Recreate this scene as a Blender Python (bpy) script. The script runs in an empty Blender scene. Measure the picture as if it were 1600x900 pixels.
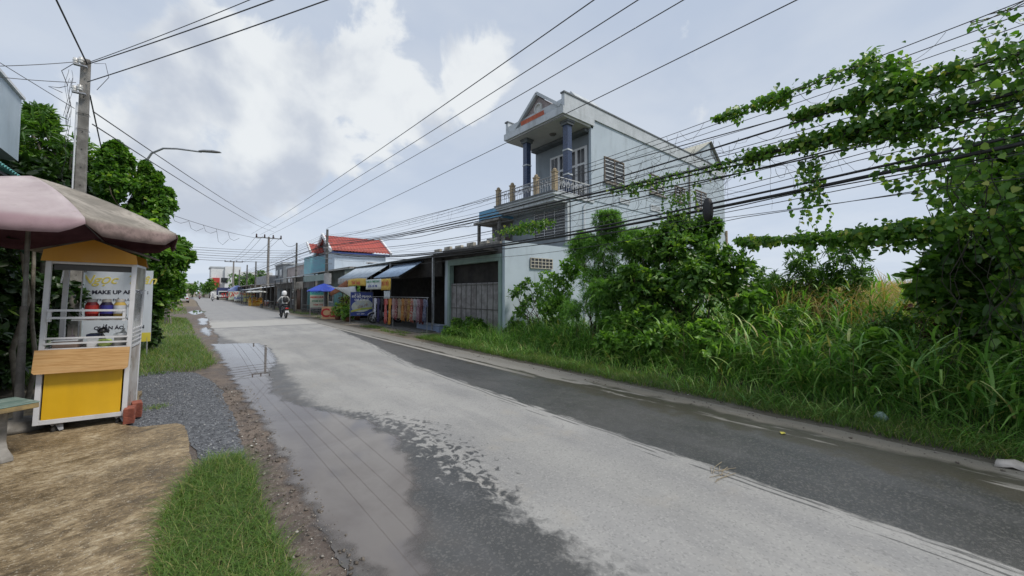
import bpy, math, random
import numpy as np
from mathutils import Vector, Matrix, Quaternion
random.seed(7); rng = np.random.default_rng(11)
S = bpy.context.scene; COL = S.collection
PI = math.pi; R = math.radians
# ---------------------------------------------------------------- camera
F, CX, HZ, H, PIT, YAW = 600., 800., 458., 1.6, R(2.5), R(39.8)
cd = bpy.data.cameras.new('camera'); cam = bpy.data.objects.new('camera', cd); COL.objects.link(cam)
cam.location = (0, 0, H); cam.rotation_euler = (PI/2+PIT, 0, -YAW)
cd.sensor_width = 36; cd.lens = 36*F/1600; cd.clip_end = 6000; cd.clip_start = .05
CYP = HZ-F*math.tan(PIT); cd.shift_y = -(450-CYP)/1600
S.camera = cam
# ---------------------------------------------------------------- sky and sun
W = bpy.data.worlds.new('World'); S.world = W; W.use_nodes = True
SUN_EL, SUN_AZ = R(56), R(150)          # azimuth clockwise from +Y
def ndN(nt, t, **k):
    n = nt.nodes.new(t)
    for a, v in k.items():
        if a == 'loc': continue
        setattr(n, a, v)
    return n
class NT:
    """small node helper"""
    def __init__(s, nt): s.t = nt
    def n(s, t, **k): return ndN(s.t, t, **k)
    def l(s, a, b): s.t.links.new(a, b)
    def val(s, inp, v):
        if hasattr(v, 'links') or isinstance(v, bpy.types.NodeSocket): s.l(v, inp)
        else: inp.default_value = v
    def m(s, op, a, b=0., c=0., clamp=False):
        n = s.n('ShaderNodeMath', operation=op); n.use_clamp = clamp
        s.val(n.inputs[0], a); s.val(n.inputs[1], b); s.val(n.inputs[2], c); return n.outputs[0]
    def vm(s, op, a, b=(0,0,0), sc=None):
        n = s.n('ShaderNodeVectorMath', operation=op)
        s.val(n.inputs[0], a); s.val(n.inputs[1], b)
        if sc is not None: s.val(n.inputs['Scale'], sc)
        return n.outputs['Value'] if op in ('LENGTH','DOT_PRODUCT','DISTANCE') else n.outputs[0]
    def noise(s, vec, scale=5, detail=4, rough=.5, dist=0, out=0):
        n = s.n('ShaderNodeTexNoise'); s.l(vec, n.inputs['Vector'])
        s.val(n.inputs['Scale'], scale); n.inputs['Detail'].default_value = detail
        n.inputs['Roughness'].default_value = rough; n.inputs['Distortion'].default_value = dist
        return n.outputs[out]
    def vor(s, vec, scale=5, feature='F1', out='Distance'):
        n = s.n('ShaderNodeTexVoronoi', feature=feature); s.l(vec, n.inputs['Vector']); n.inputs['Scale'].default_value = scale
        return n.outputs[out]
    def ss(s, v, a, b):
        n = s.n('ShaderNodeMapRange', interpolation_type='SMOOTHSTEP'); s.val(n.inputs[0], v)
        s.val(n.inputs[1], a); s.val(n.inputs[2], b); n.inputs[3].default_value = 0; n.inputs[4].default_value = 1
        return n.outputs[0]
    def mr(s, v, a, b, c, d):
        n = s.n('ShaderNodeMapRange'); s.val(n.inputs[0], v)
        for i, q in zip((1,2,3,4), (a,b,c,d)): s.val(n.inputs[i], q)
        return n.outputs[0]
    def mix(s, f, a, b, typ='MIX'):
        n = s.n('ShaderNodeMix', data_type='RGBA', blend_type=typ)
        s.val(n.inputs[0], f)
        for i, q in ((6, a), (7, b)):
            if isinstance(q, tuple) and len(q) == 3: q = q+(1,)
            s.val(n.inputs[i], q)
        return n.outputs[2]
    def ramp(s, v, pts, interp='LINEAR'):
        n = s.n('ShaderNodeValToRGB'); s.val(n.inputs[0], v); cr = n.color_ramp; cr.interpolation = interp
        while len(cr.elements) < len(pts): cr.elements.new(.5)
        for e, (p, c) in zip(cr.elements, pts):
            e.position = p; e.color = (c, c, c, 1) if not isinstance(c, tuple) else (c+(1,) if len(c) == 3 else c)
        return n.outputs[0]
    def sep(s, v):
        n = s.n('ShaderNodeSeparateXYZ'); s.l(v, n.inputs[0]); return n.outputs
    def comb(s, x, y, z):
        n = s.n('ShaderNodeCombineXYZ'); s.val(n.inputs[0], x); s.val(n.inputs[1], y); s.val(n.inputs[2], z); return n.outputs[0]
def pxdir(px, py):
    a = (px-CX)/F; b = -(py-CYP)/F
    fw = Vector((math.sin(YAW)*math.cos(PIT), math.cos(YAW)*math.cos(PIT), math.sin(PIT)))
    rt = Vector((math.cos(YAW), -math.sin(YAW), 0))
    up = Vector((-math.sin(YAW)*math.sin(PIT), -math.cos(YAW)*math.sin(PIT), math.cos(PIT)))
    return fw+rt*a+up*b
def gr(px, py, z=0.):
    r = pxdir(px, py); t = (z-H)/r.z; return r.x*t, r.y*t
def atX(px, py, X):
    r = pxdir(px, py); t = X/r.x; return r.y*t, H+r.z*t
def atY(px, py, Y):
    r = pxdir(px, py); t = Y/r.y; return r.x*t, H+r.z*t
wt = W.node_tree; wt.nodes.clear(); w = NT(wt)
sky = w.n('ShaderNodeTexSky', sky_type='NISHITA'); sky.sun_disc = False; sky.sun_elevation = SUN_EL; sky.sun_rotation = SUN_AZ
tc = w.n('ShaderNodeTexCoord'); D = tc.outputs['Generated']; dx, dy, dz = w.sep(D)
den = w.m('ADD', w.m('MAXIMUM', dz, 0.), .16)
P = w.comb(w.m('DIVIDE', dx, den), w.m('DIVIDE', dy, den), 0)
n_big = w.noise(P, .8, 5, .52, .2); n_mid = w.noise(w.vm('ADD', P, (7.3, 2.1, 0)), 2.0, 6, .55, .15)
cov = w.ss(w.m('ADD', n_big, w.m('MULTIPLY', n_mid, .35)), .52, .78)
# the large cumulus bank over the road (a soft lobe in the direction it hangs in)
def lobe(px, py, wid):
    d = pxdir(px, py).normalized(); dt = w.vm('DOT_PRODUCT', D, tuple(d)); return w.mr(dt, math.cos(wid), 1., 0., 1.)
bank = w.m('MAXIMUM', w.m('MAXIMUM', lobe(590, 130, .21), w.m('MULTIPLY',lobe(735, 105, .13),.9)), w.m('MAXIMUM', w.m('MULTIPLY', lobe(430, 150, .24), .95), w.m('MULTIPLY', lobe(300, 230, .26), .7)))
Pd = w.vm('SCALE', D, sc=1.0)
puff = w.noise(Pd, 7., 6, .56, .35)
bk = w.ss(w.m('ADD', w.m('MULTIPLY', bank, w.ss(dz, .75, .42)), w.m('MULTIPLY', w.m('SUBTRACT', puff, .5), 1.9)), .27, .52)
shade = w.noise(w.vm('ADD', Pd, (0, .2, .12)), 4.5, 5, .5, .2)
hor = w.ss(dz, .5, 0.)
blue = w.mix(.80, w.vm('SCALE', sky.outputs[0], sc=.95), (4.9, 5.7, 7.1))
veil = w.mix(cov, (5.0, 5.75, 7.0), (6.6, 7.1, 7.8))
base = w.mix(.6, blue, veil)
base = w.mix(w.m('MULTIPLY', hor, .4), base, (7.0, 7.8, 8.9))
cl = w.mix(w.ss(shade, .38, .58), (5.0, 5.5, 6.4), (8.1, 8.4, 8.6))
c = w.mix(w.m('MULTIPLY', bk, .9), base, cl)
bg = w.n('ShaderNodeBackground'); w.l(c, bg.inputs[0]); bg.inputs[1].default_value = .105
wo = w.n('ShaderNodeOutputWorld'); w.l(bg.outputs[0], wo.inputs[0])
sl = bpy.data.lights.new('sun', 'SUN'); sl.energy = 2.6; sl.angle = R(11); sl.color = (1, .94, .86)
so = bpy.data.objects.new('sun', sl); COL.objects.link(so)
sd = Vector((math.sin(SUN_AZ)*math.cos(SUN_EL), math.cos(SUN_AZ)*math.cos(SUN_EL), math.sin(SUN_EL)))
so.rotation_euler = sd.to_track_quat('Z', 'Y').to_euler()
vs = S.view_settings; vs.view_transform = 'Standard'; vs.look = 'None'; vs.exposure = 0.0; vs.gamma = 1; vs.use_curve_mapping = False
S.render.engine = 'CYCLES'
# ---------------------------------------------------------------- materials
MATS = {}
def newmat(name):
    m = bpy.data.materials.new(name); m.use_nodes = True; m.node_tree.nodes.clear(); t = NT(m.node_tree)
    b = t.n('ShaderNodeBsdfPrincipled'); o = t.n('ShaderNodeOutputMaterial'); t.l(b.outputs[0], o.inputs[0])
    co = t.n('ShaderNodeTexCoord').outputs['Object']; return m, t, b, o, co
def bump(t, b, h, st=.3, dist=.02):
    n = t.n('ShaderNodeBump'); n.inputs['Strength'].default_value = st; n.inputs['Distance'].default_value = dist
    t.l(h, n.inputs['Height']); t.l(n.outputs[0], b.inputs['Normal'])
def pm(name, c1, c2=None, sc=4., rough=.6, bmp=0., bsc=40., metal=0., spec=.5, lo=.35, hi=.65, streak=0., stcol=(.12,.11,.09), trans=0., grain=0.):
    """painted / cast surface: two-tone noise, optional rain streaks, optional grain"""
    if name in MATS: return MATS[name]
    m, t, b, o, co = newmat(name)
    if c2 is None: c2 = tuple(x*.8 for x in c1)
    n = t.noise(co, sc, 6, .6, .3); col = t.mix(t.ss(n, lo, hi), c1, c2)
    if streak:
        x, y, z = t.sep(co)
        v = t.comb(t.m('MULTIPLY', x, 2.6), t.m('MULTIPLY', y, 2.6), t.m('MULTIPLY', z, .5))
        s1 = t.noise(v, 1.2, 7, .72, .3); s2 = t.noise(co, .5, 4, .6)
        col = t.mix(t.m('MULTIPLY', t.m('MULTIPLY', t.ss(s1, .44, .74), t.ss(s2, .3, .62)), streak), col, stcol)
    if grain: col = t.mix(grain, col, t.mix(t.noise(co, 90, 2, .7), (0,0,0), (1,1,1)), 'OVERLAY')
    t.l(col, b.inputs['Base Color']); rr = t.mr(t.noise(co, sc*2.3, 3), .3, .7, max(rough-.1, .02), min(rough+.1, 1)); t.l(rr, b.inputs['Roughness'])
    b.inputs['Metallic'].default_value = metal; b.inputs['Specular IOR Level'].default_value = spec
    if trans: b.inputs['Transmission Weight'].default_value = trans
    if bmp: bump(t, b, t.noise(co, bsc, 5, .65), bmp, .01)
    MATS[name] = m; return m
def leafmat(name, pts, rough=.45, tr=.35, trc=None):
    """leaf: colour picked per leaf by its own random value, light passes through"""
    if name in MATS: return MATS[name]
    m, t, b, o, co = newmat(name)
    a = t.n('ShaderNodeAttribute', attribute_name='rnd'); 
    col = t.ramp(a.outputs['Fac'], pts)
    col = t.mix(.5, col, t.mix(t.noise(co, 1.3, 3), (.55,.6,.5), (1.25,1.2,1.1)), 'MULTIPLY')
    t.l(col, b.inputs['Base Color']); b.inputs['Roughness'].default_value = rough; b.inputs['Specular IOR Level'].default_value = .4
    tl = t.n('ShaderNodeBsdfTranslucent'); t.l(t.mix(1., col, (1.5, 1.7, .6), 'MULTIPLY'), tl.inputs[0])
    mx = t.n('ShaderNodeMixShader'); mx.inputs[0].default_value = tr
    t.l(b.outputs[0], mx.inputs[1]); t.l(tl.outputs[0], mx.inputs[2]); t.l(mx.outputs[0], o.inputs[0])
    MATS[name] = m; return m
# ---------------------------------------------------------------- mesh helpers
def absoff(p):
    while p is not None and p.parent is not None: p = p.parent
    return Vector(p.location) if p is not None and p.get('_abs') else Vector((0,0,0))
class MB:
    def __init__(s): s.v = []; s.f = []; s.mi = []; s.sm = []; s.k = 0
    def mat(s, k): s.k = k; return s
    def add(s, vs, fs, smooth=False):
        o = len(s.v); s.v += [tuple(p) for p in vs]
        for f in fs: s.f.append(tuple(i+o for i in f)); s.mi.append(s.k); s.sm.append(smooth)
        return s
    def box(s, x0, x1, y0, y1, z0, z1, M=None):
        p = [(x, y, z) for z in (z0, z1) for x, y in ((x0,y0),(x1,y0),(x1,y1),(x0,y1))]
        if M is not None: p = [M@Vector(q) for q in p]
        return s.add(p, [(3,2,1,0),(4,5,6,7),(0,1,5,4),(1,2,6,5),(2,3,7,6),(3,0,4,7)])
    def cb(s, c, d, M=None): return s.box(c[0]-d[0]/2, c[0]+d[0]/2, c[1]-d[1]/2, c[1]+d[1]/2, c[2]-d[2]/2, c[2]+d[2]/2, M)
    def tube(s, pts, r, n=8, r2=None, cap=True):
        pts = [Vector(p) for p in pts]; m = len(pts); vs = []; up = None
        for i, p in enumerate(pts):
            d = (pts[min(i+1, m-1)]-pts[max(i-1, 0)]).normalized()
            if up is None: up = d.orthogonal().normalized()
            u = (up-d*up.dot(d)); u = u.normalized() if u.length > 1e-5 else d.orthogonal().normalized(); up = u
            v = d.cross(u)
            if isinstance(r, (list, tuple)): q = r[i]
            else: q = r if r2 is None else r+(r2-r)*i/(m-1)
            vs += [p+(u*math.cos(a)+v*math.sin(a))*q for a in [2*PI*j/n for j in range(n)]]
        fs = [(i*n+j, i*n+(j+1)%n, (i+1)*n+(j+1)%n, (i+1)*n+j) for i in range(m-1) for j in range(n)]
        s.add(vs, fs, True)
        if cap: s.add(vs[:n], [tuple(range(n))[::-1]]); s.add(vs[-n:], [tuple(range(n))])
        return s
    def bar(s, a, b, w, h=None):
        """square bar between two points"""
        a, b = Vector(a), Vector(b); h = h or w; d = b-a; q = d.to_track_quat('Z', 'Y'); M = Matrix.Translation(a)@q.to_matrix().to_4x4()
        return s.box(-w/2, w/2, -h/2, h/2, 0, d.length, M)
    def lathe(s, prof, c=(0,0,0), n=16, M=None, smooth=True):
        vs = [(c[0]+r*math.cos(2*PI*j/n), c[1]+r*math.sin(2*PI*j/n), c[2]+z) for r, z in prof for j in range(n)]
        if M is not None: vs = [M@Vector(q) for q in vs]
        m = len(prof)
        return s.add(vs, [(i*n+j, i*n+(j+1)%n, (i+1)*n+(j+1)%n, (i+1)*n+j) for i in range(m-1) for j in range(n)], smooth)
    def prism(s, poly, h, M=None):
        """poly in xy, extruded z 0..h"""
        n = len(poly); vs = [Vector((x, y, 0)) for x, y in poly]+[Vector((x, y, h)) for x, y in poly]
        if M is not None: vs = [M@q for q in vs]
        return s.add(vs, [tuple(range(n))[::-1], tuple(range(n, 2*n))]+[(i, (i+1)%n, (i+1)%n+n, i+n) for i in range(n)])
    def corr(s, a, b, dv, n=0, amp=.018, pitch=.09, th=.004):
        """corrugated sheet: edge a->b, ribs run along dv"""
        a, b, dv = Vector(a), Vector(b), Vector(dv); L = (b-a).length; n = max(8, int(L/pitch*4)); nr = (b-a).cross(dv).normalized()
        vs = []
        for i in range(n+1):
            p = a+(b-a)*i/n+nr*amp*math.sin(2*PI*i/n*L/pitch); vs += [p, p+dv, p-nr*th, p+dv-nr*th]
        fs = []
        for i in range(n):
            q = i*4; fs += [(q, q+4, q+5, q+1), (q+2, q+3, q+7, q+6), (q, q+2, q+6, q+4), (q+1, q+5, q+7, q+3)]
        return s.add(vs, fs, True)
    def sheet(s, g, th=.01):
        """grid of points g[i][j] with thickness"""
        n, m = len(g), len(g[0]); vs = [Vector(p) for r_ in g for p in r_]; k = len(vs)
        nr = (vs[1]-vs[0]).cross(vs[m]-vs[0]); nr = nr.normalized() if nr.length > 0 else Vector((0,0,1))
        vs += [p-nr*th for p in vs]; fs = []
        for i in range(n-1):
            for j in range(m-1):
                q = i*m+j; fs += [(q, q+1, q+m+1, q+m), (k+q, k+q+m, k+q+m+1, k+q+1)]
        for i in range(n-1): fs += [(i*m, (i+1)*m, k+(i+1)*m, k+i*m), (i*m+m-1, k+i*m+m-1, k+(i+1)*m+m-1, (i+1)*m+m-1)]
        for j in range(m-1): fs += [(j, k+j, k+j+1, j+1), ((n-1)*m+j, (n-1)*m+j+1, k+(n-1)*m+j+1, k+(n-1)*m+j)]
        return s.add(vs, fs, True)
    def build(s, name, mats, parent=None, bev=0.):
        me = bpy.data.meshes.new(name)
        off = absoff(parent)
        me.from_pydata([tuple(Vector(p)-off) for p in s.v], [], s.f); 
        me.polygons.foreach_set('material_index', s.mi); me.polygons.foreach_set('use_smooth', s.sm)
        for m in (mats if isinstance(mats, (list, tuple)) else [mats]): me.materials.append(m)
        me.update(); o = bpy.data.objects.new(name, me); COL.objects.link(o)
        if bev: 
            bm = o.modifiers.new('bevel', 'BEVEL'); bm.width = bev; bm.segments = 2; bm.limit_method = 'ANGLE'
        if parent is not None: o.parent = parent
        return o
def thing(name, label, cat, loc=(0,0,0), rz=0., group=None, absl=True, rot=None):
    """Empty at the base; with absl the parts are written in world metres"""
    o = bpy.data.objects.new(name, None); COL.objects.link(o); o.location = loc; o.rotation_euler = rot or (0, 0, rz)
    o.empty_display_size = .2; o['label'] = label; o['category'] = cat
    if group: o['group'] = group
    if absl: o['_abs'] = 1
    return o
def tag(o, label, cat, group=None):
    o['label'] = label; o['category'] = cat
    if group: o['group'] = group
    return o
def struct(o): o['kind'] = 'structure'; return o
def stuff(o, label, cat): o['kind'] = 'stuff'; o['label'] = label; o['category'] = cat; return o
def kids(o): return [c_ for c_ in bpy.data.objects if c_.parent == o]
def dup(o, loc=None, rz=None, label=None, parent=None):
    c_ = o.copy(); COL.objects.link(c_)
    if parent is not None: c_.parent = parent
    if loc is not None: c_.location = loc
    if rz is not None: c_.rotation_euler = (0, 0, rz)
    if label: c_['label'] = label
    for k in kids(o): dup(k, parent=c_)
    return c_
def npmesh(name, V, Fq, mat, parent=None, rnd=None, smooth=False):
    """V (n,3), Fq (m,4) quads"""
    me = bpy.data.meshes.new(name); n, m = len(V), len(Fq)
    V = V-np.array(absoff(parent))
    k = Fq.shape[1]
    me.vertices.add(n); me.vertices.foreach_set('co', V.astype(np.float32).ravel())
    me.loops.add(m*k); me.loops.foreach_set('vertex_index', Fq.astype(np.int32).ravel())
    me.polygons.add(m); me.polygons.foreach_set('loop_start', np.arange(0, m*k, k, dtype=np.int32))
    if smooth: me.polygons.foreach_set('use_smooth', np.ones(m, dtype=bool))
    me.update(calc_edges=True)
    if rnd is not None:
        a = me.attributes.new('rnd', 'FLOAT', 'POINT'); a.data.foreach_set('value', rnd.astype(np.float32))
    me.materials.append(mat); o = bpy.data.objects.new(name, me); COL.objects.link(o)
    if parent is not None: o.parent = parent
    return o
LEAF = {'heart': ([(0,0,0),(.12,.42,.10),(.5,.40,.09),(1,0,-.12),(.5,-.40,.09),(.12,-.42,.10)], [(0,1,2,3),(0,3,4,5)]),
        'oval': ([(0,0,0),(.3,.26,.06),(.7,.22,.05),(1,0,-.06),(.7,-.22,.05),(.3,-.26,.06)], [(0,1,2,3),(0,3,4,5)]),
        'lance': ([(0,0,0),(.3,.10,.03),(.7,.07,.0),(1,0,-.12),(.7,-.07,.0),(.3,-.10,.03)], [(0,1,2,3),(0,3,4,5)]),
        'fine': ([(0,0,0),(.35,.06,.01),(.75,.05,0),(1,0,-.02),(.75,-.05,0),(.35,-.06,.01)], [(0,1,2,3),(0,3,4,5)])}
def nrm(a): return a/np.maximum(np.linalg.norm(a, axis=1, keepdims=True), 1e-6)
def leaves(name, P, size, mat, parent=None, shape='oval', dirn=None, nor=None, rv=None, jit=.7):
    n = len(P); T, Fc = LEAF[shape]; T = np.array(T); k = len(T)
    d = nrm(rng.normal(size=(n,3))) if dirn is None else nrm(dirn+rng.normal(size=(n,3))*jit)
    nn = nrm((np.array([0,0,1.]) if nor is None else nor)+rng.normal(size=(n,3))*.6)
    sd_ = nrm(np.cross(nn, d)); nn = np.cross(d, sd_); sz = np.broadcast_to(size, (n,))*rng.uniform(.6, 1.25, n)
    V = P[:,None,:]+(d[:,None,:]*T[None,:,0,None]+sd_[:,None,:]*T[None,:,1,None]+nn[:,None,:]*T[None,:,2,None])*sz[:,None,None]
    Fq = (np.array(Fc)[None]+(np.arange(n)*k)[:,None,None]).reshape(-1,4)
    r = rng.uniform(0, 1, n) if rv is None else rv
    return npmesh(name, V.reshape(-1,3), Fq, mat, parent, np.repeat(r, k))
def blades(name, P, hgt, wid, mat, parent=None, lean=.4, curl=.6, seg=4, label=None, cat=None, rv=None, stuf=True, wind=None):
    n = len(P); a = rng.uniform(0, 2*PI, n); L = np.stack([np.cos(a), np.sin(a), np.zeros(n)], 1)
    if wind is not None: L = nrm(L+np.array(wind))
    side = np.stack([-L[:,1], L[:,0], L[:,2]*0], 1); le = lean*rng.uniform(.2, 1.3, n); cu = curl*rng.uniform(.3, 1.5, n)
    h = np.broadcast_to(hgt, (n,)); wd = np.broadcast_to(wid, (n,)); rows = []
    for i in range(seg+1):
        t = i/seg; out = (le*t+cu*t*t)*h; up = h*(t-.45*cu*t**3)
        ww = wd*(.5*(1-t)**.6 if t > .35 else .5*(.6+.8*t))
        if i == seg: ww = wd*.03
        c_ = P+L*out[:,None]; c_[:,2] += np.maximum(up, .01*0)
        rows.append(np.stack([c_-side*ww[:,None], c_+side*ww[:,None]], 1))
    V = np.stack(rows, 1).reshape(n, -1, 3); k = 2*(seg+1)
    Fc = np.array([(2*i, 2*i+1, 2*i+3, 2*i+2) for i in range(seg)]); Fq = (Fc[None]+(np.arange(n)*k)[:,None,None]).reshape(-1,4)
    r = rng.uniform(0, 1, n) if rv is None else rv
    o = npmesh(name, V.reshape(-1,3), Fq, mat, parent, np.repeat(r, k))
    if stuf: stuff(o, label, cat)
    return o
def pip(x, y, poly):
    c_ = np.zeros(len(x), bool); j = len(poly)-1
    for i in range(len(poly)):
        xi, yi = poly[i]; xj, yj = poly[j]
        with np.errstate(divide='ignore', invalid='ignore'):
            c_ ^= ((yi > y) != (yj > y)) & (x < (xj-xi)*(y-yi)/(yj-yi+1e-12)+xi)
        j = i
    return c_
def inpoly(poly, n):
    p = np.array(poly); lo, hi = p.min(0), p.max(0); out = []
    tot = 0
    while tot < n:
        q = rng.uniform(lo, hi, (n*2, 2)); q = q[pip(q[:,0], q[:,1], poly)]; out.append(q); tot += len(q)
    return np.concatenate(out)[:n]
def fakenoise(x, y, s=1., seed=0):
    r = np.random.default_rng(seed); v = 0
    for i in range(7):
        k = s*(1.5**i)*.6; a, p1, p2 = r.uniform(0, 2*PI), r.uniform(0, 6), r.uniform(0, 6)
        v = v+np.sin(k*(x*math.cos(a)+y*math.sin(a))+p1+1.3*np.sin(k*.7*(y*math.cos(a)-x*math.sin(a))+p2))/(1+i*.35)
    return v/3.2
def text(s, M, size, mat, parent, name='lettering', shear=0., align='CENTER', ext=.003, bold=0.):
    cu = bpy.data.curves.new('t', 'FONT'); cu.body = s; cu.size = size; cu.extrude = ext; cu.shear = shear; cu.align_x = align; cu.offset = bold; cu.resolution_u = 3
    o = bpy.data.objects.new('t', cu); COL.objects.link(o); bpy.context.view_layer.update()
    me = bpy.data.meshes.new_from_object(o.evaluated_get(bpy.context.evaluated_depsgraph_get())); bpy.data.objects.remove(o); bpy.data.curves.remove(cu)
    me.transform(M)
    me.transform(Matrix.Translation(-absoff(parent)))
    me.name = name; me.materials.clear(); me.materials.append(mat); q = bpy.data.objects.new(name, me); COL.objects.link(q); q.parent = parent; return q
def face(loc, right, up=(0,0,1)):
    """matrix: local x -> right, local y -> up, z -> outward"""
    r_ = Vector(right).normalized(); u = Vector(up).normalized(); z = r_.cross(u).normalized()
    return Matrix.Translation(loc)@Matrix((r_, u, z)).transposed().to_4x4()
# ================================================================ SETTING
def plane(name, x0, x1, y0, y1, z, m):
    return struct(MB().add([(x0,y0,z),(x1,y0,z),(x1,y1,z),(x0,y1,z)], [(0,1,2,3)]).build(name, m))
def polysheet(name, pts, z0, z1, m, rough=.03, seed=1, sub=12):
    out = []; n = len(pts)
    for i in range(n):
        a, b = Vector(pts[i]), Vector(pts[(i+1)%n])
        for k in range(sub): 
            p = a.lerp(b, k/sub); q = p+Vector((fakenoise(p.x, p.y, 6, seed), fakenoise(p.x, p.y, 6, seed+1)))*rough; out.append((q.x, q.y))
    M = Matrix.Translation((0,0,z0))
    return struct(MB().prism(out, z1-z0, M).build(name, m))
# soil
m, t, b, o, co = newmat('soil'); n1 = t.noise(co, .35, 6, .6); n2 = t.noise(co, 9, 6, .7)
c_ = t.mix(t.ss(n1, .4, .62), (.10,.085,.062), (.16,.145,.115)); c_ = t.mix(t.ss(n2, .45, .7), c_, (.075,.065,.05))
t.l(c_, b.inputs['Base Color']); b.inputs['Roughness'].default_value = .9; bump(t, b, n2, .6, .03); MATS['soil'] = m
plane('ground', -2500, 2500, -2500, 2500, 0, m)
# roadside dirt
m, t, b, o, co = newmat('dirt'); n1 = t.noise(co, 1.1, 6, .65, .4); n2 = t.noise(co, 30, 5, .75); n3 = t.vor(co, 55)
c_ = t.mix(t.ss(n1, .38, .62), (.095,.072,.058), (.19,.15,.12)); c_ = t.mix(t.m('MULTIPLY', t.ss(n2, .52, .7), .7), c_, (.30,.27,.23)); c_ = t.mix(t.ss(n3, .2, .08), c_, (.3,.29,.27)); c_ = t.mix(t.ss(t.noise(co, 6, 6, .75), .5, .62), c_, (.07,.055,.045))
t.l(c_, b.inputs['Base Color']); t.l(t.mr(n1, .35, .6, .45, .9), b.inputs['Roughness']); bump(t, b, n2, .6, .015); MATS['dirt'] = m
plane('dirt_shoulder', -1.2, .78, -4, 60, .004, m)
m2 = pm('forecourt_dirt', (.25,.21,.155), (.15,.12,.085), 1.2, .9, .5, 40, lo=.4, hi=.6)
plane('dirt_forecourt', 5.75, 60, 11.6, 130, .004, m2)
plane('dirt_forecourt', -40, .6, 60, 300, .006, m2)
# road
m, t, b, o, co = newmat('road'); x, y, z = t.sep(co)
Yn = t.m('DIVIDE', y, 40., clamp=True)
def yr(pts, mx):                                   # value along the road
    r_ = t.ramp(Yn, [(p/40, v/mx) for p, v in pts]); s_ = t.n('ShaderNodeSeparateColor'); t.l(r_, s_.inputs[0]); return t.m('MULTIPLY', s_.outputs[0], mx)
bL = yr([(0,1.76),(2.6,1.9),(4.2,1.98),(5.2,1.72),(6,1.34),(7.5,1.38),(9,1.5),(12,1.6),(14,1.34),(17,.9),(22,.6),(30,.5)], 2.)
wL = yr([(0,.1),(2.2,.16),(3.0,.8),(4.6,.75),(5.6,.12),(9,.07),(20,.15)], 1.)
fl = t.noise(t.comb(t.m('MULTIPLY', x, 1.), t.m('MULTIPLY', y, .75), 0), 13, 4, .6, .6)
md = t.noise(co, 2.6, 5, .6)
f1 = t.m('ADD', t.m('SUBTRACT', x, bL), t.m('MULTIPLY', t.m('SUBTRACT', md, .5), .55))
f1 = t.m('ADD', f1, t.m('MULTIPLY', t.m('MULTIPLY', t.m('SUBTRACT', fl, .52), wL), 3.4))
dryL = t.ss(f1, -.12, .16)
bR = yr([(0,3.70),(5,3.76),(8,3.84),(12,4.35),(18,5.0),(26,5.35),(40,5.45)], 8.)
st = t.noise(t.comb(t.m('MULTIPLY', x, 16.), t.m('MULTIPLY', y, 1.6), 0), 1., 4, .6)
f2 = t.m('ADD', t.m('SUBTRACT', bR, x), t.m('MULTIPLY', t.m('SUBTRACT', st, .5), .34))
dryR = t.ss(f2, -.02, .03)
dry = t.m('MULTIPLY', dryL, dryR)
# long dark seams beside the lane edge
lnx = t.m('ADD', x, t.m('MULTIPLY', t.noise(t.comb(0, y, 0), .8, 3), .12))
for off, wd, lo in ((.1, .012, .44), (.18, .008, .5), (.03, .01, .46)):
    dd = t.m('ABSOLUTE', t.m('SUBTRACT', t.m('SUBTRACT', bR, off-.05), lnx)); seam = t.m('MULTIPLY', t.ss(dd, wd*1.6, wd*.6), t.ss(t.noise(t.comb(t.m('MULTIPLY', x, 9.), t.m('MULTIPLY', y, 1.4), off*50), 1., 3), lo, lo+.06))
    dry = t.m('MULTIPLY', dry, t.m('SUBTRACT', 1., t.m('MULTIPLY', seam, .8)))
# sparse dark flecks in the dry lane
fk = t.noise(t.comb(t.m('MULTIPLY', x, 20.), t.m('MULTIPLY', y, 9.), 3.), 1., 3, .6); dry = t.m('MULTIPLY', dry, t.m('SUBTRACT', 1., t.m('MULTIPLY', t.ss(fk, .74, .77), .7)))
fine = t.noise(co, 95, 3, .8); agg = t.vor(co, 75, out='Color'); ag = t.sep(agg)[0]
big = t.noise(co, .5, 5, .55); mid2 = t.noise(t.comb(t.m('MULTIPLY', x, 2.5), t.m('MULTIPLY', y, .6), 0), 1., 5, .6)
cd_ = t.mix(t.ss(big, .36, .66), (.30,.296,.283), (.37,.364,.348)); cd_ = t.mix(t.m('MULTIPLY', t.ss(mid2, .42, .7), .55), cd_, (.225,.225,.225))
crk = t.vor(t.vm('ADD', co, t.vm('SCALE', t.noise(co, 3, 3, out=1), sc=.5)), 1.1, 'DISTANCE_TO_EDGE')
wheel = t.m('MINIMUM', t.m('ABSOLUTE', t.m('SUBTRACT', x, 2.35)), t.m('ABSOLUTE', t.m('SUBTRACT', x, 3.25)))
cd_ = t.mix(t.m('MULTIPLY', t.ss(wheel, .34, .05), .22), cd_, (.2,.2,.205))
cd_ = t.mix(t.m('MULTIPLY', t.ss(ag, .8, .97), .22), cd_, (.5,.49,.46)); cd_ = t.mix(t.m('MULTIPLY', t.ss(ag, .2, .04), .3), cd_, (.13,.13,.13))
cd_ = t.mix(t.m('MULTIPLY', t.m('MULTIPLY', t.ss(crk, .012, .004), t.ss(big, .56, .64)), .35), cd_, (.13,.13,.13))
cd_ = t.mix(t.m('MULTIPLY', t.ss(t.noise(co, 1.7, 4, .6), .56, .72), .35), cd_, (.36,.33,.28))
cw_ = t.mix(t.ss(big, .35, .65), (.05,.052,.053), (.082,.082,.08)); cw_ = t.mix(t.m('MULTIPLY', t.ss(ag, .66, .95), .5), cw_, (.17,.165,.155)); cw_ = t.mix(t.m('MULTIPLY', t.ss(mid2, .45, .65), .35), cw_, (.11,.11,.112))
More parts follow.
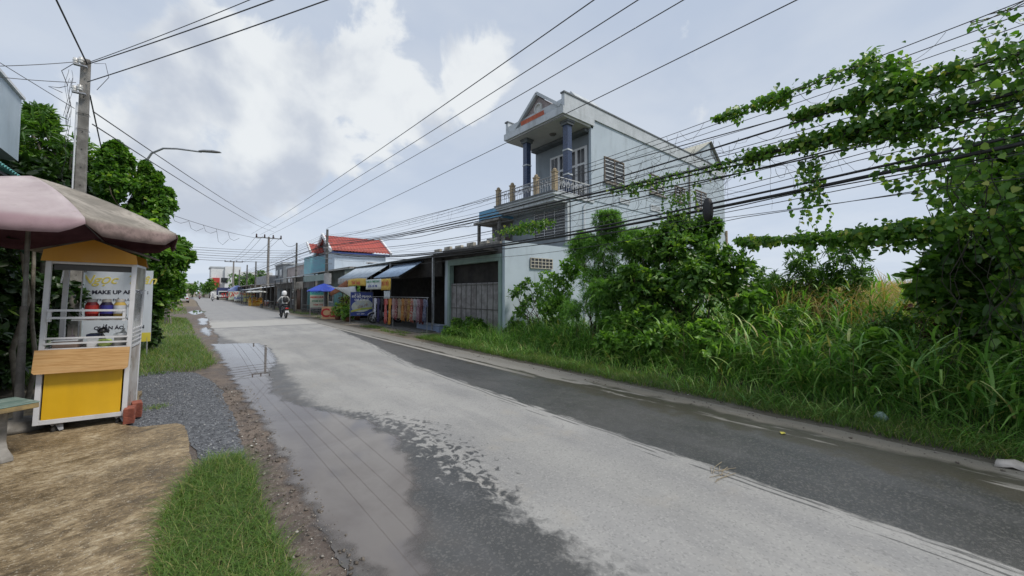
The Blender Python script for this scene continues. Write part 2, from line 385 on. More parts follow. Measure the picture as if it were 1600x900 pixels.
olive = t.m('MULTIPLY', t.ss(t.m('ADD', x, t.m('MULTIPLY', t.m('SUBTRACT', md, .5), 1.2)), 4.75, 5.15), .85); cw_ = t.mix(olive, cw_, (.062,.056,.04))
silt = t.m('MULTIPLY', t.ss(x, 1.5, 1.0), t.ss(md, .35, .6)); cw_ = t.mix(t.m('MULTIPLY', silt, .6), cw_, (.13,.11,.095))
col = t.mix(dry, cw_, cd_)
# worn white edge line and pale silt along the right edge
g1 = t.noise(t.comb(0, y, 0), .42, 3, .6); g2 = t.noise(t.comb(t.m('MULTIPLY', x, 8.), t.m('MULTIPLY', y, 1.1), 9.), 1., 4, .65)
farE = yr([(0,-.0),(1.,.0),(4.2,.0),(6.5,.5),(12,.75),(20,.6),(40,.5)], 1.)
ln = t.m('MULTIPLY', t.ss(t.m('ABSOLUTE', t.m('SUBTRACT', x, t.m('ADD', 5.06, t.m('MULTIPLY', g1, .0)))), .075, .055), t.ss(t.m('ADD', t.m('ADD', g2, farE), t.m('MULTIPLY', g1, .5)), .93, 1.))
pal = t.m('MULTIPLY', t.ss(t.m('ADD', x, t.m('MULTIPLY', t.m('SUBTRACT', g2, .5), .5)), 5.18, 5.24), t.ss(t.m('ADD', t.m('ADD', g2, farE), t.m('MULTIPLY', g1, .6)), .84, .95))
pe = t.m('MAXIMUM', t.m('MULTIPLY', t.m('MULTIPLY', ln, t.ss(y, 4., 8.)), .7), t.m('MULTIPLY', pal, .5)); col = t.mix(pe, col, t.mix(fine, (.36,.34,.31), (.5,.48,.44)))
edge = t.ss(t.m('ADD', x, t.m('MULTIPLY', t.m('SUBTRACT', md, .5), .5)), 5.42, 5.6); col = t.mix(t.m('MULTIPLY', edge, t.m('SUBTRACT', 1., t.m('MULTIPLY', pal, .6))), col, t.mix(fine, (.13,.115,.09), (.27,.25,.21)))
# joint across the road and the smoother far stretch
jy = t.m('ADD', y, t.m('MULTIPLY', md, .3)); jt = t.m('MULTIPLY', t.ss(t.m('ABSOLUTE', t.m('SUBTRACT', jy, 22.)), .16, .06), .8); col = t.mix(t.m('MULTIPLY', jt, dryR), col, (.13,.13,.13))
pale = t.m('MULTIPLY', t.m('MULTIPLY', t.ss(jy, 22.2, 22.5), t.ss(jy, 27.5, 26.)), t.m('MULTIPLY', dry, .7)); col = t.mix(pale, col, (.43,.42,.39))
far = t.m('MULTIPLY', t.ss(jy, 27.5, 29.), t.m('MULTIPLY', dry, .55)); col = t.mix(far, col, (.26,.26,.265))
t.l(col, b.inputs['Base Color'])
wet = t.m('SUBTRACT', 1., t.m('MAXIMUM', dry, t.m('MAXIMUM', pe, edge)))
rgh = t.mix(wet, (.8,.8,.8), t.mix(t.noise(co, 4, 4), (.28,.28,.28), (.55,.55,.55))); t.l(rgh, b.inputs['Roughness'])
hh = t.m('ADD', t.m('MULTIPLY', fine, .5), t.m('MULTIPLY', ag, .4)); hh = t.m('ADD', hh, t.m('MULTIPLY', dry, .7))
bump(t, b, hh, .35, .006); MATS['road'] = m
# road sheet with an uneven edge
def edgex(y_, side):
    return (.76+.07*fakenoise(0, y_, 2.2, 3)+.04*fakenoise(0, y_, 11, 13)+.018*fakenoise(0, y_, 40, 14)) if side == 0 else (5.82+.07*fakenoise(5, y_, 2.5, 4))
ys = np.concatenate([np.arange(-14, 45, .04), np.arange(45, 420, 6)])
def bend(y_): return 0 if y_ < 90 else -((y_-90)**2)*.00035
vs_ = []; fs_ = []
for i, yy in enumerate(ys):
    vs_ += [(edgex(yy, 0)+bend(yy), yy, .010), (edgex(yy, 1)+bend(yy), yy, .010)]
    if i: fs_.append((2*i-2, 2*i-1, 2*i+1, 2*i))
struct(MB().add(vs_, fs_).build('road', m))
# puddles: still brown water lying on the asphalt
def puddle(L, Rr, z, seed, name='puddle'):
    m = MATS.get('puddle')
    if m is None:
        m, t, b, o, co = newmat('puddle'); n1 = t.noise(co, 1.3, 5, .6, .5); n2 = t.noise(co, 12, 5, .7)
        t.l(t.mix(t.ss(n1, .35, .65), (.118,.103,.097), (.152,.138,.131)), b.inputs['Base Color']); b.inputs['Roughness'].default_value = .01; b.inputs['IOR'].default_value = 1.5
        rp = t.noise(co, 3.5, 2); nb = t.n('ShaderNodeBump'); nb.inputs['Strength'].default_value = .006; nb.inputs['Distance'].default_value = .01; t.l(rp, nb.inputs['Height']); t.l(nb.outputs[0], b.inputs['Normal'])
        a = t.n('ShaderNodeAttribute', attribute_name='rnd').outputs['Fac']
        al = t.ss(t.m('ADD', a, t.m('MULTIPLY', t.m('SUBTRACT', t.noise(co, 3, 4, .55), .5), .45)), .03, .2)
        t.l(al, b.inputs['Alpha']); MATS['puddle'] = m
    N, K = 90, 13
    def res(pts):
        p = np.array(pts, float); s_ = np.r_[0, np.cumsum(np.linalg.norm(np.diff(p, axis=0), axis=1))]; q = np.linspace(0, s_[-1], N)
        return np.stack([np.interp(q, s_, p[:,0]), np.interp(q, s_, p[:,1])], 1)
    A, B = res(L), res(Rr); V = []; a = []
    for i in range(N):
        for k in range(K):
            u = k/(K-1); p = A[i]*(1-u)+B[i]*u; wdt = np.linalg.norm(B[i]-A[i]); e = min(u, 1-u)*wdt; ee = min(i, N-1-i)/(N-1)*np.linalg.norm(A[-1]-A[0])
            V.append((p[0]+.03*fakenoise(p[0]*1., p[1], 5, seed), p[1], z)); a.append(min(e, ee))
    Fq = [(i*K+k, i*K+k+1, (i+1)*K+k+1, (i+1)*K+k) for i in range(N-1) for k in range(K-1)]
    o = npmesh(name, np.array(V), np.array(Fq), m, None, np.array(a)); return struct(o)
Lp = [(336,538),(350,556),(362,575),(378,603),(402,640),(424,672),(440,705),(452,745),(476,790),(512,832),(556,872),(606,910),(650,960)]
Rp = [(410,536),(432,548),(440,566),(428,590),(436,615),(474,634),(540,646),(600,660),(660,690),(700,735),(716,790),(716,850),(740,960)]
Rp = [(px-max(0,min(38,(py-640)*.35)), py) for px, py in Rp]
Lp = [(px-14-.05*(py-538), py) for px, py in Lp]
puddle([gr(*p) for p in Lp], [gr(*p) for p in Rp], .0145, 5)
puddle([(.5,17.8),(.36,18.8),(.22,20.5),(.3,22.4),(.5,23.2)], [(.52,17.8),(.75,18.9),(.7,20.2),(.9,21.9),(.52,23.2)], .0145, 8)
puddle([(.5,24.),(.2,25.5),(.3,27.5),(.2,30),(.5,32)], [(.52,24.),(.8,25.6),(.75,27),(1.1,30),(.52,32)], .0145, 9)
puddle([(.2,36),(-.1,38),(-.3,42),(.3,48)], [(.22,36),(.7,38.5),(1.1,42),(.32,48)], .0145, 10)
# concrete slab in front of the cart, mossy and worn
m, t, b, o, co = newmat('old_slab'); x, y, z = t.sep(co)
v = t.comb(t.m('ADD', t.m('MULTIPLY', x, 1.5), t.m('MULTIPLY', y, .9)), t.m('SUBTRACT', t.m('MULTIPLY', y, 2.3), t.m('MULTIPLY', x, 1.0)), 0)
n1 = t.m('ADD', t.m('MULTIPLY', t.noise(v, .9, 6, .72, .5), .6), t.m('MULTIPLY', t.noise(co, 1.9, 7, .72, .3), .4)); n2 = t.noise(co, 30, 8, .8); n3 = t.noise(co, 5, 8, .75, .4); n4 = t.noise(t.comb(t.m('ADD', t.m('MULTIPLY', x, 7.), t.m('MULTIPLY', y, 4.)), t.m('SUBTRACT', t.m('MULTIPLY', y, 11.), t.m('MULTIPLY', x, 3.)), 0), 1.9, 10, .82, .6)
n1 = t.m('ADD', t.m('MULTIPLY', n1, .55), t.m('MULTIPLY', n4, .45))
c_ = t.ramp(n1, [(.42,(.085,.062,.034)),(.48,(.19,.138,.075)),(.53,(.33,.25,.145)),(.59,(.54,.46,.32))])
c_ = t.mix(t.m('MULTIPLY', t.ss(n3, .5, .64), .7), c_, (.12,.088,.05)); c_ = t.mix(t.ss(n2, .55, .66), c_, (.48,.42,.32)); c_ = t.mix(t.ss(t.vor(co, 38), .16, .08), c_, (.5,.45,.36)); c_ = t.mix(t.ss(t.vor(t.vm('ADD', co, (3.1,1.7,0)), 21), .12, .06), c_, (.06,.045,.03)); c_ = t.mix(t.ss(n2, .42, .34), c_, (.06,.048,.03))
t.l(c_, b.inputs['Base Color']); t.l(t.mr(n1, .42, .58, .38, .85), b.inputs['Roughness']); bump(t, b, t.m('ADD', n2, t.m('ADD', n3, n4)), .5, .012); MATS['old_slab'] = m
polysheet('concrete_slab', [(-6,2.2),(-6,.8),(-.02,.8),(-.0,3.1),(-.02,3.9),(.06,4.5),(.03,4.95),(.02,5.6),(-.02,6.02),(-.10,6.2),(-.42,6.3),(-.56,6.5),(-.56,8.6),(-6,8.6)], -.02, .035, m, .02)
# gravel patch: sheet + loose stones
m = pm('gravel_bed', (.08,.085,.095), (.17,.18,.195), 22, .85, .9, 120, lo=.4, hi=.6); MATS['gravel_bed'] = m
GP = [(-.56,6.2),(-.1,6.12),(.08,5.2),(.12,4.7),(.42,4.55),(.47,5.6),(.42,7.2),(.38,8.6),(.1,10.0),(-.4,10.6),(-.9,10.8),(-.9,8.6),(-.56,8.6)]
polysheet('gravel_patch', GP, 0, .012, m, .05, 21)
def stones(name, P, size, mat, label, cat='gravel'):
    n = len(P); T = np.array([(1,0,0),(0,1,0),(-1,0,0),(0,-1,0),(0,0,.8),(0,0,-.8)]); Fc = np.array([(0,1,4),(1,2,4),(2,3,4),(3,0,4),(1,0,5),(2,1,5),(3,2,5),(0,3,5)])
    a = rng.uniform(0, 2*PI, n); sc = rng.uniform(.6, 1.3, (n,3))*size[:,None]; L = T[None]*sc[:,None,:]+rng.normal(size=(n,6,3))*size[:,None,None]*.22
    X = L[:,:,0]*np.cos(a)[:,None]-L[:,:,1]*np.sin(a)[:,None]; Y = L[:,:,0]*np.sin(a)[:,None]+L[:,:,1]*np.cos(a)[:,None]
    V = np.stack([X, Y, L[:,:,2]*.7], 2)+P[:,None,:]; Fq = (Fc[None]+(np.arange(n)*6)[:,None,None]).reshape(-1,3)
    return stuff(npmesh(name, V.reshape(-1,3), Fq, mat, None, np.repeat(rng.uniform(0,1,n), 6)), label, cat)
m, t, b, o, co = newmat('stone'); a = t.n('ShaderNodeAttribute', attribute_name='rnd')
t.l(t.ramp(a.outputs['Fac'], [(0,(.07,.075,.085)),(.5,(.14,.15,.168)),(.9,(.26,.275,.3)),(1,(.40,.40,.39))]), b.inputs['Base Color']); b.inputs['Roughness'].default_value = .75; MATS['stone'] = m
q = inpoly(GP, 11000); keep = fakenoise(q[:,0], q[:,1], 1.4, 6)+rng.uniform(-.5,.9,len(q)) > -.05; q = q[keep]
stones('loose_gravel', np.c_[q, np.full(len(q), .014)], rng.uniform(.005,.014,len(q)), m, 'loose blue grey gravel chips heaped beside the slab')
q = np.concatenate([inpoly([(.45,1.2),(.85,1.2),(.80,4.6),(.8,6),(.82,8),(.3,8.4),(.42,4.6)], 2600), inpoly([(5.55,-1),(6.0,-1),(6.1,12),(5.5,12)], 1300)])
m, t, b, o, co = newmat('chip'); a = t.n('ShaderNodeAttribute', attribute_name='rnd')
t.l(t.ramp(a.outputs['Fac'], [(0,(.08,.065,.05)),(.7,(.17,.145,.12)),(.93,(.3,.28,.25)),(1,(.55,.53,.48))]), b.inputs['Base Color']); b.inputs['Roughness'].default_value = .85
stones('roadside_rubble', np.c_[q, np.full(len(q), .014)], rng.uniform(.002,.007,len(q))*rng.choice([1,1,1,1,1,1,2.8],len(q)), m, 'pale stone chips and crumbs along the road edges', 'rubble')
# ---------------------------------------------------------------- grass
g_short = leafmat('short_grass', [(0,(.064,.138,.023)),(.45,(.110,.212,.037)),(.8,(.166,.267,.055)),(.93,(.304,.294,.110)),(1,(.414,.368,.184))], .5, .35)
g_tall = leafmat('tall_grass', [(0,(.063,.161,.031)),(.5,(.140,.308,.063)),(.82,(.266,.462,.119)),(.94,(.420,.532,.196)),(1,(.504,.406,.210))], .42, .3)
g_dry = leafmat('seed_grass', [(0,(.2,.2,.07)),(.5,(.42,.31,.14)),(1,(.5,.3,.18))], .7, .3)
GR1 = [(-.12,3.6),(-.07,4.0),(.08,4.45),(.16,4.62),(.4,4.6),(.46,4.15),(.44,3.5),(.48,2.6),(.5,1.0),(-.12,1.0),(-.12,3.0)]
q = inpoly(GR1, 15000); hh_ = rng.uniform(.05,.13,len(q))*(1+.4*fakenoise(q[:,0], q[:,1], 5, 2))
blades('grass_patch', np.c_[q, np.full(len(q), .03)], hh_, rng.uniform(.003,.006,len(q)), g_short, lean=.7, curl=.9, seg=3, label='tufted green grass patch beside the slab in front', cat='grass')
GR2 = [(-1.3,10.2),(-.5,10.15),(.2,10.2),(.46,10.9),(.42,12.5),(.3,15),(.15,18.2),(-.1,19),(-1.8,19),(-3,15),(-3,10.2)]
q = inpoly(GR2, 16000); blades('grass_patch', np.c_[q, np.zeros(len(q))], rng.uniform(.08,.24,len(q)), rng.uniform(.006,.012,len(q)), g_short, lean=.5, curl=.8, seg=3, label='bright green grass plot beyond the gravel on the left roadside', cat='grass')
q = np.concatenate([inpoly([(-2.6,19.6),(.15,19.6),(.05,24),(-.2,31),(-1,34),(-2.6,34)], 7000), inpoly([(-4,38),(-.2,38),(-.5,58),(-4,60)], 3000)])
blades('grass_patch', np.c_[q, np.zeros(len(q))], rng.uniform(.06,.22,len(q)), rng.uniform(.012,.02,len(q)), g_short, lean=.5, curl=.8, seg=3, label='grass strip further along the left roadside past the blue tarp shack', cat='grass')
# tuft standing in the gravel
q = rng.normal(size=(160,2))*.07+np.array([-.33,7.3]); stuff(blades('grass_tuft', np.c_[q, np.zeros(160)], rng.uniform(.03,.08,160), rng.uniform(.004,.007,160), g_short, lean=.8, seg=3, stuf=False), 'tiny grass tuft growing out of the gravel', 'grass')
# right verge, short
q = inpoly([(6.05,-3),(6.1,8),(6.25,13),(6.9,13),(6.8,6),(6.6,-3)], 2600); q = q[fakenoise(q[:,0], q[:,1], 3.5, 51) > .12]
blades('verge_weeds', np.c_[q, np.zeros(len(q))], rng.uniform(.14,.34,len(q)), rng.uniform(.008,.02,len(q)), g_tall, lean=.5, curl=1., seg=4, label='taller uneven weed tufts dotted along the right verge', cat='grass')
q = inpoly([(5.95,-3),(6.0,3),(6.02,8),(6.15,13),(7.2,13.2),(7.4,11),(6.9,6),(6.75,-3)], 30000); q[:,0] += .1*fakenoise(q[:,0]*0, q[:,1], 3, 4)
blades('verge_grass', np.c_[q, np.zeros(len(q))], rng.uniform(.05,.17,len(q))*(1+.4*fakenoise(q[:,0], q[:,1], 2, 12)), rng.uniform(.005,.01,len(q)), g_short, lean=.6, curl=.8, seg=3, label='short green verge grass along the right edge of the road', cat='grass')
q = np.concatenate([inpoly([(6.1,13.6),(6.7,13.6),(6.9,19),(6.2,19)], 2600), inpoly([(6.2,26),(7.4,26),(7.4,46),(6.3,46)], 5200)]); q = q[fakenoise(q[:,0], q[:,1], 2., 15) > -.1]
blades('verge_grass', np.c_[q, np.zeros(len(q))], rng.uniform(.04,.13,len(q)), rng.uniform(.008,.014,len(q)), g_short, lean=.6, curl=.8, seg=3, label='thin patchy grass in front of the shops on the right', cat='grass')
# mid-height grass bank
q = inpoly([(6.5,-4),(6.75,7.5),(7.3,12),(8.05,12.6),(8.3,9.9),(11,9.7),(11,-4)], 17000)
blades('bank_grass', np.c_[q, np.zeros(len(q))], np.clip((q[:,0]-6.2)*.55, .22, .85)*rng.uniform(.5,1.25,len(q)), rng.uniform(.009,.018,len(q)), g_short if False else g_tall, lean=.4, curl=.9, seg=4, label='knee high green grass bank rising behind the verge', cat='grass')
# reeds: stems with broad arching blades (guinea grass)
def reeds(name, poly, n, hmin, hmax, label, bl=6, w=.022, ln=.55, hx=0.):
    q = inpoly(poly, n); d = fakenoise(q[:,0], q[:,1], 1.3, 31); q = q[d+rng.uniform(-.6,.9,n) > -.15]; n = len(q)
    hs = rng.uniform(hmin, hmax, n)*(1+.25*fakenoise(q[:,0], q[:,1], 1.1, 5)); hs *= np.clip(.62+(q[:,0]-6.7)*hx, .5, 1.1) if hx else 1
    P_ = []; H_ = []
    for k in range(bl):
        f = (k+rng.uniform(.2,.9,n))/bl; P_.append(np.c_[q+rng.normal(size=(n,2))*.03, hs*f*.95]); H_.append(ln*rng.uniform(.6,1.2,n)*(1-.35*f))
    blades(name, np.concatenate(P_), np.concatenate(H_), rng.uniform(w*.6, w*1.3, n*bl), g_tall, lean=.5, curl=1.15, seg=5, label=label, cat='grass', wind=(-.55,-.15,0))
    blades(name+'_stems', np.c_[q, np.zeros(n)], hs, np.full(n, .009), g_tall, lean=.08, curl=.1, seg=3, label=label.replace('blades','stems'), cat='grass')
reeds('tall_grass', [(6.75,-5),(6.85,3.4),(7.5,5.2),(11.5,5.5),(13,-5)], 2500, .95, 1.75, 'tall arching grass blades crowding the right bank', hx=.11, bl=7, w=.038, ln=.5)
reeds('tall_grass', [(7.0,4.5),(7.5,8.2),(8.1,9.8),(10,9.8),(9.5,5)], 900, .5, .85, 'lower arching grass blades between the bushes and the road', w=.028, ln=.42)
q = inpoly([(10.5,-14),(10.5,2),(13,9),(26.8,9.6),(60,12),(60,-14)], 15000)
blades('field_grass', np.c_[q, np.zeros(len(q))], rng.uniform(1.1,1.75,len(q))*(1+.012*(q[:,0]-10)), rng.uniform(.03,.07,len(q)), g_tall, lean=.25, curl=.4, seg=3, label='rank green grass filling the field behind the bank', cat='grass')
q = inpoly([(15,-14),(14,2),(17,9.4),(26.8,9.6),(75,14),(75,-14)], 15000)
blades('seed_grass', np.c_[q, np.full(len(q), 1.25)], rng.uniform(.6,1.15,len(q))*(1+.018*(q[:,0]-10)), rng.uniform(.02,.05,len(q)), g_dry, lean=.35, curl=.5, seg=3, label='reddish tan seed heads over the far field', cat='grass')

q = inpoly([(9.6,-1.8),(9.8,2.8),(12.5,4),(14,2),(14,-6)], 2600)
blades('seed_grass', np.c_[q, np.full(len(q), 1.0)], rng.uniform(.55,1.1,len(q)), rng.uniform(.010,.022,len(q)), g_dry, lean=.3, curl=.6, seg=3, label='tan dry seed stalks standing above the nearer bank grass', cat='grass')
q = inpoly([(7.2,-4),(7.3,4),(9.5,5),(10,-4)], 420)
blades('dead_stalks', np.c_[q, np.zeros(len(q))], rng.uniform(.9,1.6,len(q)), rng.uniform(.008,.014,len(q)), pm('dead_stalk', (.34,.27,.17), (.22,.16,.1), 8, .9), lean=.5, curl=.7, seg=4, label='brown dead stalks leaning among the tall grass', cat='grass')
# ================================================================ VEGETATION
l_dark = leafmat('leaf_dark', [(0,(0.044,0.110,0.024)),(.5,(0.098,0.210,0.041)),(.85,(0.184,0.331,0.061)),(1,(0.391,0.531,0.102))], .38, .3)
l_mid = leafmat('leaf_mid', [(0,(0.083,0.182,0.036)),(.5,(0.165,0.321,0.060)),(.85,(0.260,0.449,0.089)),(1,(0.473,0.641,0.139))], .36, .35)
l_shaded = leafmat('leaf_shaded', [(0,(.012,.03,.008)),(.6,(.025,.06,.014)),(1,(.05,.1,.02))], .4, .2)  # near-black greens: shade under the canopy is put into the leaf colour
l_fine = leafmat('leaf_fine', [(0,(.067,.168,.034)),(.5,(.143,.302,.059)),(1,(.252,.437,.101))], .5, .4)
l_vine = leafmat('leaf_vine', [(0,(.050,.126,.024)),(.45,(.101,.227,.041)),(.8,(.185,.336,.059)),(.96,(.336,.470,.101)),(1,(.504,.470,.134))], .36, .38)
l_red = leafmat('leaf_red', [(0,(.06,.03,.03)),(.6,(.14,.05,.05)),(1,(.1,.12,.04))], .45, .3)
l_yel = leafmat('leaf_yellow', [(0,(.1,.16,.03)),(.6,(.26,.32,.05)),(1,(.4,.4,.1))], .45, .35)
bark = pm('bark', (.14,.11,.08), (.07,.055,.04), 9, .9, .6, 50)
bark_pale = pm('bark_pale', (.25,.23,.19), (.13,.115,.09), 7, .9, .5, 50)
def twigleaves(name, C, Rr, n, k, size, mat, parent, shape='oval', up=.35, droop=.25, inner=.45, zmin=.05, fill=1.):
    """C (m,3) blob centres, Rr (m,3) radii, n twigs per blob (array)"""
    C = np.array(C, float); Rr = np.array(Rr, float)
    if Rr.ndim == 1: Rr = np.repeat(Rr[:,None], 3, 1)
    idx = np.repeat(np.arange(len(C)), n); N = len(idx); d = rng.normal(size=(N,3)); d[:,2] += up; d = nrm(d)
    r0 = rng.uniform(inner, .85, N); L = rng.uniform(.25, .55, N)*(1+.3*np.sin(d[:,0]*7+idx)); tw = nrm(d+rng.normal(size=(N,3))*.35)
    P0 = C[idx]+d*r0[:,None]*Rr[idx]; t_ = (np.arange(k)+.5)/k; rm = Rr[idx].mean(1)
    P = P0[:,None,:]+tw[:,None,:]*(L*rm)[:,None,None]*t_[None,:,None]; P[:,:,2] -= droop*(L*rm)[:,None]*t_[None]**2
    sgn = np.where(np.arange(k)%2, 1, -1)[None,:,None]; sd_ = nrm(np.cross(tw, rng.normal(size=(N,3))))
    dd = tw[:,None,:]*.7+sd_[:,None,:]*sgn*.9; dd[:,:,2] -= .25; nn = d[:,None,:]*.6+np.array([0,0,.9]); nn = np.broadcast_to(nn, dd.shape)
    P = P.reshape(-1,3); ok = P[:,2] > zmin; rv = np.clip(np.repeat(rng.uniform(0,.8,N), k)+rng.uniform(-.15,.25,N*k), 0, 1)
    return leaves(name, P[ok], size, mat, parent, shape, dd.reshape(-1,3)[ok], nn.reshape(-1,3)[ok], rv[ok], .35)
def branchy(parent, base, tops, r, mat, name='branches', j=.12, wob=5):
    mb = MB()
    for tp in tops:
        a, b_ = Vector(base)+Vector((random.uniform(-j,j), random.uniform(-j,j), 0)), Vector(tp); pts = []
        for i in range(wob+1):
            u = i/wob; p = a.lerp(b_, u); s_ = math.sin(u*PI)*.12*(b_-a).length
            pts.append(p+Vector((random.uniform(-1,1)*s_, random.uniform(-1,1)*s_, s_*.5)))
        mb.tube(pts, r, 6, r*.25)
    return mb.build(name, mat, parent)
def bush(name, label, cat, base, blobs, n, k, size, mat, shape='oval', wood=bark, br=.02, group=None, sub=5, **kw):
    t_ = thing(name, label, cat, base, group=group); C = []; Q = []
    for (x, y, z, r_) in blobs:
        for _ in range(sub):
            d = Vector((random.gauss(0,1), random.gauss(0,1), random.gauss(0,1)+.2)).normalized()*r_*random.uniform(.35,.8)
            C.append((x+d.x, y+d.y, max(z+d.z*.9, .15))); Q.append(r_*random.uniform(.38,.62))
    branchy(t_, base, [c_ for c_ in C[::2]], br, wood)
    twigleaves('foliage', C, Q, n, k, size, mat, t_, shape, **kw); return t_
def P8(px, py, X): y, z = atX(px, py, X); return (X, y, z)
# big leafy shrubs against the house (placed where they grow: between verge and house)
bush('leafy_shrub', 'tall dense dark leafy shrub behind the verge, right of the feathery one', 'shrub', (8.9,4.6,0),
     [(9.0,4.9,2.5,.9),(9.3,4.1,2.4,.85),(8.7,4.1,1.6,.9),(8.4,4.9,1.2,.9),(8.9,5.6,1.5,.8),(9.6,3.4,1.9,.7),(8.0,4.4,.65,.65),(9.4,5.4,3.0,.5),(9.7,4.1,3.1,.42),(8.1,5.1,1.7,.6),(9.3,4.7,3.15,.35)], 36, 8, .13, l_dark, br=.03, sub=7)
bush('leafy_shrub', 'lower glossy leafy shrub at the edge of the verge under the tall one', 'shrub', (7.6,4.7,0),
     [(7.5,4.9,.75,.55),(7.6,4.3,.6,.5),(7.9,5.3,1.1,.6),(7.4,5.4,.4,.4)], 46, 7, .12, l_mid, br=.015, sub=6)
bush('feathery_shrub', 'tall pale feathery leaved shrub reaching the cables in front of the house', 'shrub', (8.7,6.6,0),
     [(8.7,6.6,2.6,.75),(8.9,6.0,3.1,.55),(8.5,7.1,2.9,.5),(8.6,6.3,3.5,.38),(8.6,6.3,1.8,.8),(8.2,6.1,1.3,.7),(9.0,5.7,2.5,.6)], 80, 22, .085, l_fine, 'fine', br=.025, sub=7, droop=.5)
bush('feathery_shrub', 'small feathery frond shrub leaning out over the grass below the tall shrubs', 'shrub', (7.9,6.3,0),
     [(7.9,6.2,1.5,.5),(7.7,6.6,1.1,.5),(7.8,5.9,.8,.45)], 60, 20, .075, l_fine, 'fine', br=.012, sub=5, droop=.6)
bush('leafy_shrub', 'loose light green shrub with thin stems beside the white house wall', 'shrub', (8.6,8.3,0),
     [(8.6,8.3,1.7,.6),(8.9,7.8,2.2,.5),(8.3,8.0,1.2,.5),(8.8,8.6,1.1,.5)], 30, 8, .10, l_mid, br=.014, sub=6)
# crooked garden shrub with bare stems
t_ = thing('crooked_shrub', 'crooked bare stemmed shrub with dark leaf tufts against the white wall', 'shrub', (8.95,9.35,0))
tops = [(8.0,9.45,1.55),(8.25,9.5,1.75),(8.1,9.4,.95),(8.5,9.4,1.9),(8.9,9.3,1.75),(8.65,9.55,1.35),(9.3,9.3,1.9),(8.35,9.35,1.2),(9.1,9.5,1.5)]
branchy(t_, (8.95,9.4,0), tops+[(x*.99, y, z*.8) for x, y, z in tops[:5]], .022, bark, wob=7)
twigleaves('foliage', tops, [.2]*len(tops), 26, 6, .11, l_dark, t_, 'oval', inner=.1)
# low bushes at the gate
bush('round_bush', 'low glossy round bush in front of the grey folding gate', 'bush', (7.75,11.6,0), [(7.8,11.7,.42,.42),(7.7,12.3,.35,.36),(7.8,11.1,.38,.38)], 40, 7, .085, l_dark, br=.01, zmin=.02)
bush('round_bush', 'low dark reddish bush at the foot of the white wall', 'bush', (8.4,9.9,0), [(8.15,9.75,.35,.36),(8.55,9.6,.4,.35),(8.9,9.3,.35,.35)], 26, 6, .08, l_dark, br=.01, zmin=.02)
bush('round_bush', 'small pale leaved bush spilling over the forecourt by the blue step', 'bush', (7.25,12.4,0), [(7.2,12.4,.16,.26),(7.2,11.8,.18,.26)], 26, 6, .07, l_mid, br=.006, zmin=.02)
# sparse dark weedy trees in the open field gap
for i, (x, y, h_, lb) in enumerate(((11.0,2.6,2.2,'spindly dark weed tree with hanging narrow leaves, left in the field gap'),(11.3,1.9,2.35,'spindly dark weed tree with hanging narrow leaves, right in the field gap'),(11.5,3.3,1.95,'shorter spindly weed tree close to the leafy shrubs'))):
    bush('weed_tree', lb, 'tree', (x,y,0), [(x,y,h_,.42),(x+.1,y-.3,h_-.4,.4),(x,y+.3,h_-.55,.42),(x,y,h_-1.0,.42)], 15, 8, .16, l_dark, 'lance', br=.016, sub=5, droop=.9, up=.0)
# dark thicket and tree under the vines at the right end
bush('thicket_tree', 'dark bushy tree at the far right, smothered by vines', 'tree', (8.9,-.6,0),
     [(9.0,.05,1.9,.6),(9.0,-.6,2.6,.9),(8.9,-.3,1.4,.7),(9.2,-1.6,2.8,1.),(9.2,-1.6,1.5,1.),(9.4,-.7,3.6,.7),(9.2,-2.8,2.4,1.),(8.6,-1.2,.9,.8),(9.3,-1.7,4.0,.8),(9.1,-.35,1.0,.55)], 46, 8, .15, l_dark, br=.05, sub=7)
bush('leafy_shrub', 'brownish tangled low shrub in the field under the vine curtain', 'shrub', (10.4,.9,0), [(9.6,.6,1.0,.4),(9.7,.1,1.0,.4),(9.6,1.0,.8,.35)], 14, 7, .09, l_red, br=.012)

for x, y, h_, mt_, lb in ((7.6,3.3,.9,'m','broad leaved weed clump in the tall grass, nearest the glossy shrub'),(8.3,2.0,1.3,'d','taller weed clump rising from the middle of the bank grass'),(7.7,.9,.9,'m','low weed clump in the bank grass before the splice of tan stalks'),(8.9,2.9,1.5,'m','tallest leafy weed clump right of the big shrubs'),(8.6,.9,1.2,'d','dark weed clump under the hanging vine strand'),(7.6,-.5,.8,'m','low weed clump at the foot of the vine curtain')):
    bush('weed_clump', lb, 'weed', (x,y,0), [(x,y,h_*.9,.28),(x+.15,y+.2,h_*.7,.28),(x-.1,y-.2,h_*.6,.3)], 14, 8, .12 if mt_ == 'm' else .1, l_mid if mt_ == 'm' else l_dark, 'heart' if mt_ == 'm' else 'lance', br=.008, sub=4)
# ================================================================ LEFT SIDE TREES
bush('broadleaf_tree', 'broadleaf tree with open crown behind the concrete pole on the left', 'tree', (-2.9,15.7,0),
     [(-2.9,15.7,5.6,.8),(-3.6,15.4,5.5,.8),(-2.4,15.8,5.0,.65),(-3.0,15.6,4.5,.9),(-2.2,15.9,4.2,.5),(-3.7,15.2,4.5,.9),(-1.95,16.1,4.75,.3),(-3.3,15.9,6.2,.45),(-4.4,15.2,5.0,.9)], 20, 8, .24, l_dark, 'lance', wood=bark_pale, br=.11, sub=6)
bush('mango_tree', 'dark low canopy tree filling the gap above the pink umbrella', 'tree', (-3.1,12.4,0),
     [(-3.1,12.4,3.7,.9),(-2.5,12.6,3.2,.7),(-3.4,12.0,2.7,.9),(-2.3,12.9,3.9,.6),(-3.9,12.0,3.4,.9),(-3.1,12.8,1.8,.8),(-2.75,12.9,2.5,.5)], 34, 8, .17, l_shaded, 'oval', br=.08, sub=6)
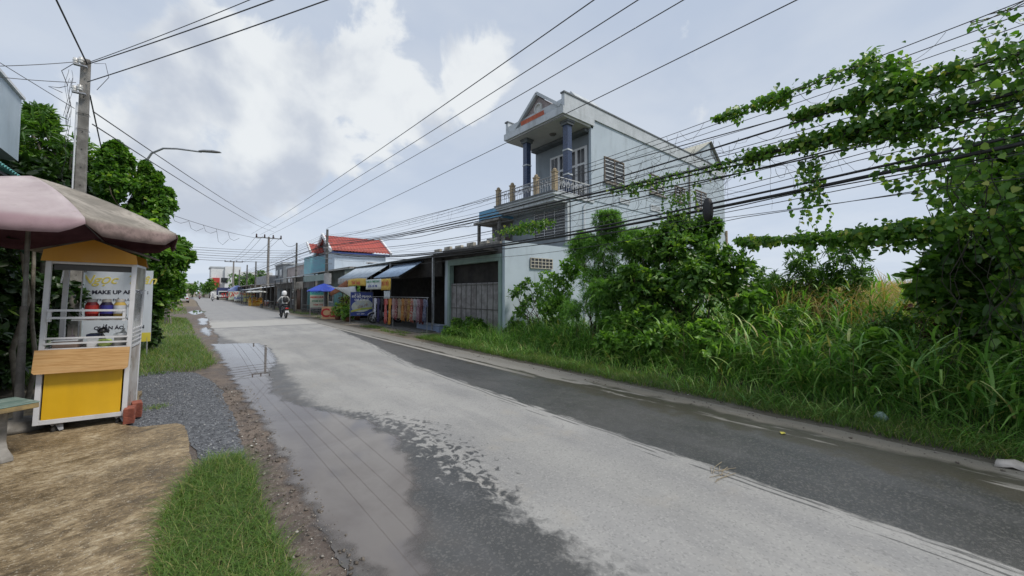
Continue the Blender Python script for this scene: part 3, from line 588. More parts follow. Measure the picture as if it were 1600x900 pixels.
# street lamp smothered in creeper
mt = thing('creeper_column', 'leafy creeper mound climbing the street lamp pole', 'vine', (-1.4,15,0))
blb = [(-1.15,15,1.7,.8),(-.95,15.1,2.5,.75),(-1.2,15,3.3,.75),(-.85,15.1,4.0,.6),(-.95,15.0,4.65,.42),(-1.05,15.1,5.1,.25),(-1.65,14.9,4.6,.5),(-1.72,14.9,5.2,.4),(-1.75,14.9,5.55,.25),(-1.8,14.8,3.6,.8),(-2.3,14.7,2.8,.9),(-.55,15.1,3.1,.5),(-.4,15.2,2.7,.42),(-2.6,14.9,3.6,.8),(-.6,15.1,1.9,.5)]
C, Q = [], []
for (x,y,z,r_) in blb:
    for _ in range(9):
        d = Vector((random.gauss(0,1), random.gauss(0,1), random.gauss(0,1))).normalized()*r_*random.uniform(.4,.75); C.append((x+d.x, y+d.y, z+d.z)); Q.append(r_*.42)
branchy(mt, (-1.4,15,0), [c_ for c_ in C[::9]], .035, bark)
twigleaves('foliage', C, Q, 62, 8, .095, l_vine, mt, 'heart', up=.0, droop=1.1)
for i in range(7):                                        # hanging strands
    pass
P_ = []
for i in range(26):
    x, y, z = -.35+random.uniform(-.5,.3), 15.1+random.uniform(-.2,.2), random.uniform(1.9,3.2)
    for k in range(14): P_.append((x+random.gauss(0,.03), y+random.gauss(0,.03), z-k*.06))
leaves('hanging_strand', np.array(P_), .08, l_vine, mt, 'heart', dirn=np.array([[0,0,-1.]]*len(P_)))
def palm(base, h_, n, L, label, mat=l_mid, tilt=.6):
    t_ = thing('palm', label, 'palm', base); x, y, z0 = base; top = Vector((x, y, h_))
    MB().tube([(x,y,0),(x+.05,y,h_*.5),(x,y,h_)], .09, 8, .06).build('trunk', bark_pale, t_)
    P_, D_, N_ = [], [], []; fr = MB()
    for i in range(n):
        a = 2*PI*i/n+random.uniform(-.2,.2); el = random.uniform(.2,1.1); dv = Vector((math.cos(a)*math.cos(el), math.sin(a)*math.cos(el), math.sin(el))); pts = []
        for k in range(12):
            u = k/11; p = top+dv*L*u+Vector((0,0,-1))*L*.75*u*u*tilt; pts.append(p)
            if k > 1:
                sdv = Vector((-dv.y, dv.x, 0)).normalized()
                for s_ in (-1, 1):
                    for q_ in range(2): P_.append(p+dv*L/22*q_); D_.append(sdv*s_*.9+dv*.7+Vector((0,0,-.45))); N_.append((0,0,1))
        fr.tube(pts, .012, 5, .003)
    fr.build('frond_ribs', l_mid, t_); leaves('fronds', np.array([tuple(p) for p in P_]), L*.3, mat, t_, 'lance', np.array([tuple(p) for p in D_]), np.array(N_), jit=.12); return t_
palm((-1.7,13.9,0), 2.9, 16, 1.45, 'feather palm between the concrete pole and the creeper mound')
palm((-2.3,11.9,0), 2.7, 14, 1.3, 'darker feather palm behind the umbrella, left of the concrete pole', l_shaded)
palm((-2.75,10.4,0), 1.5, 12, .9, 'low young palm left of the cart in the dark undergrowth')
# dark undergrowth behind the cart
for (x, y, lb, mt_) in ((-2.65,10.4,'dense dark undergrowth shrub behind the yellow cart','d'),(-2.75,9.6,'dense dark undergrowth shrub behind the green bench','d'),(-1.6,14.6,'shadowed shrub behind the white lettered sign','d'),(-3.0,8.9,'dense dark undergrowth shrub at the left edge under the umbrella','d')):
    bush('undergrowth_shrub', lb, 'shrub', (x,y,0), [(x,y,.9,.75),(x-.5,y+.3,1.5,.7),(x+.45,y-.1,1.4,.6),(x,y+.2,2.1,.65),(x-.6,y,.5,.6),(x+.5,y+.1,.5,.5)], 30, 8, .15, l_shaded, br=.025, sub=5)
for (x, y) in ((-2.55,8.9),(-2.75,9.0),(-3.2,9.3)):
    pass
mt = thing('thin_trunk_tree', 'thin pale double trunked tree left of the cart in the shade', 'tree', (-1.8,8.6,0))
MB().tube([(-1.82,8.6,0),(-1.9,8.6,.8),(-1.8,8.7,1.5),(-1.95,8.8,2.6)], .035, 7, .025).tube([(-1.75,8.6,0),(-1.68,8.6,.6),(-1.76,8.7,1.2),(-1.8,8.8,2.6)], .03, 7, .02).build('trunk', bark_pale, mt)
twigleaves('crown', [(-1.95,8.8,2.5),(-1.8,8.9,2.6),(-2.2,8.9,2.4)], [.4,.4,.4], 40, 7, .13, l_shaded, mt)

# ================================================================ CABLES AND VINES
cable = pm('cable_black', (.018,.018,.02), (.03,.03,.032), 3, .55); wirem = pm('wire_grey', (.07,.07,.075), (.05,.05,.05), 3, .5)
XW = 7.2
def wire_fn(p1, p2, endz, X=XW, yend=27.5):
    pts = [atX(p1[0], p1[1], X), atX(p2[0], p2[1], X), (yend, endz)]; A = np.array([[p[0]**2, p[0], 1] for p in pts]); cf = np.linalg.solve(A, [p[1] for p in pts])
    cf0 = float(cf[0])
    if cf0 < 0 or cf0 > .006:                              # keep a cable a cable: gentle sag only
        A2 = np.array([[p[0], 1] for p in pts]); q0 = .0012; rhs = np.array([p[1]-q0*p[0]**2 for p in pts]); wts = np.array([2.,2.,1.]); s_ = np.linalg.lstsq(A2*wts[:,None], rhs*wts, rcond=None)[0]; cf = np.array([q0, s_[0], s_[1]])
    return lambda y: float(cf[0]*y*y+cf[1]*y+cf[2])
WL = [('w1',(1600,5),(1135,180),5.55,.006),('w2',(1600,19),(1100,200),5.45,.006),('w3',(1600,33),(1100,208),5.35,.005),('w4',(1467,121),(1100,221),5.25,.009),
      ('w5',(1400,144),(1100,237),5.1,.015),('w6',(1462,144),(1117,240),5.0,.006),('w7',(1500,179),(1100,256),4.8,.023),('w7b',(1500,186),(1100,262),4.75,.015),
      ('w8',(1342,221),(1100,283),4.6,.011),('w9',(1342,229),(1100,290),4.5,.005),('w10',(1442,246),(1100,321),4.35,.018),('w11',(1454,254),(1100,327),4.25,.026),('w12',(1412,279),(1196,321),4.1,.006),('w13',(1300,318),(1040,352),4.0,.005)]
WF = {}
for i, (nm, a, b_, ez, r_) in enumerate(WL):
    f_ = wire_fn(a, b_, ez); WF[nm] = f_; xo = (i%3-1)*.06
    pts = [(XW+xo+.03*math.sin(y_*.5+i), y_, f_(y_)) for y_ in np.arange(-7, 27.6, .75)]+[(XW-.4+xo, 27.5, ez), (6.95, 37.7, ez+.12), (7.3, 61, ez+.1), (7.5, 95, ez+.1)]
    th = 'thick black' if r_ > .01 else 'thin dark'
    lb = '%s roadside cable on the right, %s'%(th, ('the topmost','second from the top','third from the top','fourth from the top','upper heavy one, fifth from the top','sixth from the top','heaviest of the middle pair','lower one of the middle pair','first below the middle pair','second below the middle pair','upper one of the lower black pair','thickest, carrying the splice box','second lowest','the very lowest')[i])
    tag(MB().tube(pts, r_, 6).build('roadside_cable', cable if r_ > .01 else wirem), lb, 'cable', 'thick roadside cables' if r_ > .01 else 'thin roadside cables')
for i in range(7):
    nm = ('w5','w7','w8','w9','w10','w12','w3')[i]; f_ = WF[nm]; dz_ = (-.07,-.10,-.13,-.16,-.09,-.12,-.1)[i]
    pts = [(XW+.1+.04*math.sin(y_*.7+i*2), y_, f_(y_)+dz_-.10*abs(math.sin(PI*(y_+7)/(5.5+i*.8)))) for y_ in np.arange(-7, 27.3, .5)]
    tag(MB().tube(pts, (.007,.012,.006,.006,.009,.006,.005)[i], 5).build('roadside_cable', wirem if i%2 else cable), 'slack cable hanging in shallow swags below the roadside bundle, '+('below the fifth cable','below the middle pair','below the eighth cable','below the ninth cable','below the lower black cable','above the lowest cable','below the third cable')[i], 'cable', 'slack roadside cables')
# lashing wire and loose loops tangled on the cables
lm = MB()
for nm, y0, y1 in (('w1',-2,16),('w7',-1,12),('w5',0,9),('w9',0,10)):
    f_ = WF[nm]; y_ = y0
    while y_ < y1:
        l_ = random.uniform(.15,.6); d_ = random.uniform(.04,.22)*(1 if random.random() > .25 else 2.2); n_ = 6
        lm.tube([(XW+random.uniform(-.05,.05), y_+l_*k/n_, f_(y_+l_*k/n_)-d_*math.sin(PI*k/n_)) for k in range(n_+1)], .0028, 4, cap=False); y_ += l_+random.uniform(0,.8)
for k in range(70):                                       # bare dry tendrils hanging between the cables
    y_ = random.choice([random.uniform(1.2,5.4), random.uniform(2.4,5.4), random.uniform(-.3,8)]); z_ = WF['w7'](y_)+random.uniform(-.1,.5); p = Vector((XW+random.uniform(-.15,.15), y_, z_)); pts = [p.copy()]
    dv = Vector((random.uniform(-.1,.1), random.uniform(-.8,.8), -1))
    for q_ in range(9): dv += Vector((random.gauss(0,.2), random.gauss(0,.45), random.gauss(0,.3))); p = p+dv.normalized()*random.uniform(.07,.15); pts.append(p.copy())
    lm.tube(pts, .0035, 4, .0015, cap=False)
tag(lm.build('tangled_tendrils', pm('dry_twig', (.10,.085,.065), (.05,.042,.035), 8, .8)), 'bare brown tendrils and loose wire tangled on the roadside cables', 'tendrils')['kind'] = 'stuff'
tag(MB().lathe([(.0,-.22),(.07,-.2),(.09,-.05),(.085,.1),(.05,.2),(0,.22)], (XW, 3.05, WF['w11'](3.05)-.02), 10).build('cable_splice_box', cable), 'black splice box lashed on the thick cables before the house', 'splice box')
def vine(label, fn, y0, y1, dens, thick, hang, X=XW, size=.085, xs=.16, grp=None, bulge=None, strands=.5, mat=l_vine):
    """creeper on a cable from y0 to y1; thick(u), hang(u) give its section along the run"""
    L = abs(y1-y0); n = int(L*dens); u = rng.uniform(0, 1, n); y_ = y0+(y1-y0)*u
    th = np.array([thick(v) for v in u]); hg = np.array([hang(v) for v in u]); clump = np.clip(.62+1.15*fakenoise(y_*1., y_*0, 4.2, int(abs(y0)*10)+3), .14, 1.8)
    keep = rng.uniform(0,1,n) < clump; u, y_, th, hg, clump = u[keep], y_[keep], th[keep], hg[keep], clump[keep]; n = len(u)
    zc = np.array([fn(v) for v in y_]); dn = rng.uniform(0,1,n)**1.9
    th = th*(.45+.6*clump); z_ = zc+rng.normal(size=n)*th*.45+th*.3-dn*hg*(.2+clump); x_ = X+rng.normal(size=n)*xs*(.5+th*2)
    P_ = np.c_[x_, y_, z_]; d = np.c_[rng.normal(size=n)*.5-.1, rng.normal(size=n)*.5, -np.ones(n)*.7]; nn = np.c_[-np.ones(n)*.6, rng.normal(size=n)*.3, np.ones(n)*.7]
    t_ = thing('climbing_vine', label, 'vine', (X, (y0+y1)/2, fn((y0+y1)/2)), group=grp)
    mb = MB()
    for s_ in range(3):
        ph = random.uniform(0,6); mb.tube([(X+.03*math.sin(v*9+ph), v, fn(v)+.03*math.cos(v*9+ph)) for v in np.linspace(y0, y1, max(6, int(L*8)))], .006, 5)
    ns = int(L*strands*4); Q_ = []; DQ = []
    for s_ in range(ns):
        v = random.random(); yy = y0+(y1-y0)*v; ll = hang(v)*random.uniform(.7,1.9)+.05; p = Vector((X+random.gauss(0,.1), yy, fn(yy))); pts = [p.copy()]; m_ = max(3, int(ll/.06))
        for k in range(m_): p = p+Vector((random.gauss(0,.012), random.gauss(0,.02), -.06)); pts.append(p.copy()); Q_ += [tuple(p)]*(1 if random.random() < .75 else 2); 
        mb.tube(pts, .003, 4, .0015, cap=False)
    mb.build('stems', bark, t_)
    leaves('foliage', P_, rng.uniform(.65,1.15,len(P_))*size, mat, t_, 'heart', d, nn, jit=.5)
    if Q_:
        Q_ = np.array(Q_); leaves('hanging_strands', Q_, size*.9, mat, t_, 'heart', np.c_[rng.normal(size=len(Q_))*.5, rng.normal(size=len(Q_))*.7, -np.ones(len(Q_))], np.array([[-1,0,.5]]), jit=.3)
    return t_
def Yx(px, X=XW): return atX(px, 300, X)[0]
vine('leafy vine tuft tapering along the topmost roadside cable, leaves against the sky', WF['w1'], Yx(1385), Yx(1120), 640, lambda u: .13*(1-u)**.6+.015, lambda u: .20*(1-u)+.03, strands=.4)
vine('short vine clump dropping from the topmost cable to the one below', lambda y: WF['w2'](y)-.08, Yx(1430), Yx(1350), 620, lambda u: .14, lambda u: .25, strands=1.)
vine('thick leafy vine riding the upper bundle of cables toward the right edge', lambda y: WF['w4'](y)+.02, -2.8, Yx(1240), 1150, lambda u: .26*(1-u)**.7+.02, lambda u: .34*(1-u)+.06, strands=1.)
vine('long heavy vine along the middle black bundle of cables', lambda y: WF['w7'](y)+.05, -2.8, Yx(1170), 1350, lambda u: .25*(1-u)**.6+.03, lambda u: .55*(1-u)**1.3+.08, strands=1.4)
vine('sparse vine patches on the middle cables in front of the house', lambda y: WF['w7'](y)+.02, Yx(1180), Yx(955), 260, lambda u: .07, lambda u: .22, strands=.7, size=.075)
vine('level vine hedge on the lowest cables, running right from the splice box', lambda y: 2.50+.03*y-.10*math.sin(y), -2.8, Yx(1150), 1250, lambda u: .10*(1-u)**.3+.03, lambda u: .30*(1-u)+.10, strands=1.2, size=.08)
vine('vine strand hanging between the middle and lower black cables', lambda y: WF['w9'](y), Yx(1288), Yx(1248), 250, lambda u: .08, lambda u: .75, strands=8, size=.08)
vine('vine strand hanging from the middle cables at the house end wall', lambda y: WF['w9'](y), Yx(1080), Yx(1040), 170, lambda u: .08, lambda u: .5, strands=7, size=.07)
vine('small vine garland on the cables before the balcony underside', lambda y: WF['w9'](y)+.0, Yx(862), Yx(778), 420, lambda u: .12, lambda u: .12, strands=.8, size=.08, mat=l_vine)
# the curtain at the right end, falling from the top cables into the tree
cv = thing('vine_curtain', 'massive vine curtain falling from the cables to the ground at the right edge', 'vine', (7.5,-1.5,0))
N = 24000; y_ = rng.uniform(-4, 1.55, N); z_ = rng.uniform(0.9, 4.9, N); dd = fakenoise(y_, z_, 2.6, 77)
edge_ = np.interp(z_, [1.0,2.,2.5,2.9,3.3,3.8,4.3,4.9], [-.3,-.25,.25,.3,.7,.5,.25,-.5]); kk = (y_ < edge_+.35*fakenoise(y_, z_, 4.5, 12)) & (dd+rng.uniform(-.7,1.3,N) > -.2+.45*np.clip(y_+.9,0,1)); y_, z_ = y_[kk], z_[kk]; n = len(y_)
x_ = 7.45+rng.normal(size=n)*.28+.12*fakenoise(y_, z_, 3, 5)+.2*(4.9-z_)*.3
leaves('foliage', np.c_[x_, y_, z_], rng.uniform(.055,.1,n), l_vine, cv, 'heart', np.c_[rng.normal(size=n)*.4-.2, rng.normal(size=n)*.5, -np.ones(n)*.8], np.c_[-np.ones(n)*.7, rng.normal(size=n)*.3, np.ones(n)*.6], jit=.4)
N = 9000; y_ = rng.uniform(-4, .2, N); z_ = rng.uniform(.6, 4.6, N); kk = y_ < np.interp(z_, [.6,2,2.6,3.4,4.6], [-.05,-.2,-.2,-.5,-1.]); y_, z_ = y_[kk], z_[kk]; n = len(y_)
leaves('back_foliage', np.c_[8.1+rng.normal(size=n)*.3, y_, z_], .13, l_dark, cv, 'heart', np.c_[rng.normal(size=n)*.4-.2, rng.normal(size=n)*.5, -np.ones(n)*.8], jit=.4)
mb = MB()
for k in range(34):
    yy = random.uniform(-3.5,.3); p = Vector((7.4+random.gauss(0,.2), yy, random.uniform(3.,4.6))); pts = [p.copy()]
    for q_ in range(14): p = p+Vector((random.gauss(0,.05), random.gauss(0,.08), -.22)); pts.append(p.copy())
    mb.tube(pts, .006, 5, .003)
mb.build('stems', pm('vine_stem', (.05,.045,.03), (.03,.028,.02), 8, .9), cv)
vine('thin wispy vine on the top cables at the extreme right', WF['w1'], -3., Yx(1530), 160, lambda u: .09, lambda u: .35, strands=1.5, size=.06)
# high voltage wires over the road and the service wires of the left pole
def hiwire(p1, p2, X, label, r_=.011, far_=(7.9,61.4,9.5), grp='high wires over the road', near=-14.):
    pts = [atX(*p1, X), atX(*p2, X)]; (ya, za), (yb, zb) = pts; k = (zb-za)/(yb-ya)
    P_ = [(X, y_, za+(y_-ya)*k) for y_ in np.linspace(near, yb, 14)]+([far_] if far_ else [])
    tag(MB().tube(P_, r_, 5).build('overhead_wire', wirem), label, 'wire', grp)
for p1, X in (((928,0),5.9),((997,0),6.9),((1068,0),7.9)):
    ya, za = atX(*p1, X); Yf, Zf = 61.4, 9.5
    tag(MB().tube([(X, ya+(Yf-ya)*u, za+(Zf-za)*u-.9*4*u*(1-u)*.25) for u in np.linspace(-.35,1,26)], .0125, 5).build('overhead_wire', wirem), '%s of the three high wires crossing the sky to the tall crossarm pole' % {5.9:'left', 6.9:'middle', 7.9:'right'}[X], 'wire', 'high wires over the road')
ya, za = atX(1245, 0, 7.0)
tag(MB().tube([(7.0-.2*u, ya+(27.5-ya)*u, za+(5.9-za)*u-.25*4*u*(1-u)*.25) for u in np.linspace(-.3,1,20)], .01, 5).build('overhead_wire', wirem), 'single wire running in front of the balcony roof to the nearest right pole', 'wire')
# ================================================================ LEFT FOREGROUND THINGS
conc = pm('concrete', (.30,.285,.26), (.17,.16,.145), 6, .85, .5, 60, streak=.6); conc_d = pm('concrete_dark', (.16,.155,.145), (.09,.088,.08), 5, .85, .5, 60)
steel = pm('galvanised_steel', (.42,.43,.44), (.3,.3,.31), 12, .45, 0, 1, .6); white = pm('white_paint', (.78,.79,.8), (.68,.69,.7), 3, .4, .05, 90, streak=.25, stcol=(.4,.36,.3))
whitep = pm('white_plastic', (.75,.77,.8), (.66,.68,.7), 4, .35); blackp = pm('black_plastic', (.02,.02,.022), (.035,.035,.035), 6, .5)
rubber = pm('rubber', (.02,.02,.02), (.035,.033,.03), 12, .8); porc = pm('porcelain', (.72,.72,.7), (.5,.5,.48), 8, .25)
# concrete pole with taper and holes
t_ = thing('utility_pole', 'near leaning grey concrete utility pole behind the pink umbrella', 'pole', (-1.66,10.75,0))
x0, y0 = -1.66, 10.75
def polem(z): return .165-.006*z*2.0
mb = MB(); pr_ = []
for z in (0, 1.5, 3, 4.5, 6.08): w_ = .082-.0035*z; pr_.append((w_, z))
vs_ = [(x0+s1*w_*1.05-.004*z, y0+s2*w_*.8, z) for w_, z in pr_ for s1, s2 in ((-1,-1),(1,-1),(1,1),(-1,1))]
mb.add(vs_, [(i*4+j, i*4+(j+1)%4, i*4+4+(j+1)%4, i*4+4+j) for i in range(4) for j in range(4)]+[(16,17,18,19)])
mb.build('shaft', conc, t_, bev=.012)
mb = MB()
for k in range(13): mb.tube([(x0-.004*k*.4, y0-.068, 1.6+k*.34), (x0-.004*k*.4, y0-.062+.001*k, 1.6+k*.34)], .009, 8)
mb.build('holes', conc_d, t_)
MB().tube([(x0-.115,y0-.04,0),(x0-.11,y0-.04,3),(x0-.105,y0-.04,5.2)], .014, 8).build('conduit', whitep, t_)
for z in (5.95, 5.42):
    MB().lathe([(0,-.05),(.035,-.05),(.04,-.03),(.025,-.02),(.045,-.005),(.045,.015),(.025,.025),(.04,.045),(.0,.055)], (x0-.13,y0-.13,z), 12).lathe([(0,-.05),(.035,-.05),(.04,-.03),(.025,-.02),(.045,-.005),(.045,.015),(.025,.025),(.04,.045),(.0,.055)], (x0-.06,y0-.15,z+.03), 12).build('insulators', porc, t_)
    MB().box(x0-.16,x0+.02,y0-.17,y0-.1,z-.08,z-.055).build('bracket', steel, t_)
mb = MB()
for z in (5.0, 4.7):
    mb.tube([(x0-.01*z*.4+.078*sx, y0+.068*sy, z) for sx, sy in ((-1,-1),(1,-1),(1,1),(-1,1),(-1,-1))], .004, 5)
for k in range(9):
    z = 3.6+random.uniform(0, 2.2); x = x0-.2+random.uniform(-.05,.05); mb.tube([(x+.02*math.sin(u*9+k), y0-.1, z-.9*u) for u in np.linspace(0,1,12)], .003, 4)
mb.tube([(x0+.1,y0-.1,6.0),(x0+.25,y0-.12,6.05),(x0+.3,y0-.1,5.8),(x0+.15,y0-.1,5.5)], .005, 5)
mb.tube([(x0-.15,y0-.12,5.9),(x0-.3,y0-.12,5.7),(x0-.22,y0-.1,5.45),(x0-.32,y0-.1,5.38),(x0-.45,y0-.1,5.36),(x0-.28,y0-.1,5.3)], .006, 5)
mb.build('loose_wires', cable, t_)
def far_pt(px, py, d):
    r_ = pxdir(px, py); hf = r_.x*math.sin(YAW)+r_.y*math.cos(YAW); k = d/hf; return Vector((r_.x*k, r_.y*k, H+r_.z*k))
def sagw(a, b_, s_, r_, lb, grp=None, m=wirem):
    a, b_ = Vector(a), Vector(b_); tag(MB().tube([a.lerp(b_, u)+Vector((0,0,-s_*4*u*(1-u))) for u in np.linspace(0,1,16)], r_, 5).build('service_wire', m), lb, 'wire', grp)
top = Vector((x0, y0, 5.98))
sagw(top, far_pt(498,-30,5.2)+Vector((0,0,.0)), .03, .0085, 'service wire from the pole top to the upper right, lowest of the three', 'wires from the left pole') if False else None
for k, (px, py, zz) in enumerate(((378,-0,6.0),(413,0,5.97),(498,0,5.62))):
    a = Vector((x0+.02, y0-.08, zz)); b_ = far_pt(px, py, 5.4); d = b_-a; sagw(a, a+d*1.6, .05, .006 if k == 0 else .009, ('upper thin','middle','lowest')[k]+' service wire rising right from the near concrete pole', 'wires from the left pole')
a = top; b_ = far_pt(88,0,5.6); sagw(a, a+(b_-a)*1.8, .0, .013, 'thick dark stay wire rising left from the top of the near concrete pole', None, cable)
sagw(Vector((x0+.05,y0,5.4)), (-1.95,14.9,5.35), .0, .013, 'thick dark wire descending from the near pole into the creeper mound', None, cable)
for k, (py, z, lb) in enumerate(((101,5.95,'upper level wire leaving the near pole to the left'),(117,5.55,'second level wire leaving the near pole to the left'))):
    b_ = far_pt(-10, py, 6.2); a = Vector((x0-.12,y0-.1,z)); sagw(a, a+(b_-a)*1.5, .03, .006, lb)
b_ = far_pt(0,98,6.3); a = Vector((x0-.12,y0-.1,5.05)); sagw(a, a+(b_-a)*1.4, 0, .006, 'slanting wire from the upper left to the middle of the near pole')
for k, (px, py) in enumerate(((432,356),(428,362))):
    sagw((x0+.1,y0,5.1-.25*k), far_pt(px, py, 50), .3, .012, ('upper','lower')[k]+' long wire descending from the near pole across to the right side poles')
# street lamp
t_ = thing('street_lamp', 'street lamp on a long curved arm rising out of the creeper mound', 'street lamp', (-1.15,15.1,0))
MB().tube([(-1.15,15.1,0),(-1.15,15.1,5.4)], .07, 8, .05).build('pole', steel, t_)
MB().tube([(-1.15,15.1,5.3),(-1.0,15.0,5.62),(-.75,14.85,5.78),(-.45,14.7,5.8),(.1,14.3,5.72)], .03, 8, .024).build('arm', steel, t_)
hd = MB(); q0 = Vector((.05,14.33,5.73)); q1 = Vector((.53,13.97,5.71)); d_ = (q1-q0).normalized(); sdv = d_.cross(Vector((0,0,1)))
vs_ = []; 
for u, ww, hh2 in ((0,.035,.03),(.25,.07,.045),(.7,.085,.045),(1,.05,.02)):
    p = q0.lerp(q1, u); vs_ += [p-sdv*ww, p-sdv*ww*.7+Vector((0,0,hh2)), p+sdv*ww*.7+Vector((0,0,hh2)), p+sdv*ww, p+Vector((0,0,-.02))]
hd.add(vs_, [(i*5+j, i*5+(j+1)%5, i*5+5+(j+1)%5, i*5+5+j) for i in range(3) for j in range(5)]+[(4,3,2,1,0),(15,16,17,18,19)]); hd.build('lamp_head', pm('lamp_grey', (.2,.21,.22), (.15,.15,.16), 5, .5), t_)
# ---------- pink umbrella
m, t, b, o, co = newmat('umbrella_cloth'); x, y, z = t.sep(t.n('ShaderNodeTexCoord').outputs['Object'])
at_ = t.n('ShaderNodeAttribute', attribute_name='rnd').outputs['Fac']; n1 = t.noise(co, 2.2, 6, .6, .4); n2 = t.noise(co, 14, 6, .7)
pk = t.mix(t.ss(n1, .35, .65), (.44,.37,.385), (.53,.465,.47)); gy = t.mix(t.ss(n1, .35, .62), (.40,.36,.31), (.21,.19,.16)); gy = t.mix(t.m('MULTIPLY', t.ss(n2, .45, .7), .6), gy, (.13,.12,.10))
c_ = t.mix(at_, pk, gy); c_ = t.mix(t.m('MULTIPLY', t.ss(n2, .52, .75), .3), c_, (.3,.26,.22)); hem = t.ss(z, 2.40, 2.33); c_ = t.mix(t.m('MULTIPLY', hem, .8), c_, t.mix(1., c_, (.74,.56,.62), 'MULTIPLY')); t.l(c_, b.inputs['Base Color']); b.inputs['Roughness'].default_value = .85; bump(t, b, n2, .25, .01)
tl = t.n('ShaderNodeBsdfTranslucent'); t.l(t.mix(.5, c_, (.2,.05,.08)), tl.inputs[0]); mx = t.n('ShaderNodeMixShader'); mx.inputs[0].default_value = .04; t.l(b.outputs[0], mx.inputs[1]); t.l(tl.outputs[0], mx.inputs[2]); t.l(mx.outputs[0], o.inputs[0]); UM = m
uc = Vector((-1.5,7.1,0)); t_ = thing('patio_umbrella', 'faded pink patio umbrella with a mildewed grey right panel over the cart', 'umbrella', uc)
def canopy(center, Rr, zr, zt, ang0, n, mat, val=.11, segs=8, sub=6, seedp=0, parent=None, name='canopy', dirty=None, under_mat=None):
    V = []; rv = []; Fq = []
    for f in range(n):
        a0 = ang0+2*PI*f/n; a1 = ang0+2*PI*(f+1)/n; c0 = Vector((math.cos(a0), math.sin(a0), 0)); c1 = Vector((math.cos(a1), math.sin(a1), 0)); o0 = len(V)
        for i in range(segs+3):
            u = min(i/segs, 1); 
            for j in range(sub+1):
                w_ = j/sub; p = (c0*(1-w_)+c1*w_)*Rr*u; sag = math.sin(PI*w_)*.05*math.sin(PI*u*.9); prof = 1-(.62*u+.38*u*u)
                z_ = zr+(zt-zr)*prof-sag*.8
                if i > segs: e = (i-segs)/2; z_ -= val*e*(1-.62*math.exp(-(min(w_,1-w_)/.09)**2)) ; p = p*(1+.012*e+.01*math.sin(w_*25+f))
                V.append((center[0]+p.x, center[1]+p.y, z_)); rv.append(1. if (dirty and f in dirty) else 0.)
        for i in range(segs+2):
            for j in range(sub): q = o0+i*(sub+1)+j; Fq.append((q, q+1, q+sub+2, q+sub+1))
    o = npmesh(name, np.array(V), np.array(Fq), mat, parent, np.array(rv), smooth=True); so_ = o.modifiers.new('cloth', 'SOLIDIFY'); so_.thickness = .004
    if under_mat: o.data.materials.clear(); o.data.materials.append(under_mat); o.data.materials.append(mat); so_.material_offset = 1; so_.material_offset_rim = 1
    return o
canopy(uc, 1.38, 2.38, 2.985, R(-63), 8, UM, .17, 10, 12, parent=t_, dirty=(0,1,2), under_mat=pm('maroon_underside', (.16,.07,.085), (.11,.045,.06), 3, .9))  # inner faces take a darker maroon than the outer cloth
MB().tube([(uc.x,uc.y,0),(uc.x,uc.y,2.95)], .021, 10).build('pole', pm('pole_grey', (.34,.34,.33), (.22,.22,.2), 8, .5), t_)
mb = MB()
for k in range(8):
    a = R(-65)+k*PI/4; mb.tube([(uc.x,uc.y,2.92),(uc.x+.7*math.cos(a),uc.y+.7*math.sin(a),2.68),(uc.x+1.35*math.cos(a),uc.y+1.35*math.sin(a),2.37)], .007, 5); mb.tube([(uc.x,uc.y,2.35),(uc.x+.7*math.cos(a),uc.y+.7*math.sin(a),2.67)], .006, 5)
mb.build('ribs', steel, t_)
MB().lathe([(0,0),(.27,0),(.28,.05),(.2,.1),(.04,.12),(.028,1.32),(.033,1.34),(.033,1.40),(.02,1.42)], (uc.x,uc.y,.035), 18).build('base', conc, t_)
# ---------- food cart (local coordinates: x right, y back, z up)
WX, DY = .735, .62
yel = pm('yellow_panel', (.74,.43,.012), (.80,.48,.018), 2, .4, .03, 100, streak=.35, stcol=(.42,.24,.03)); oran = pm('orange_gable', (.56,.255,.012), (.60,.29,.02), 2, .45, streak=.3, stcol=(.3,.15,.02)); wframe = pm('cart_white', (.72,.73,.76), (.64,.65,.67), 3, .35, streak=.6, stcol=(.40,.35,.27))
m, t, b, o, co = newmat('pine_board'); x, y, z = t.sep(co); v = t.comb(t.m('MULTIPLY', x, 3.), t.m('MULTIPLY', y, 3.), t.m('MULTIPLY', z, 46.)); n1 = t.noise(v, 1.3, 5, .6, .8); n2 = t.noise(t.comb(t.m('MULTIPLY', x, 1.2), y, t.m('MULTIPLY', z, 16.)), 1., 2, .5)
c_ = t.mix(t.ss(n1, .38, .66), (.60,.36,.15), (.46,.25,.085)); c_ = t.mix(t.m('MULTIPLY', t.ss(n2, .5, .56), .3), c_, (.66,.43,.20)); t.l(c_, b.inputs['Base Color']); b.inputs['Roughness'].default_value = .42; PINE = m
C0 = (-1.31,6.68,.0); A0 = R(-4); ct = thing('food_cart', 'yellow and white food cart with gabled orange roof, parked on the slab', 'cart', C0, absl=False, rot=(0, R(1.2), A0))
def fr(name, bars, mat, w_=.03, h_=None, par=None):
    mb = MB()
    for a, b_ in bars: mb.bar(a, b_, w_, h_ or w_)
    return mb.build(name, mat, par or ct, bev=.003)
zb, zc, zt = .135, .96, 1.97
mb = MB()
for x in (.018, WX-.018):
    for y in (.018, DY-.018): mb.box(x-.022, x+.022, y-.022, y+.022, zb, zt)
for y in (.018, DY-.018):
    mb.box(.04, WX-.04, y-.02, y+.02, zb, zb+.05); mb.box(.04, WX-.04, y-.02, y+.02, zc-.02, zc+.015); mb.box(.04, WX-.04, y-.02, y+.02, zt-.03, zt)
for x in (.018, WX-.018): mb.box(x-.02, x+.02, .04, DY-.04, zb, zb+.05); mb.box(x-.02, x+.02, .04, DY-.04, zc-.02, zc+.015); mb.box(x-.02, x+.02, .04, DY-.04, zt-.03, zt)
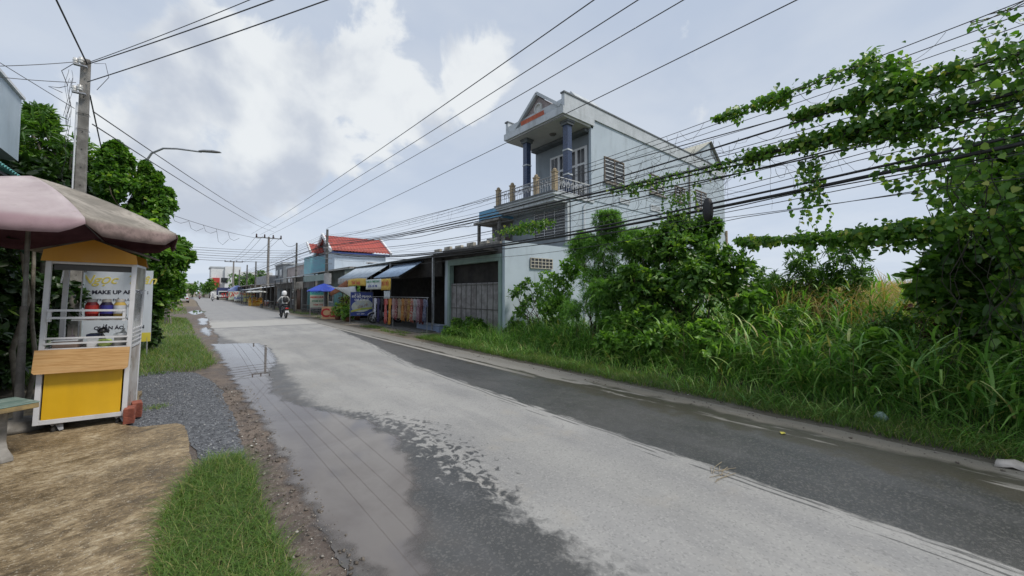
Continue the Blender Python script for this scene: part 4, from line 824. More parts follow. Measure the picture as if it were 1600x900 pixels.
mb.build('frame', wframe, ct, bev=.003)
MB().box(.055, WX-.055, .005, .015, zb+.052, zc-.03).build('front_panel', yel, ct)
fl = MB(); fl.add([(.0,-.006,zc-.02),(WX,-.006,zc-.02),(WX,-.14,zc-.30),(.0,-.14,zc-.30),(.0,.012,zc-.02),(WX,.012,zc-.02),(WX,-.122,zc-.31),(0,-.122,zc-.31)], [(0,3,2,1),(4,5,6,7),(0,1,5,4),(1,2,6,5),(2,3,7,6),(3,0,4,7)]); 
fl = MB(); a0 = (-.02,-.006); nseg = 4; fl.prism([(-.02,0),(-.02,-.24),(.0,-.262),(WX-.03,-.262),(WX-.005,-.245),(WX-.0,-.22),(WX-.0,0)], .018, Matrix.Translation((0,-.03,zc+.005))@Matrix.Rotation(R(82), 4, 'X')); fl.build('folding_counter', PINE, ct)
for nm, x in (('side_panel', WX-.006), ('side_panel', .001)):
    MB().box(x, x+.006, .045, DY-.045, zb+.052, zc-.03).build(nm, pm('cart_side', (.62,.6,.58), (.36,.3,.25), 3, .35, streak=.8, stcol=(.25,.18,.13)), ct)
MB().box(.045, WX-.045, DY-.012, DY-.004, zb+.052, zc-.03).build('back_panel', yel, ct)
MB().box(.045, WX-.045, .045, DY-.045, zc-.016, zc+.004).build('counter_top', pm('counter', (.3,.22,.16), (.2,.15,.11), 6, .5), ct)
MB().box(.06, WX-.06, .06, DY-.04, zb+.05, zb+.065).build('floor_panel', pm('cart_floor', (.2,.16,.1), (.14,.11,.08), 5, .7), ct)
for z in (1.02, 1.08): MB().box(.03, WX-.03, -.012, .004, z, z+.02).build('rail', wframe, ct)
for z in (1.31, 1.395): MB().box(.045, WX-.06, -.045, -.022, z, z+.024).build('shelf_rail', wframe, ct)
MB().box(.05,.075,-.04,.0,1.28,1.42).box(WX-.085,WX-.06,-.04,.0,1.28,1.42).build('shelf_bracket', wframe, ct)
glass = pm('cart_glass', (.7,.72,.72), (.6,.62,.62), 4, .12, trans=.85)
MB().box(WX*.3, WX-.05, .02, .30, 1.285, 1.30).build('glass_shelf', whitep, ct)
MB().box(WX-.012, WX-.006, .05, DY-.05, zc+.02, 1.62).build('side_glass', glass, ct)
mb = MB()
for z in (1.02,1.07,1.12,1.17): mb.box(WX-.004, WX+.012, .05, DY-.05, z, z+.012)
mb.build('side_rails', wframe, ct)
MB().box(WX-.002, WX+.004, .05, DY-.05, 1.66, 1.94).build('side_sign', pm('old_side', (.45,.44,.36), (.2,.17,.12), 5, .5), ct)
MB().box(.045, WX-.045, .055, .075, 1.87, 1.94).build('inner_beam', pm('post_dark', (.1,.1,.1)), ct)
MB().tube([(.165,DY-.06,zc),(.165,DY-.06,1.9)], .008, 6).tube([(.12,.1,1.95),(.1,.1,1.72)], .009, 6).build('hanging_bar', wframe, ct)
# gable roof
g = MB(); zr = 1.965; ap = 2.235
for y, th in ((-.03, .02), (DY+.02, .02)):
    g = MB(); g.prism([(-.03,zr-.0),(-.015,zr+.125),(WX*.5,ap),(WX+.0,zr+.11),(WX+.015,zr-.0)], th, Matrix.Translation((0,y,0))@Matrix.Rotation(R(90), 4, 'X')); g.build('gable', oran, ct)
g = MB(); g.corr((WX*.5,-.02,ap+.004), (WX*.5,DY+.05,ap+.004), (WX*.5+.13,0,-.17), amp=.006, pitch=.05).corr((WX*.5,DY+.05,ap+.006), (WX*.5,-.02,ap+.006), (-WX*.5-.13,0,-.17), amp=.006, pitch=.05)
g.build('roof_sheet', pm('old_tin', (.3,.29,.26), (.16,.14,.12), 8, .6), ct)
for (x, y) in ((.13,.1),(WX-.09,.1),(.13,DY-.1),(WX-.09,DY-.1)):
    cw = MB().lathe([(.012,-.014),(.05,-.014),(.055,-.006),(.055,.006),(.05,.014),(.012,.014)], (0,0,0), 18, Matrix.Translation((x+.03,y-.03,.055))@Matrix.Rotation(R(90), 4, 'Y')@Matrix.Rotation(R(25), 4, 'X')).build('wheel', rubber, ct)
    MB().box(x-.045,x+.045,y-.045,y+.045,.122,.134).prism([(-.03,.0),(.035,0),(.05,-.075),(.02,-.085)], .003, Matrix.Translation((x+.006,y-.02,.122))@Matrix.Rotation(R(90), 4, 'X')).prism([(-.03,.0),(.035,0),(.05,-.075),(.02,-.085)], .003, Matrix.Translation((x+.05,y-.045,.122))@Matrix.Rotation(R(60), 4, 'X')).build('caster_fork', steel, cw)
# things standing on / in the cart
CM = Matrix.Translation(C0)@Matrix.Rotation(A0, 4, 'Z')@Matrix.Rotation(R(1.2), 4, 'Y')
def incart(x, y, z): return CM@Vector((x, y, z))
def jar(x, y, z, lb, band, fill, rr=.058, h_=.235):
    p = incart(x, y, z); t_ = thing('jar', lb, 'jar', p, A0, absl=False)
    MB().lathe([(0,0),(rr,0),(rr,h_*.72),(rr*.7,h_*.86),(rr*.66,h_*.9)], n=18).build('body', fill, t_)
    MB().lathe([(rr+.001,h_*.28),(rr+.0015,h_*.7)], n=18).build('label', band, t_)
    MB().lathe([(rr*.72,h_*.86),(rr*.72,h_*.98),(rr*.62,h_*1.02),(0,h_*1.02)], n=18).build('lid', pm('jar_lid', (.45,.42,.38), (.3,.28,.26), 9, .35), t_)
jar(.375,.06,1.3,'squat jar with red label, leftmost of the three on the cart shelf', pm('label_red', (.55,.035,.03), (.6,.08,.05), 6, .4), pm('syrup_red', (.22,.015,.015), (.3,.02,.02), 5, .2))
jar(.495,.06,1.3,'squat jar with navy blue label, middle of the cart shelf', pm('label_blue', (.03,.03,.2), (.05,.05,.28), 6, .4), pm('syrup_dark', (.02,.015,.04), (.04,.02,.05), 5, .2))
jar(.61,.06,1.3,'clear jar with yellow contents, rightmost on the cart shelf', pm('label_pale', (.5,.52,.55), (.42,.44,.46), 6, .3), pm('syrup_yellow', (.45,.3,.06), (.5,.36,.1), 5, .2))
def bag(x, y, z, sx, sz, lb, mat, seed, nm='plastic_bag', cat='bag'):
    rr = random.Random(seed); vs_ = []; N_ = 12; K_ = 7
    for i in range(K_):
        u = i/(K_-1); w_ = sx*(math.sin(PI*min(u*1.25+.18,1))**.6*(1-.55*u)+.06)
        for j in range(N_): a = 2*PI*j/N_; q_ = w_*(1+rr.uniform(-.2,.2)); vs_.append((q_*math.cos(a), q_*.8*math.sin(a), sz*u+rr.uniform(-.01,.01)))
    mb = MB().add(vs_, [(i*N_+j, i*N_+(j+1)%N_, (i+1)*N_+(j+1)%N_, (i+1)*N_+j) for i in range(K_-1) for j in range(N_)]+[tuple(range((K_-1)*N_, K_*N_)), tuple(range(N_))[::-1]], True)
    o = mb.build(nm, mat); p = incart(x, y, z); o.location = p; o.rotation_euler = (0,0,rr.uniform(0,3)); return tag(o, lb, cat)
plg = pm('bag_grey', (.5,.47,.48), (.38,.34,.36), 8, .35); 
bag(.20,.2,.965,.085,.22,'greyish pink plastic bag standing at left on the cart counter', pm('bag_pink', (.42,.33,.34), (.3,.22,.23), 8, .35), 4)
bag(.45,.22,.965,.06,.22,'pale knotted plastic bag in the middle of the cart counter', plg, 8)
bag(.47,.12,1.13,.06,.1,'crumpled dark bag under the shelf of the cart', pm('bag_black', (.02,.02,.025), (.04,.04,.045), 8, .35), 12)
bag(.63,.2,1.05,.045,.17,'clear plastic bag of pale cups at the right of the cart counter', pm('bag_clear', (.6,.6,.58), (.45,.45,.42), 8, .3), 15)
def stuffbox(x0_, x1_, y0_, y1_, z0_, z1_, nm, lb, cat, mat, lidm=None):
    c_ = incart((x0_+x1_)/2, (y0_+y1_)/2, z0_); t_ = thing(nm, lb, cat, c_, A0, absl=False); w_, d_ = (x1_-x0_)/2, (y1_-y0_)/2; h_ = z1_-z0_
    MB().box(-w_, w_, -d_, d_, 0, h_*.82).build('tub', mat, t_, bev=.008); MB().box(-w_-.006, w_+.006, -d_-.006, d_+.006, h_*.82, h_).build('lid', lidm or whitep, t_, bev=.005)
stuffbox(.07,.27,.08,.3,.964,1.06,'storage_tub','low translucent tub with brown contents at the left of the cart counter','tub', pm('tub_brown', (.33,.22,.17), (.24,.17,.13), 6, .4))
stuffbox(.34,.44,.1,.26,.964,1.12,'storage_tub','upright white tub behind the lower rails, middle of the cart','tub', whitep, pm('lid_navy', (.02,.03,.08)))
stuffbox(.57,.68,.1,.26,.964,1.12,'storage_tub','grey box under the jars at the right of the cart counter','tub', pm('box_grey', (.25,.25,.25), (.18,.18,.18), 5, .5))
p = incart(.5,.07,.966); o = MB().lathe([(0,0),(.035,0),(.06,.03),(.064,.07),(.05,.09),(0,.095)], n=16).build('lime_bowl', pm('lime', (.35,.5,.08), (.45,.55,.2), 5, .3)); o.location = p; tag(o, 'lime green plastic bowl behind the bottom rails of the cart', 'bowl')
# hollow bricks beside the back wheel
brick = pm('hollow_brick', (.33,.10,.06), (.2,.06,.04), 8, .85, .5, 60)
def brickpile(p, rz, lb):
    mb = MB(); 
    mb.box(-.045,.045,-.1,.1,0,.088)
    for k in range(5): 
        z = .004+k*.017; mb.box(-.0485,.0485,-.1035,.1035,z,z+.010)
    o = mb.build('hollow_brick', brick); o.location = p; o.rotation_euler = (0,0,rz); return tag(o, lb, 'brick', 'hollow bricks beside the cart')
for k, (x, y, z, a, lb) in enumerate(((WX+.035,.0,.035,.1,'hollow red brick, bottom of the front pair beside the cart wheel'),(WX+.035,.0,.125,.06,'hollow red brick, top of the front pair beside the cart wheel'),(WX+.06,.27,.035,.1,'hollow red brick, bottom of the rear pair beside the cart'),(WX+.055,.27,.125,.2,'hollow red brick, top of the rear pair beside the cart'))):
    p = incart(x, y, z); p.z = z; brickpile(p, A0+a, lb)
# ---------- green stone benches
m, t, b, o, co = newmat('bench_top'); x, y, z = t.sep(co); n1 = t.noise(t.comb(t.m('MULTIPLY', x, 2.2), t.m('MULTIPLY', y, 14.), z), 2., 6, .7, .4)
t.l(t.ramp(n1, [(.3,(.06,.10,.085)),(.48,(.16,.24,.21)),(.62,(.34,.42,.38)),(.75,(.5,.53,.48))]), b.inputs['Base Color']); b.inputs['Roughness'].default_value = .45; BT = m
edm = pm('bench_edge', (.34,.25,.11), (.22,.17,.09), 8, .7, .4, 60)
def bench(loc, rz, L, Wd, h_, lb, legs=((.28),(.72))):
    t_ = thing('stone_bench', lb, 'bench', loc, rz, absl=False)
    tp = MB().box(-L, 0, -Wd/2, Wd/2, h_-.012, h_).build('bench_top', BT, t_, bev=.004)
    MB().box(-L, 0-.002, -Wd/2+.003, Wd/2-.003, h_-.06, h_-.0125).build('bench_edge', edm, t_, bev=.006)
    for u in legs:
        x = -L*u; w_ = Wd*.5
        MB().prism([(-.06,h_-.061),(-.055,.16),(-.09,.10),(-w_*.86,.045),(-w_*.9,0),(w_*.9,0),(w_*.86,.045),(.09,.10),(.055,.16),(.06,h_-.061)], .085, Matrix.Translation((x+.04,0,0))@Matrix.Rotation(R(90), 4, 'Z')@Matrix.Rotation(R(90), 4, 'X')).build('leg', conc, t_, bev=.01)
    return t_
bench((-1.22,6.03,.035), R(31), 1.3, .46, .52, 'mottled green stone bench with flared concrete legs, front left corner', legs=(.2,.78))
bench((-2.75,8.35,0), R(20), 1.3, .5, .46, 'second green stone bench standing in the shade further back')
# folded shadowy blue curtain not built; the white lettered sign
t_ = thing('lettered_sign', 'tall white board with yellow script and black lettering on thin legs', 'sign', (-1.35,13.3,0))
A_, B_ = Vector((-1.98,13.42,0)), Vector((-.76,13.2,0)); rt_ = (B_-A_).normalized(); MF = face((A_+B_)/2+Vector((0,0,1.28)), rt_); wd = (B_-A_).length
sgw = pm('sign_white', (.68,.73,.8), (.62,.67,.74), 1.2, .4, streak=.2)
MB().box(-wd/2, wd/2, -.88, .88, -.02, 0, MF).build('board', sgw, t_)
MB().box(.12, wd/2, -.88, -.66, .001, .004, MF).build('yellow_strip', pm('sign_yellow', (.7,.6,.08), (.65,.55,.07), 4, .5), t_)
MB().bar((B_.x-.06,B_.y+.02,0),(B_.x-.06,B_.y+.02,.5),.025).build('leg', steel, t_); MB().bar((A_.x+.06,A_.y+.02,0),(A_.x+.06,A_.y+.02,.5),.025).build('leg', steel, t_)
gold = pm('sign_gold', (.72,.62,.16), (.68,.58,.14), 4, .4); ink = pm('sign_ink', (.02,.02,.04), (.03,.03,.05), 4, .5)
def ft(s, x, y, sz, mat, par, M, **k): return text(s, M@Matrix.Translation((x, y, .002)), sz, mat, par, **k)
ft('Ngọc  Trân', 0.0, .55, .29, gold, t_, MF, shear=.35, bold=.004); ft('* MAKE UP ARTIST :', .0, .30, .125, ink, t_, MF, bold=.004); ft('DẠY TRANG ĐIỂM, LÀM TÓC', -.05, .13, .075, ink, t_, MF); ft('TẠI NHÀ, CÔ DÂU...', .12, -.02, .075, ink, t_, MF)
ft('CHO THUÊ ÁO DÀI', -.05, -.25, .09, ink, t_, MF); ft('QUẦN ÁO, KHĂN', .05, -.55, .11, ink, t_, MF, bold=.003); ft('098', .36, -.82, .13, ink, t_, MF, bold=.003)
# pale cabinet seen through the cart
t_ = thing('white_cabinet', 'narrow pale cabinet with a dark bracket, seen through the cart opening', 'cabinet', (-1.86,12,0))
MB().box(-1.95,-1.78,12,12.3,0,2.05).build('body', pm('cab_white', (.5,.56,.6), (.4,.46,.5), 2, .4), t_, bev=.01); MB().box(-1.93,-1.80,11.98,11.999,.1,1.95).build('door', whitep, t_); MB().box(-1.97,-1.76,11.95,12.3,2.052,2.1).build('top', conc_d, t_)
# ---------- building at the left edge: pale wall above a teal awning
t_ = thing('left_building', 'pale blue walled building cut by the left edge, above the teal awning', 'building', (-4,10,0))
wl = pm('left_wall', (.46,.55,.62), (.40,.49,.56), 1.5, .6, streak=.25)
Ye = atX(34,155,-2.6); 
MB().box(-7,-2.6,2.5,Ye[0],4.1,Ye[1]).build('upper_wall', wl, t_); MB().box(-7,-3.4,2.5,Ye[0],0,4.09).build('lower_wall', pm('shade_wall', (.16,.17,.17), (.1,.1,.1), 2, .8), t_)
MB().box(-7.02,-2.56,2.5,Ye[0]+.03,Ye[1],Ye[1]+.05).build('coping', white, t_)
yb, zb_ = atX(38,280,-2.0); aw = thing('teal_awning', 'teal corrugated awning at the left edge above the umbrella', 'awning', (-2.3,yb,3.9))
MB().corr((-2.0,2.5,zb_),(-2.0,yb,zb_),(-1.3,0,.55), amp=.02, pitch=.1).build('awning_sheet', pm('teal_sheet', (.10,.33,.31), (.14,.42,.39), 3, .45), aw); MB().bar((-2.1,2.5,zb_-.05),(-2.1,yb,zb_-.05),.04).build('awning_beam', blackp, aw)
# ================================================================ THE HOUSE ON THE RIGHT
hw = pm('house_wall', (.50,.58,.64), (.43,.505,.565), .55, .75, .12, 40, lo=.3, hi=.7, streak=.5, stcol=(.22,.25,.26), grain=.15); hshade = pm('house_shaded', (.27,.31,.34), (.23,.265,.29), 1.2, .75, .1, 40, streak=.5, stcol=(.15,.17,.18), grain=.15)
trimw = pm('house_trim', (.55,.59,.62), (.46,.5,.52), 2, .7, streak=.6, stcol=(.25,.26,.26)); darkt = pm('dark_trim', (.16,.18,.19), (.12,.13,.14), 3, .7); soff = pm('soffit', (.56,.57,.55), (.5,.51,.49), 2, .8)
bluec = pm('blue_tile', (.045,.07,.14), (.035,.055,.11), 6, .3, streak=.2); ystone = pm('yellow_stone', (.44,.35,.22), (.27,.21,.14), 16, .75, .8, 30); gdark = pm('dark_glass', (.02,.023,.025), (.05,.055,.06), 1.5, .12); ironw = pm('white_iron', (.62,.64,.66), (.5,.5,.5), 4, .5)
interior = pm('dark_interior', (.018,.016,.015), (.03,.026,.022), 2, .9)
Y0, Y1 = 10.1, 13.65
hs = thing('terraced_house', 'tall narrow pale blue house with blue columned balcony and gabled roof', 'house', (13,11.9,0))
MB().box(11.45,26.3,Y0,Y1,0,5.3).box(12.9,26.3,Y0+.001,Y1-.001,5.5,9.0).box(10.55,26.299,Y0+.03,Y1-.03,5.3,5.5).box(12.75,12.9,Y0,Y0+.12,5.5,9.0).build('wall', hw, hs)
MB().box(11.44,11.449,Y0+.02,Y1-.02,3.5,5.3).box(12.89,12.899,Y0+.125,Y1-.01,5.5,8.6).build('front_wall', hshade, hs)  # front faces: darker copy of the wall colour, their shade painted in
# parapet band and canopy roof
MB().box(11.05,26.35,Y0-.06,Y0+.1,8.95,9.5).box(11.05,26.35,Y1-.1,Y1+.06,8.95,9.5).box(26.2,26.35,Y0,Y1,8.95,9.5).box(11.05,11.2,Y0+.11,Y1-.11,8.95,9.3).build('parapet', trimw, hs)
MB().box(11.0,26.38,Y0-.09,Y0+.12,9.5,9.56).box(11.0,26.38,Y1-.12,Y1+.09,9.5,9.56).build('coping', darkt, hs)
MB().box(10.95,12.9,Y0-.08,Y1+.08,8.66,8.95).build('canopy_slab', trimw, hs); MB().box(11.05,12.9,Y0,Y1,8.58,8.66).build('canopy_soffit', soff, hs)
MB().box(12.55,12.89,Y0+.15,Y1-.05,8.44,8.58).build('beam', darkt, hs); MB().lathe([(0,-.06),(.12,-.05),(.16,0),(0,0)], (12.0,11.6,8.58), 14).build('ceiling_lamp', conc_d, hs)
# front pediment
pg = pm('pediment_stone', (.24,.20,.20), (.36,.31,.30), 14, .8, .5, 30)
def gprism(mb, x0_, x1_, ya, yb, yc, z0_, z1_): return mb.prism([(ya, z0_), (yb, z0_), (yc, z1_)], x1_-x0_, Matrix.Translation((x0_,0,0))@Matrix(((0,0,1,0),(1,0,0,0),(0,1,0,0),(0,0,0,1))))
gprism(MB(), 11.1, 11.9, 10.35, 12.85, 11.55, 8.951, 9.93).build('pediment', pg, hs)
mb = MB(); mb.bar((11.02,12.95,8.97),(11.02,11.55,10.06),.16,.12).bar((11.02,10.2,9.02),(11.02,11.55,10.06),.16,.12)
mb.bar((11.3,12.95,8.99),(11.3,11.55,10.08),.45,.05).bar((11.3,10.2,9.04),(11.3,11.55,10.08),.45,.05); mb.build('pediment_moulding', trimw, hs)
gprism(MB(), 11.95, 13.6, 10.05, 11.7, 10.5, 9.5, 10.05).build('second_gable', trimw, hs)
MB().lathe([(.24,0),(.24,.05),(.17,.07),(.17,.02),(0,.02)], (0,0,0), 24, Matrix.Translation((11.1,11.55,9.42))@Matrix.Rotation(R(-90), 4, 'Y')).build('medallion', soff, hs)
MB().add([(10.93,12.5,9.0),(10.93,11.05,9.0),(10.9,11.05,9.12),(10.9,12.5,9.12),(10.935,12.5,8.95),(10.935,11.05,8.95)], [(0,1,2,3),(4,5,1,0)]).build('orange_banner', pm('orange_banner', (.55,.14,.06), (.45,.1,.05), 4, .6), hs)
# rear gable roof
rt_m = pm('rear_tiles', (.42,.42,.36), (.32,.32,.27), 6, .8, .5, 12)
g = MB().prism([(21.9,9.5),(26.3,9.5),(24.4,10.95)], 2.9, Matrix.Translation((0,Y0+3.0,0))@Matrix.Rotation(R(90), 4, 'X')); g.build('rear_gable', hw, hs)
g = MB().corr((24.45,Y0-.05,11.0),(24.45,Y1,11.0),(-2.8,0,-1.62),amp=.02,pitch=.2).corr((24.45,Y0-.05,11.0),(24.45,Y1,11.0),(2.1,0,-1.62),amp=.02,pitch=.2); g.build('rear_roof', rt_m, hs)
# balcony
MB().box(10.40,12.89,Y0-.04,Y1+.04,5.38,5.50).box(10.48,11.44,Y0,Y1,5.28,5.38).box(10.56,11.44,Y0+.04,Y1-.04,5.16,5.28).build('balcony_slab', trimw, hs)
MB().box(10.36,10.5,Y0-.07,Y1+.07,5.46,5.51).build('balcony_lip', darkt, hs)
for y in (Y0+.02, 11.15, 12.65, Y1-.02):
    MB().box(10.47,10.65,y-.09,y+.09,5.5,6.22).box(10.45,10.67,y-.11,y+.11,6.22,6.27).build('balcony_pillar', ystone, hs, bev=.01)
    MB().lathe([(0,.13),(.05,.11),(.09,.05),(.07,0),(0,0)], (10.56,y,6.27), 10).build('finial', ystone, hs)
def railing(a, b_, z0_, z1_, mat=ironw, n=10, par=hs):
    a, b_ = Vector(a), Vector(b_); mb = MB(); mb.bar(a+Vector((0,0,z1_)), b_+Vector((0,0,z1_)), .035).bar(a+Vector((0,0,z0_)), b_+Vector((0,0,z0_)), .025); L = (b_-a).length; d = (b_-a).normalized()
    k = max(2, int(L/.13))
    for i in range(k+1): p = a+d*L*i/k; mb.tube([p+Vector((0,0,z0_)), p+Vector((0,0,z1_))], .009, 5, cap=False)
    for i in range(max(1, int(L/.26))):                            # scrolls
        cx = a+d*(.13+.26*i); pts = [cx+d*(.10*math.cos(q_)*(1-q_/16))+Vector((0,0,z0_+(z1_-z0_)*.55+.15*math.sin(q_)*(1-q_/16))) for q_ in np.linspace(0, 9, 22)]; mb.tube(pts, .012, 5, cap=False)
    return mb.build('railing', mat, par)
for ya, yb in ((Y0+.12,11.05),(11.25,12.55),(12.75,Y1-.12)): railing((10.56,ya,0),(10.56,yb,0),5.56,6.1)
railing((10.68,Y0+.02,0),(12.7,Y0+.02,0),5.56,6.1)
for y in (Y0+.25, 12.8):
    MB().box(11.42,11.68,y-.13,y+.13,5.5,8.4).build('column', bluec, hs, bev=.01)
    MB().box(11.405,11.695,y-.145,y+.145,6.35,6.41).box(11.405,11.695,y-.145,y+.145,7.35,7.41).box(11.39,11.71,y-.16,y+.16,5.501,5.62).build('column_band', trimw, hs)
    MB().box(11.36,11.74,y-.19,y+.19,8.4,8.5).box(11.33,11.77,y-.22,y+.22,8.5,8.58).build('capital', darkt, hs)
# balcony door: four white leaves with panes
dr = MB().box(12.84,12.888,10.4,12.6,5.5,7.95).build('balcony_door', white, hs)
for k in range(4):
    ya = 10.46+k*.53; 
    for (za, zb2) in ((5.6,6.25),(6.35,7.15),(7.25,7.85)): MB().box(12.825,12.839,ya+.08,ya+.25,za,zb2).box(12.825,12.839,ya+.29,ya+.45,za,zb2).build('pane', gdark, dr)
# windows on the long side wall
def window(par, xa, xb, za, zb2, nm='window', bars=5, vert=2, y=Y0, fm=None):
    f = MB(); fm = fm or trimw; t2 = .05
    f.box(xa,xb,y-.04,y-.002,za,za+t2).box(xa,xb,y-.04,y-.002,zb2-t2,zb2).box(xa,xa+t2,y-.04,y-.002,za+t2,zb2-t2).box(xb-t2,xb,y-.04,y-.002,za+t2,zb2-t2)
    for v in range(1, vert): x = xa+(xb-xa)*v/vert; f.box(x-.03,x+.03,y-.045,y-.003,za+t2,zb2-t2)
    fo = f.build(nm, fm, par); MB().box(xa+t2,xb-t2,y-.012,y-.003,za+t2,zb2-t2).build('pane', gdark, fo); g_ = MB()
    for k in range(bars): z = za+t2+(zb2-za-2*t2)*(k+.5)/bars; g_.box(xa+t2,xb-t2,y-.03,y-.018,z-.022,z+.022)
    g_.build('grille', trimw, fo); return fo
wood = pm('brown_frame', (.2,.16,.12), (.14,.11,.08), 8, .7)
window(hs, 13.62,15.1,6.45,7.56,bars=6,fm=wood); window(hs, 17.3,18.6,6.6,7.55,bars=6,fm=wood); window(hs, 22.2,23.6,6.5,7.6,bars=6,fm=wood)
window(hs, 14.7,15.5,5.68,5.92,'vent',bars=3,vert=1); window(hs, 17.3,18.2,5.7,6.0,'vent',bars=3,vert=1); window(hs, 19.8,20.9,6.5,7.4,bars=5,fm=wood); window(hs, 15.2,16.3,3.9,4.5,'vent',bars=4,vert=1); window(hs, 19.0,20.0,4.2,4.9,'vent',bars=4,vert=1)
dw = pm('damp_mark', (.30,.35,.37), (.24,.28,.29), 5, .85)
MB().tube([(12.2,Y0-.06,.2),(12.2,Y0-.06,5.2)], .03, 8).build('downpipe', whitep, hs); MB().tube([(21.4,Y0-.06,.2),(21.4,Y0-.06,8.8)], .04, 8).build('downpipe', conc, hs)
for xx in (13.6, 17.28, 22.18): MB().box(xx-.05,xx+(1.6 if xx < 22 else 1.5),Y0-.09,Y0-.001,6.38 if xx < 17 else (6.52 if xx < 20 else 6.42),6.44 if xx < 17 else (6.59 if xx < 20 else 6.49)).build('window_sill', conc, hs)
MB().box(26.3,26.42,Y0-.1,Y0+.05,0,5.6).build('corner_post', ystone, hs)
# first floor recess with long barred window
wf = MB().box(11.40,11.438,10.3,12.15,3.9,5.05).build('front_window', darkt, hs); MB().box(11.392,11.399,10.36,12.09,3.96,4.99).build('pane', gdark, wf); g_ = MB()
for k in range(9): z = 4.0+k*.117; g_.box(11.36,11.38,10.32,12.13,z,z+.018)
for y in (10.32,10.9,11.5,12.12): g_.box(11.358,11.384,y-.012,y+.012,3.92,5.03)
g_.build('grille', ironw, wf); MB().box(11.30,11.42,10.14,10.26,3.5,5.16).build('pilaster', trimw, hs)
MB().tube([(11.34,10.2,3.5),(11.34,10.2,5.1)], .035, 8).build('downpipe', whitep, hs)
# ground floor annex with garage
ax = thing('garage_annex', 'white flat roofed annex with green pillars and a grey folding gate', 'annex', (9,12,0))
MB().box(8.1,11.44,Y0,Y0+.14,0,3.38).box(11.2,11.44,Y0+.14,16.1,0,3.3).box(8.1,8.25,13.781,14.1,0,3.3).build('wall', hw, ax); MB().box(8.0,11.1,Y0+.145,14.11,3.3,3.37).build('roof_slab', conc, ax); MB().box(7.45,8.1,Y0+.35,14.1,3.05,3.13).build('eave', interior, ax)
grn = pm('green_plaster', (.28,.38,.34), (.22,.31,.28), 2, .8, streak=.5, stcol=(.12,.15,.13)); 
for y, w_ in ((10.25,.14),(13.62,.16)): MB().box(8.04,8.24,y,y+w_,0,2.95).build('pillar', grn, ax)
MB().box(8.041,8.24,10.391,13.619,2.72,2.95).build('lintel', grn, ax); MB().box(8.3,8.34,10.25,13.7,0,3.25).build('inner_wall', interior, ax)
MB().box(8.08,8.24,10.25,15.1,2.96,3.29).build('fascia', pm('shaded_fascia', (.03,.026,.024), (.12,.12,.12), 1.2, .85), ax)  # fascia, like the eave, near-black: shadow beneath the eave put into the colour
gt = MB(); n_ = 40
for i in range(n_):
    y = 10.42+(13.6-10.42)*i/n_; gt.add([(8.12,y,.02),(8.12,y,1.98),(8.17,y+.04,1.98),(8.17,y+.04,.02)], [(0,1,2,3)]); gt.add([(8.17,y+.04,.02),(8.17,y+.04,1.98),(8.12,y+.0795,1.98),(8.12,y+.0795,.02)], [(0,1,2,3)])
gt.build('folding_gate', pm('gate_grey', (.34,.33,.33), (.22,.21,.21), 4, .5, metal=.3, streak=.6, stcol=(.1,.07,.06)), ax)
mb = MB()
for z in (.12,1.0,1.9): mb.box(8.105,8.118,10.42,13.6,z,z+.03)
for k in range(10): mb.box(8.1,8.117,10.42+k*.345,10.435+k*.345,.02,1.98)
mb.build('gate_bars', conc_d, ax)
wv = MB().box(9.25,10.35,Y0-.035,Y0-.004,2.5,2.86).build('vent_window', gdark, ax); g_ = MB()
for k in range(7): x = 9.25+k*.183; g_.box(x-.012,x+.012,Y0-.06,Y0-.036,2.5,2.86)
for z in (2.5,2.62,2.74,2.86): g_.box(9.24,10.36,Y0-.062,Y0-.04,z-.011,z+.011)
g_.build('grille', pm('cream_iron', (.62,.58,.48)), wv)
mb = MB()
for k in range(5): mb.box(8.0,8.12,11+k*.85,11.45+k*.85,3.371,3.47+.03*(k%2))
mb.build('roof_blocks', pm('cream_block', (.6,.56,.46), (.3,.28,.24), 5, .8), ax)
st_ = thing('blue_step_block', 'low blue painted concrete block at the shop corner', 'block', (8,14.9,0)); MB().box(7.72,8.03,13.9,15.9,0,.27).build('block', pm('blue_block', (.20,.27,.42), (.26,.32,.45), 3, .7, .3, 40, streak=.5), st_, bev=.012); MB().box(7.7,8.05,13.88,15.92,.27,.30).build('cap', pm('pale_cap', (.35,.4,.5)), st_)
# left neighbour with blue parapet
nb = thing('neighbour_house', 'two storey house with light blue parapet left of the columned balcony', 'house', (12.5,14.6,0))
MB().box(11.6,16,Y1+.02,15.5,3.2,4.95).build('wall', pm('nb_wall', (.3,.31,.32), (.22,.22,.22), 2, .8, streak=.6), nb); MB().box(10.8,11.55,Y1+.06,15.5,5.05,5.6).build('parapet', pm('blue_parapet', (.12,.33,.52), (.16,.38,.56), 2, .7, streak=.4), nb)
MB().box(10.6,16,Y1+.02,15.7,4.95,5.05).build('slab', conc, nb); MB().box(10.7,10.8,Y1+.1,Y1+.25,3.6,4.95).box(10.7,10.8,15.35,15.5,3.6,4.95).build('post', conc_d, nb)
wf = MB().box(11.55,11.598,13.95,15.25,3.75,4.7).build('window', darkt, nb)
for k in range(3): MB().box(11.535,11.549,14.0+k*.42,14.36+k*.42,3.82,4.3).build('pane', pm('red_pane', (.08,.03,.03), (.03,.02,.02)), wf)
MB().box(10.82,11.0,Y1+.06,14.9,3.6,4.2).build('low_wall', pm('worn_cream', (.42,.4,.34), (.25,.25,.24), 4, .8), nb)
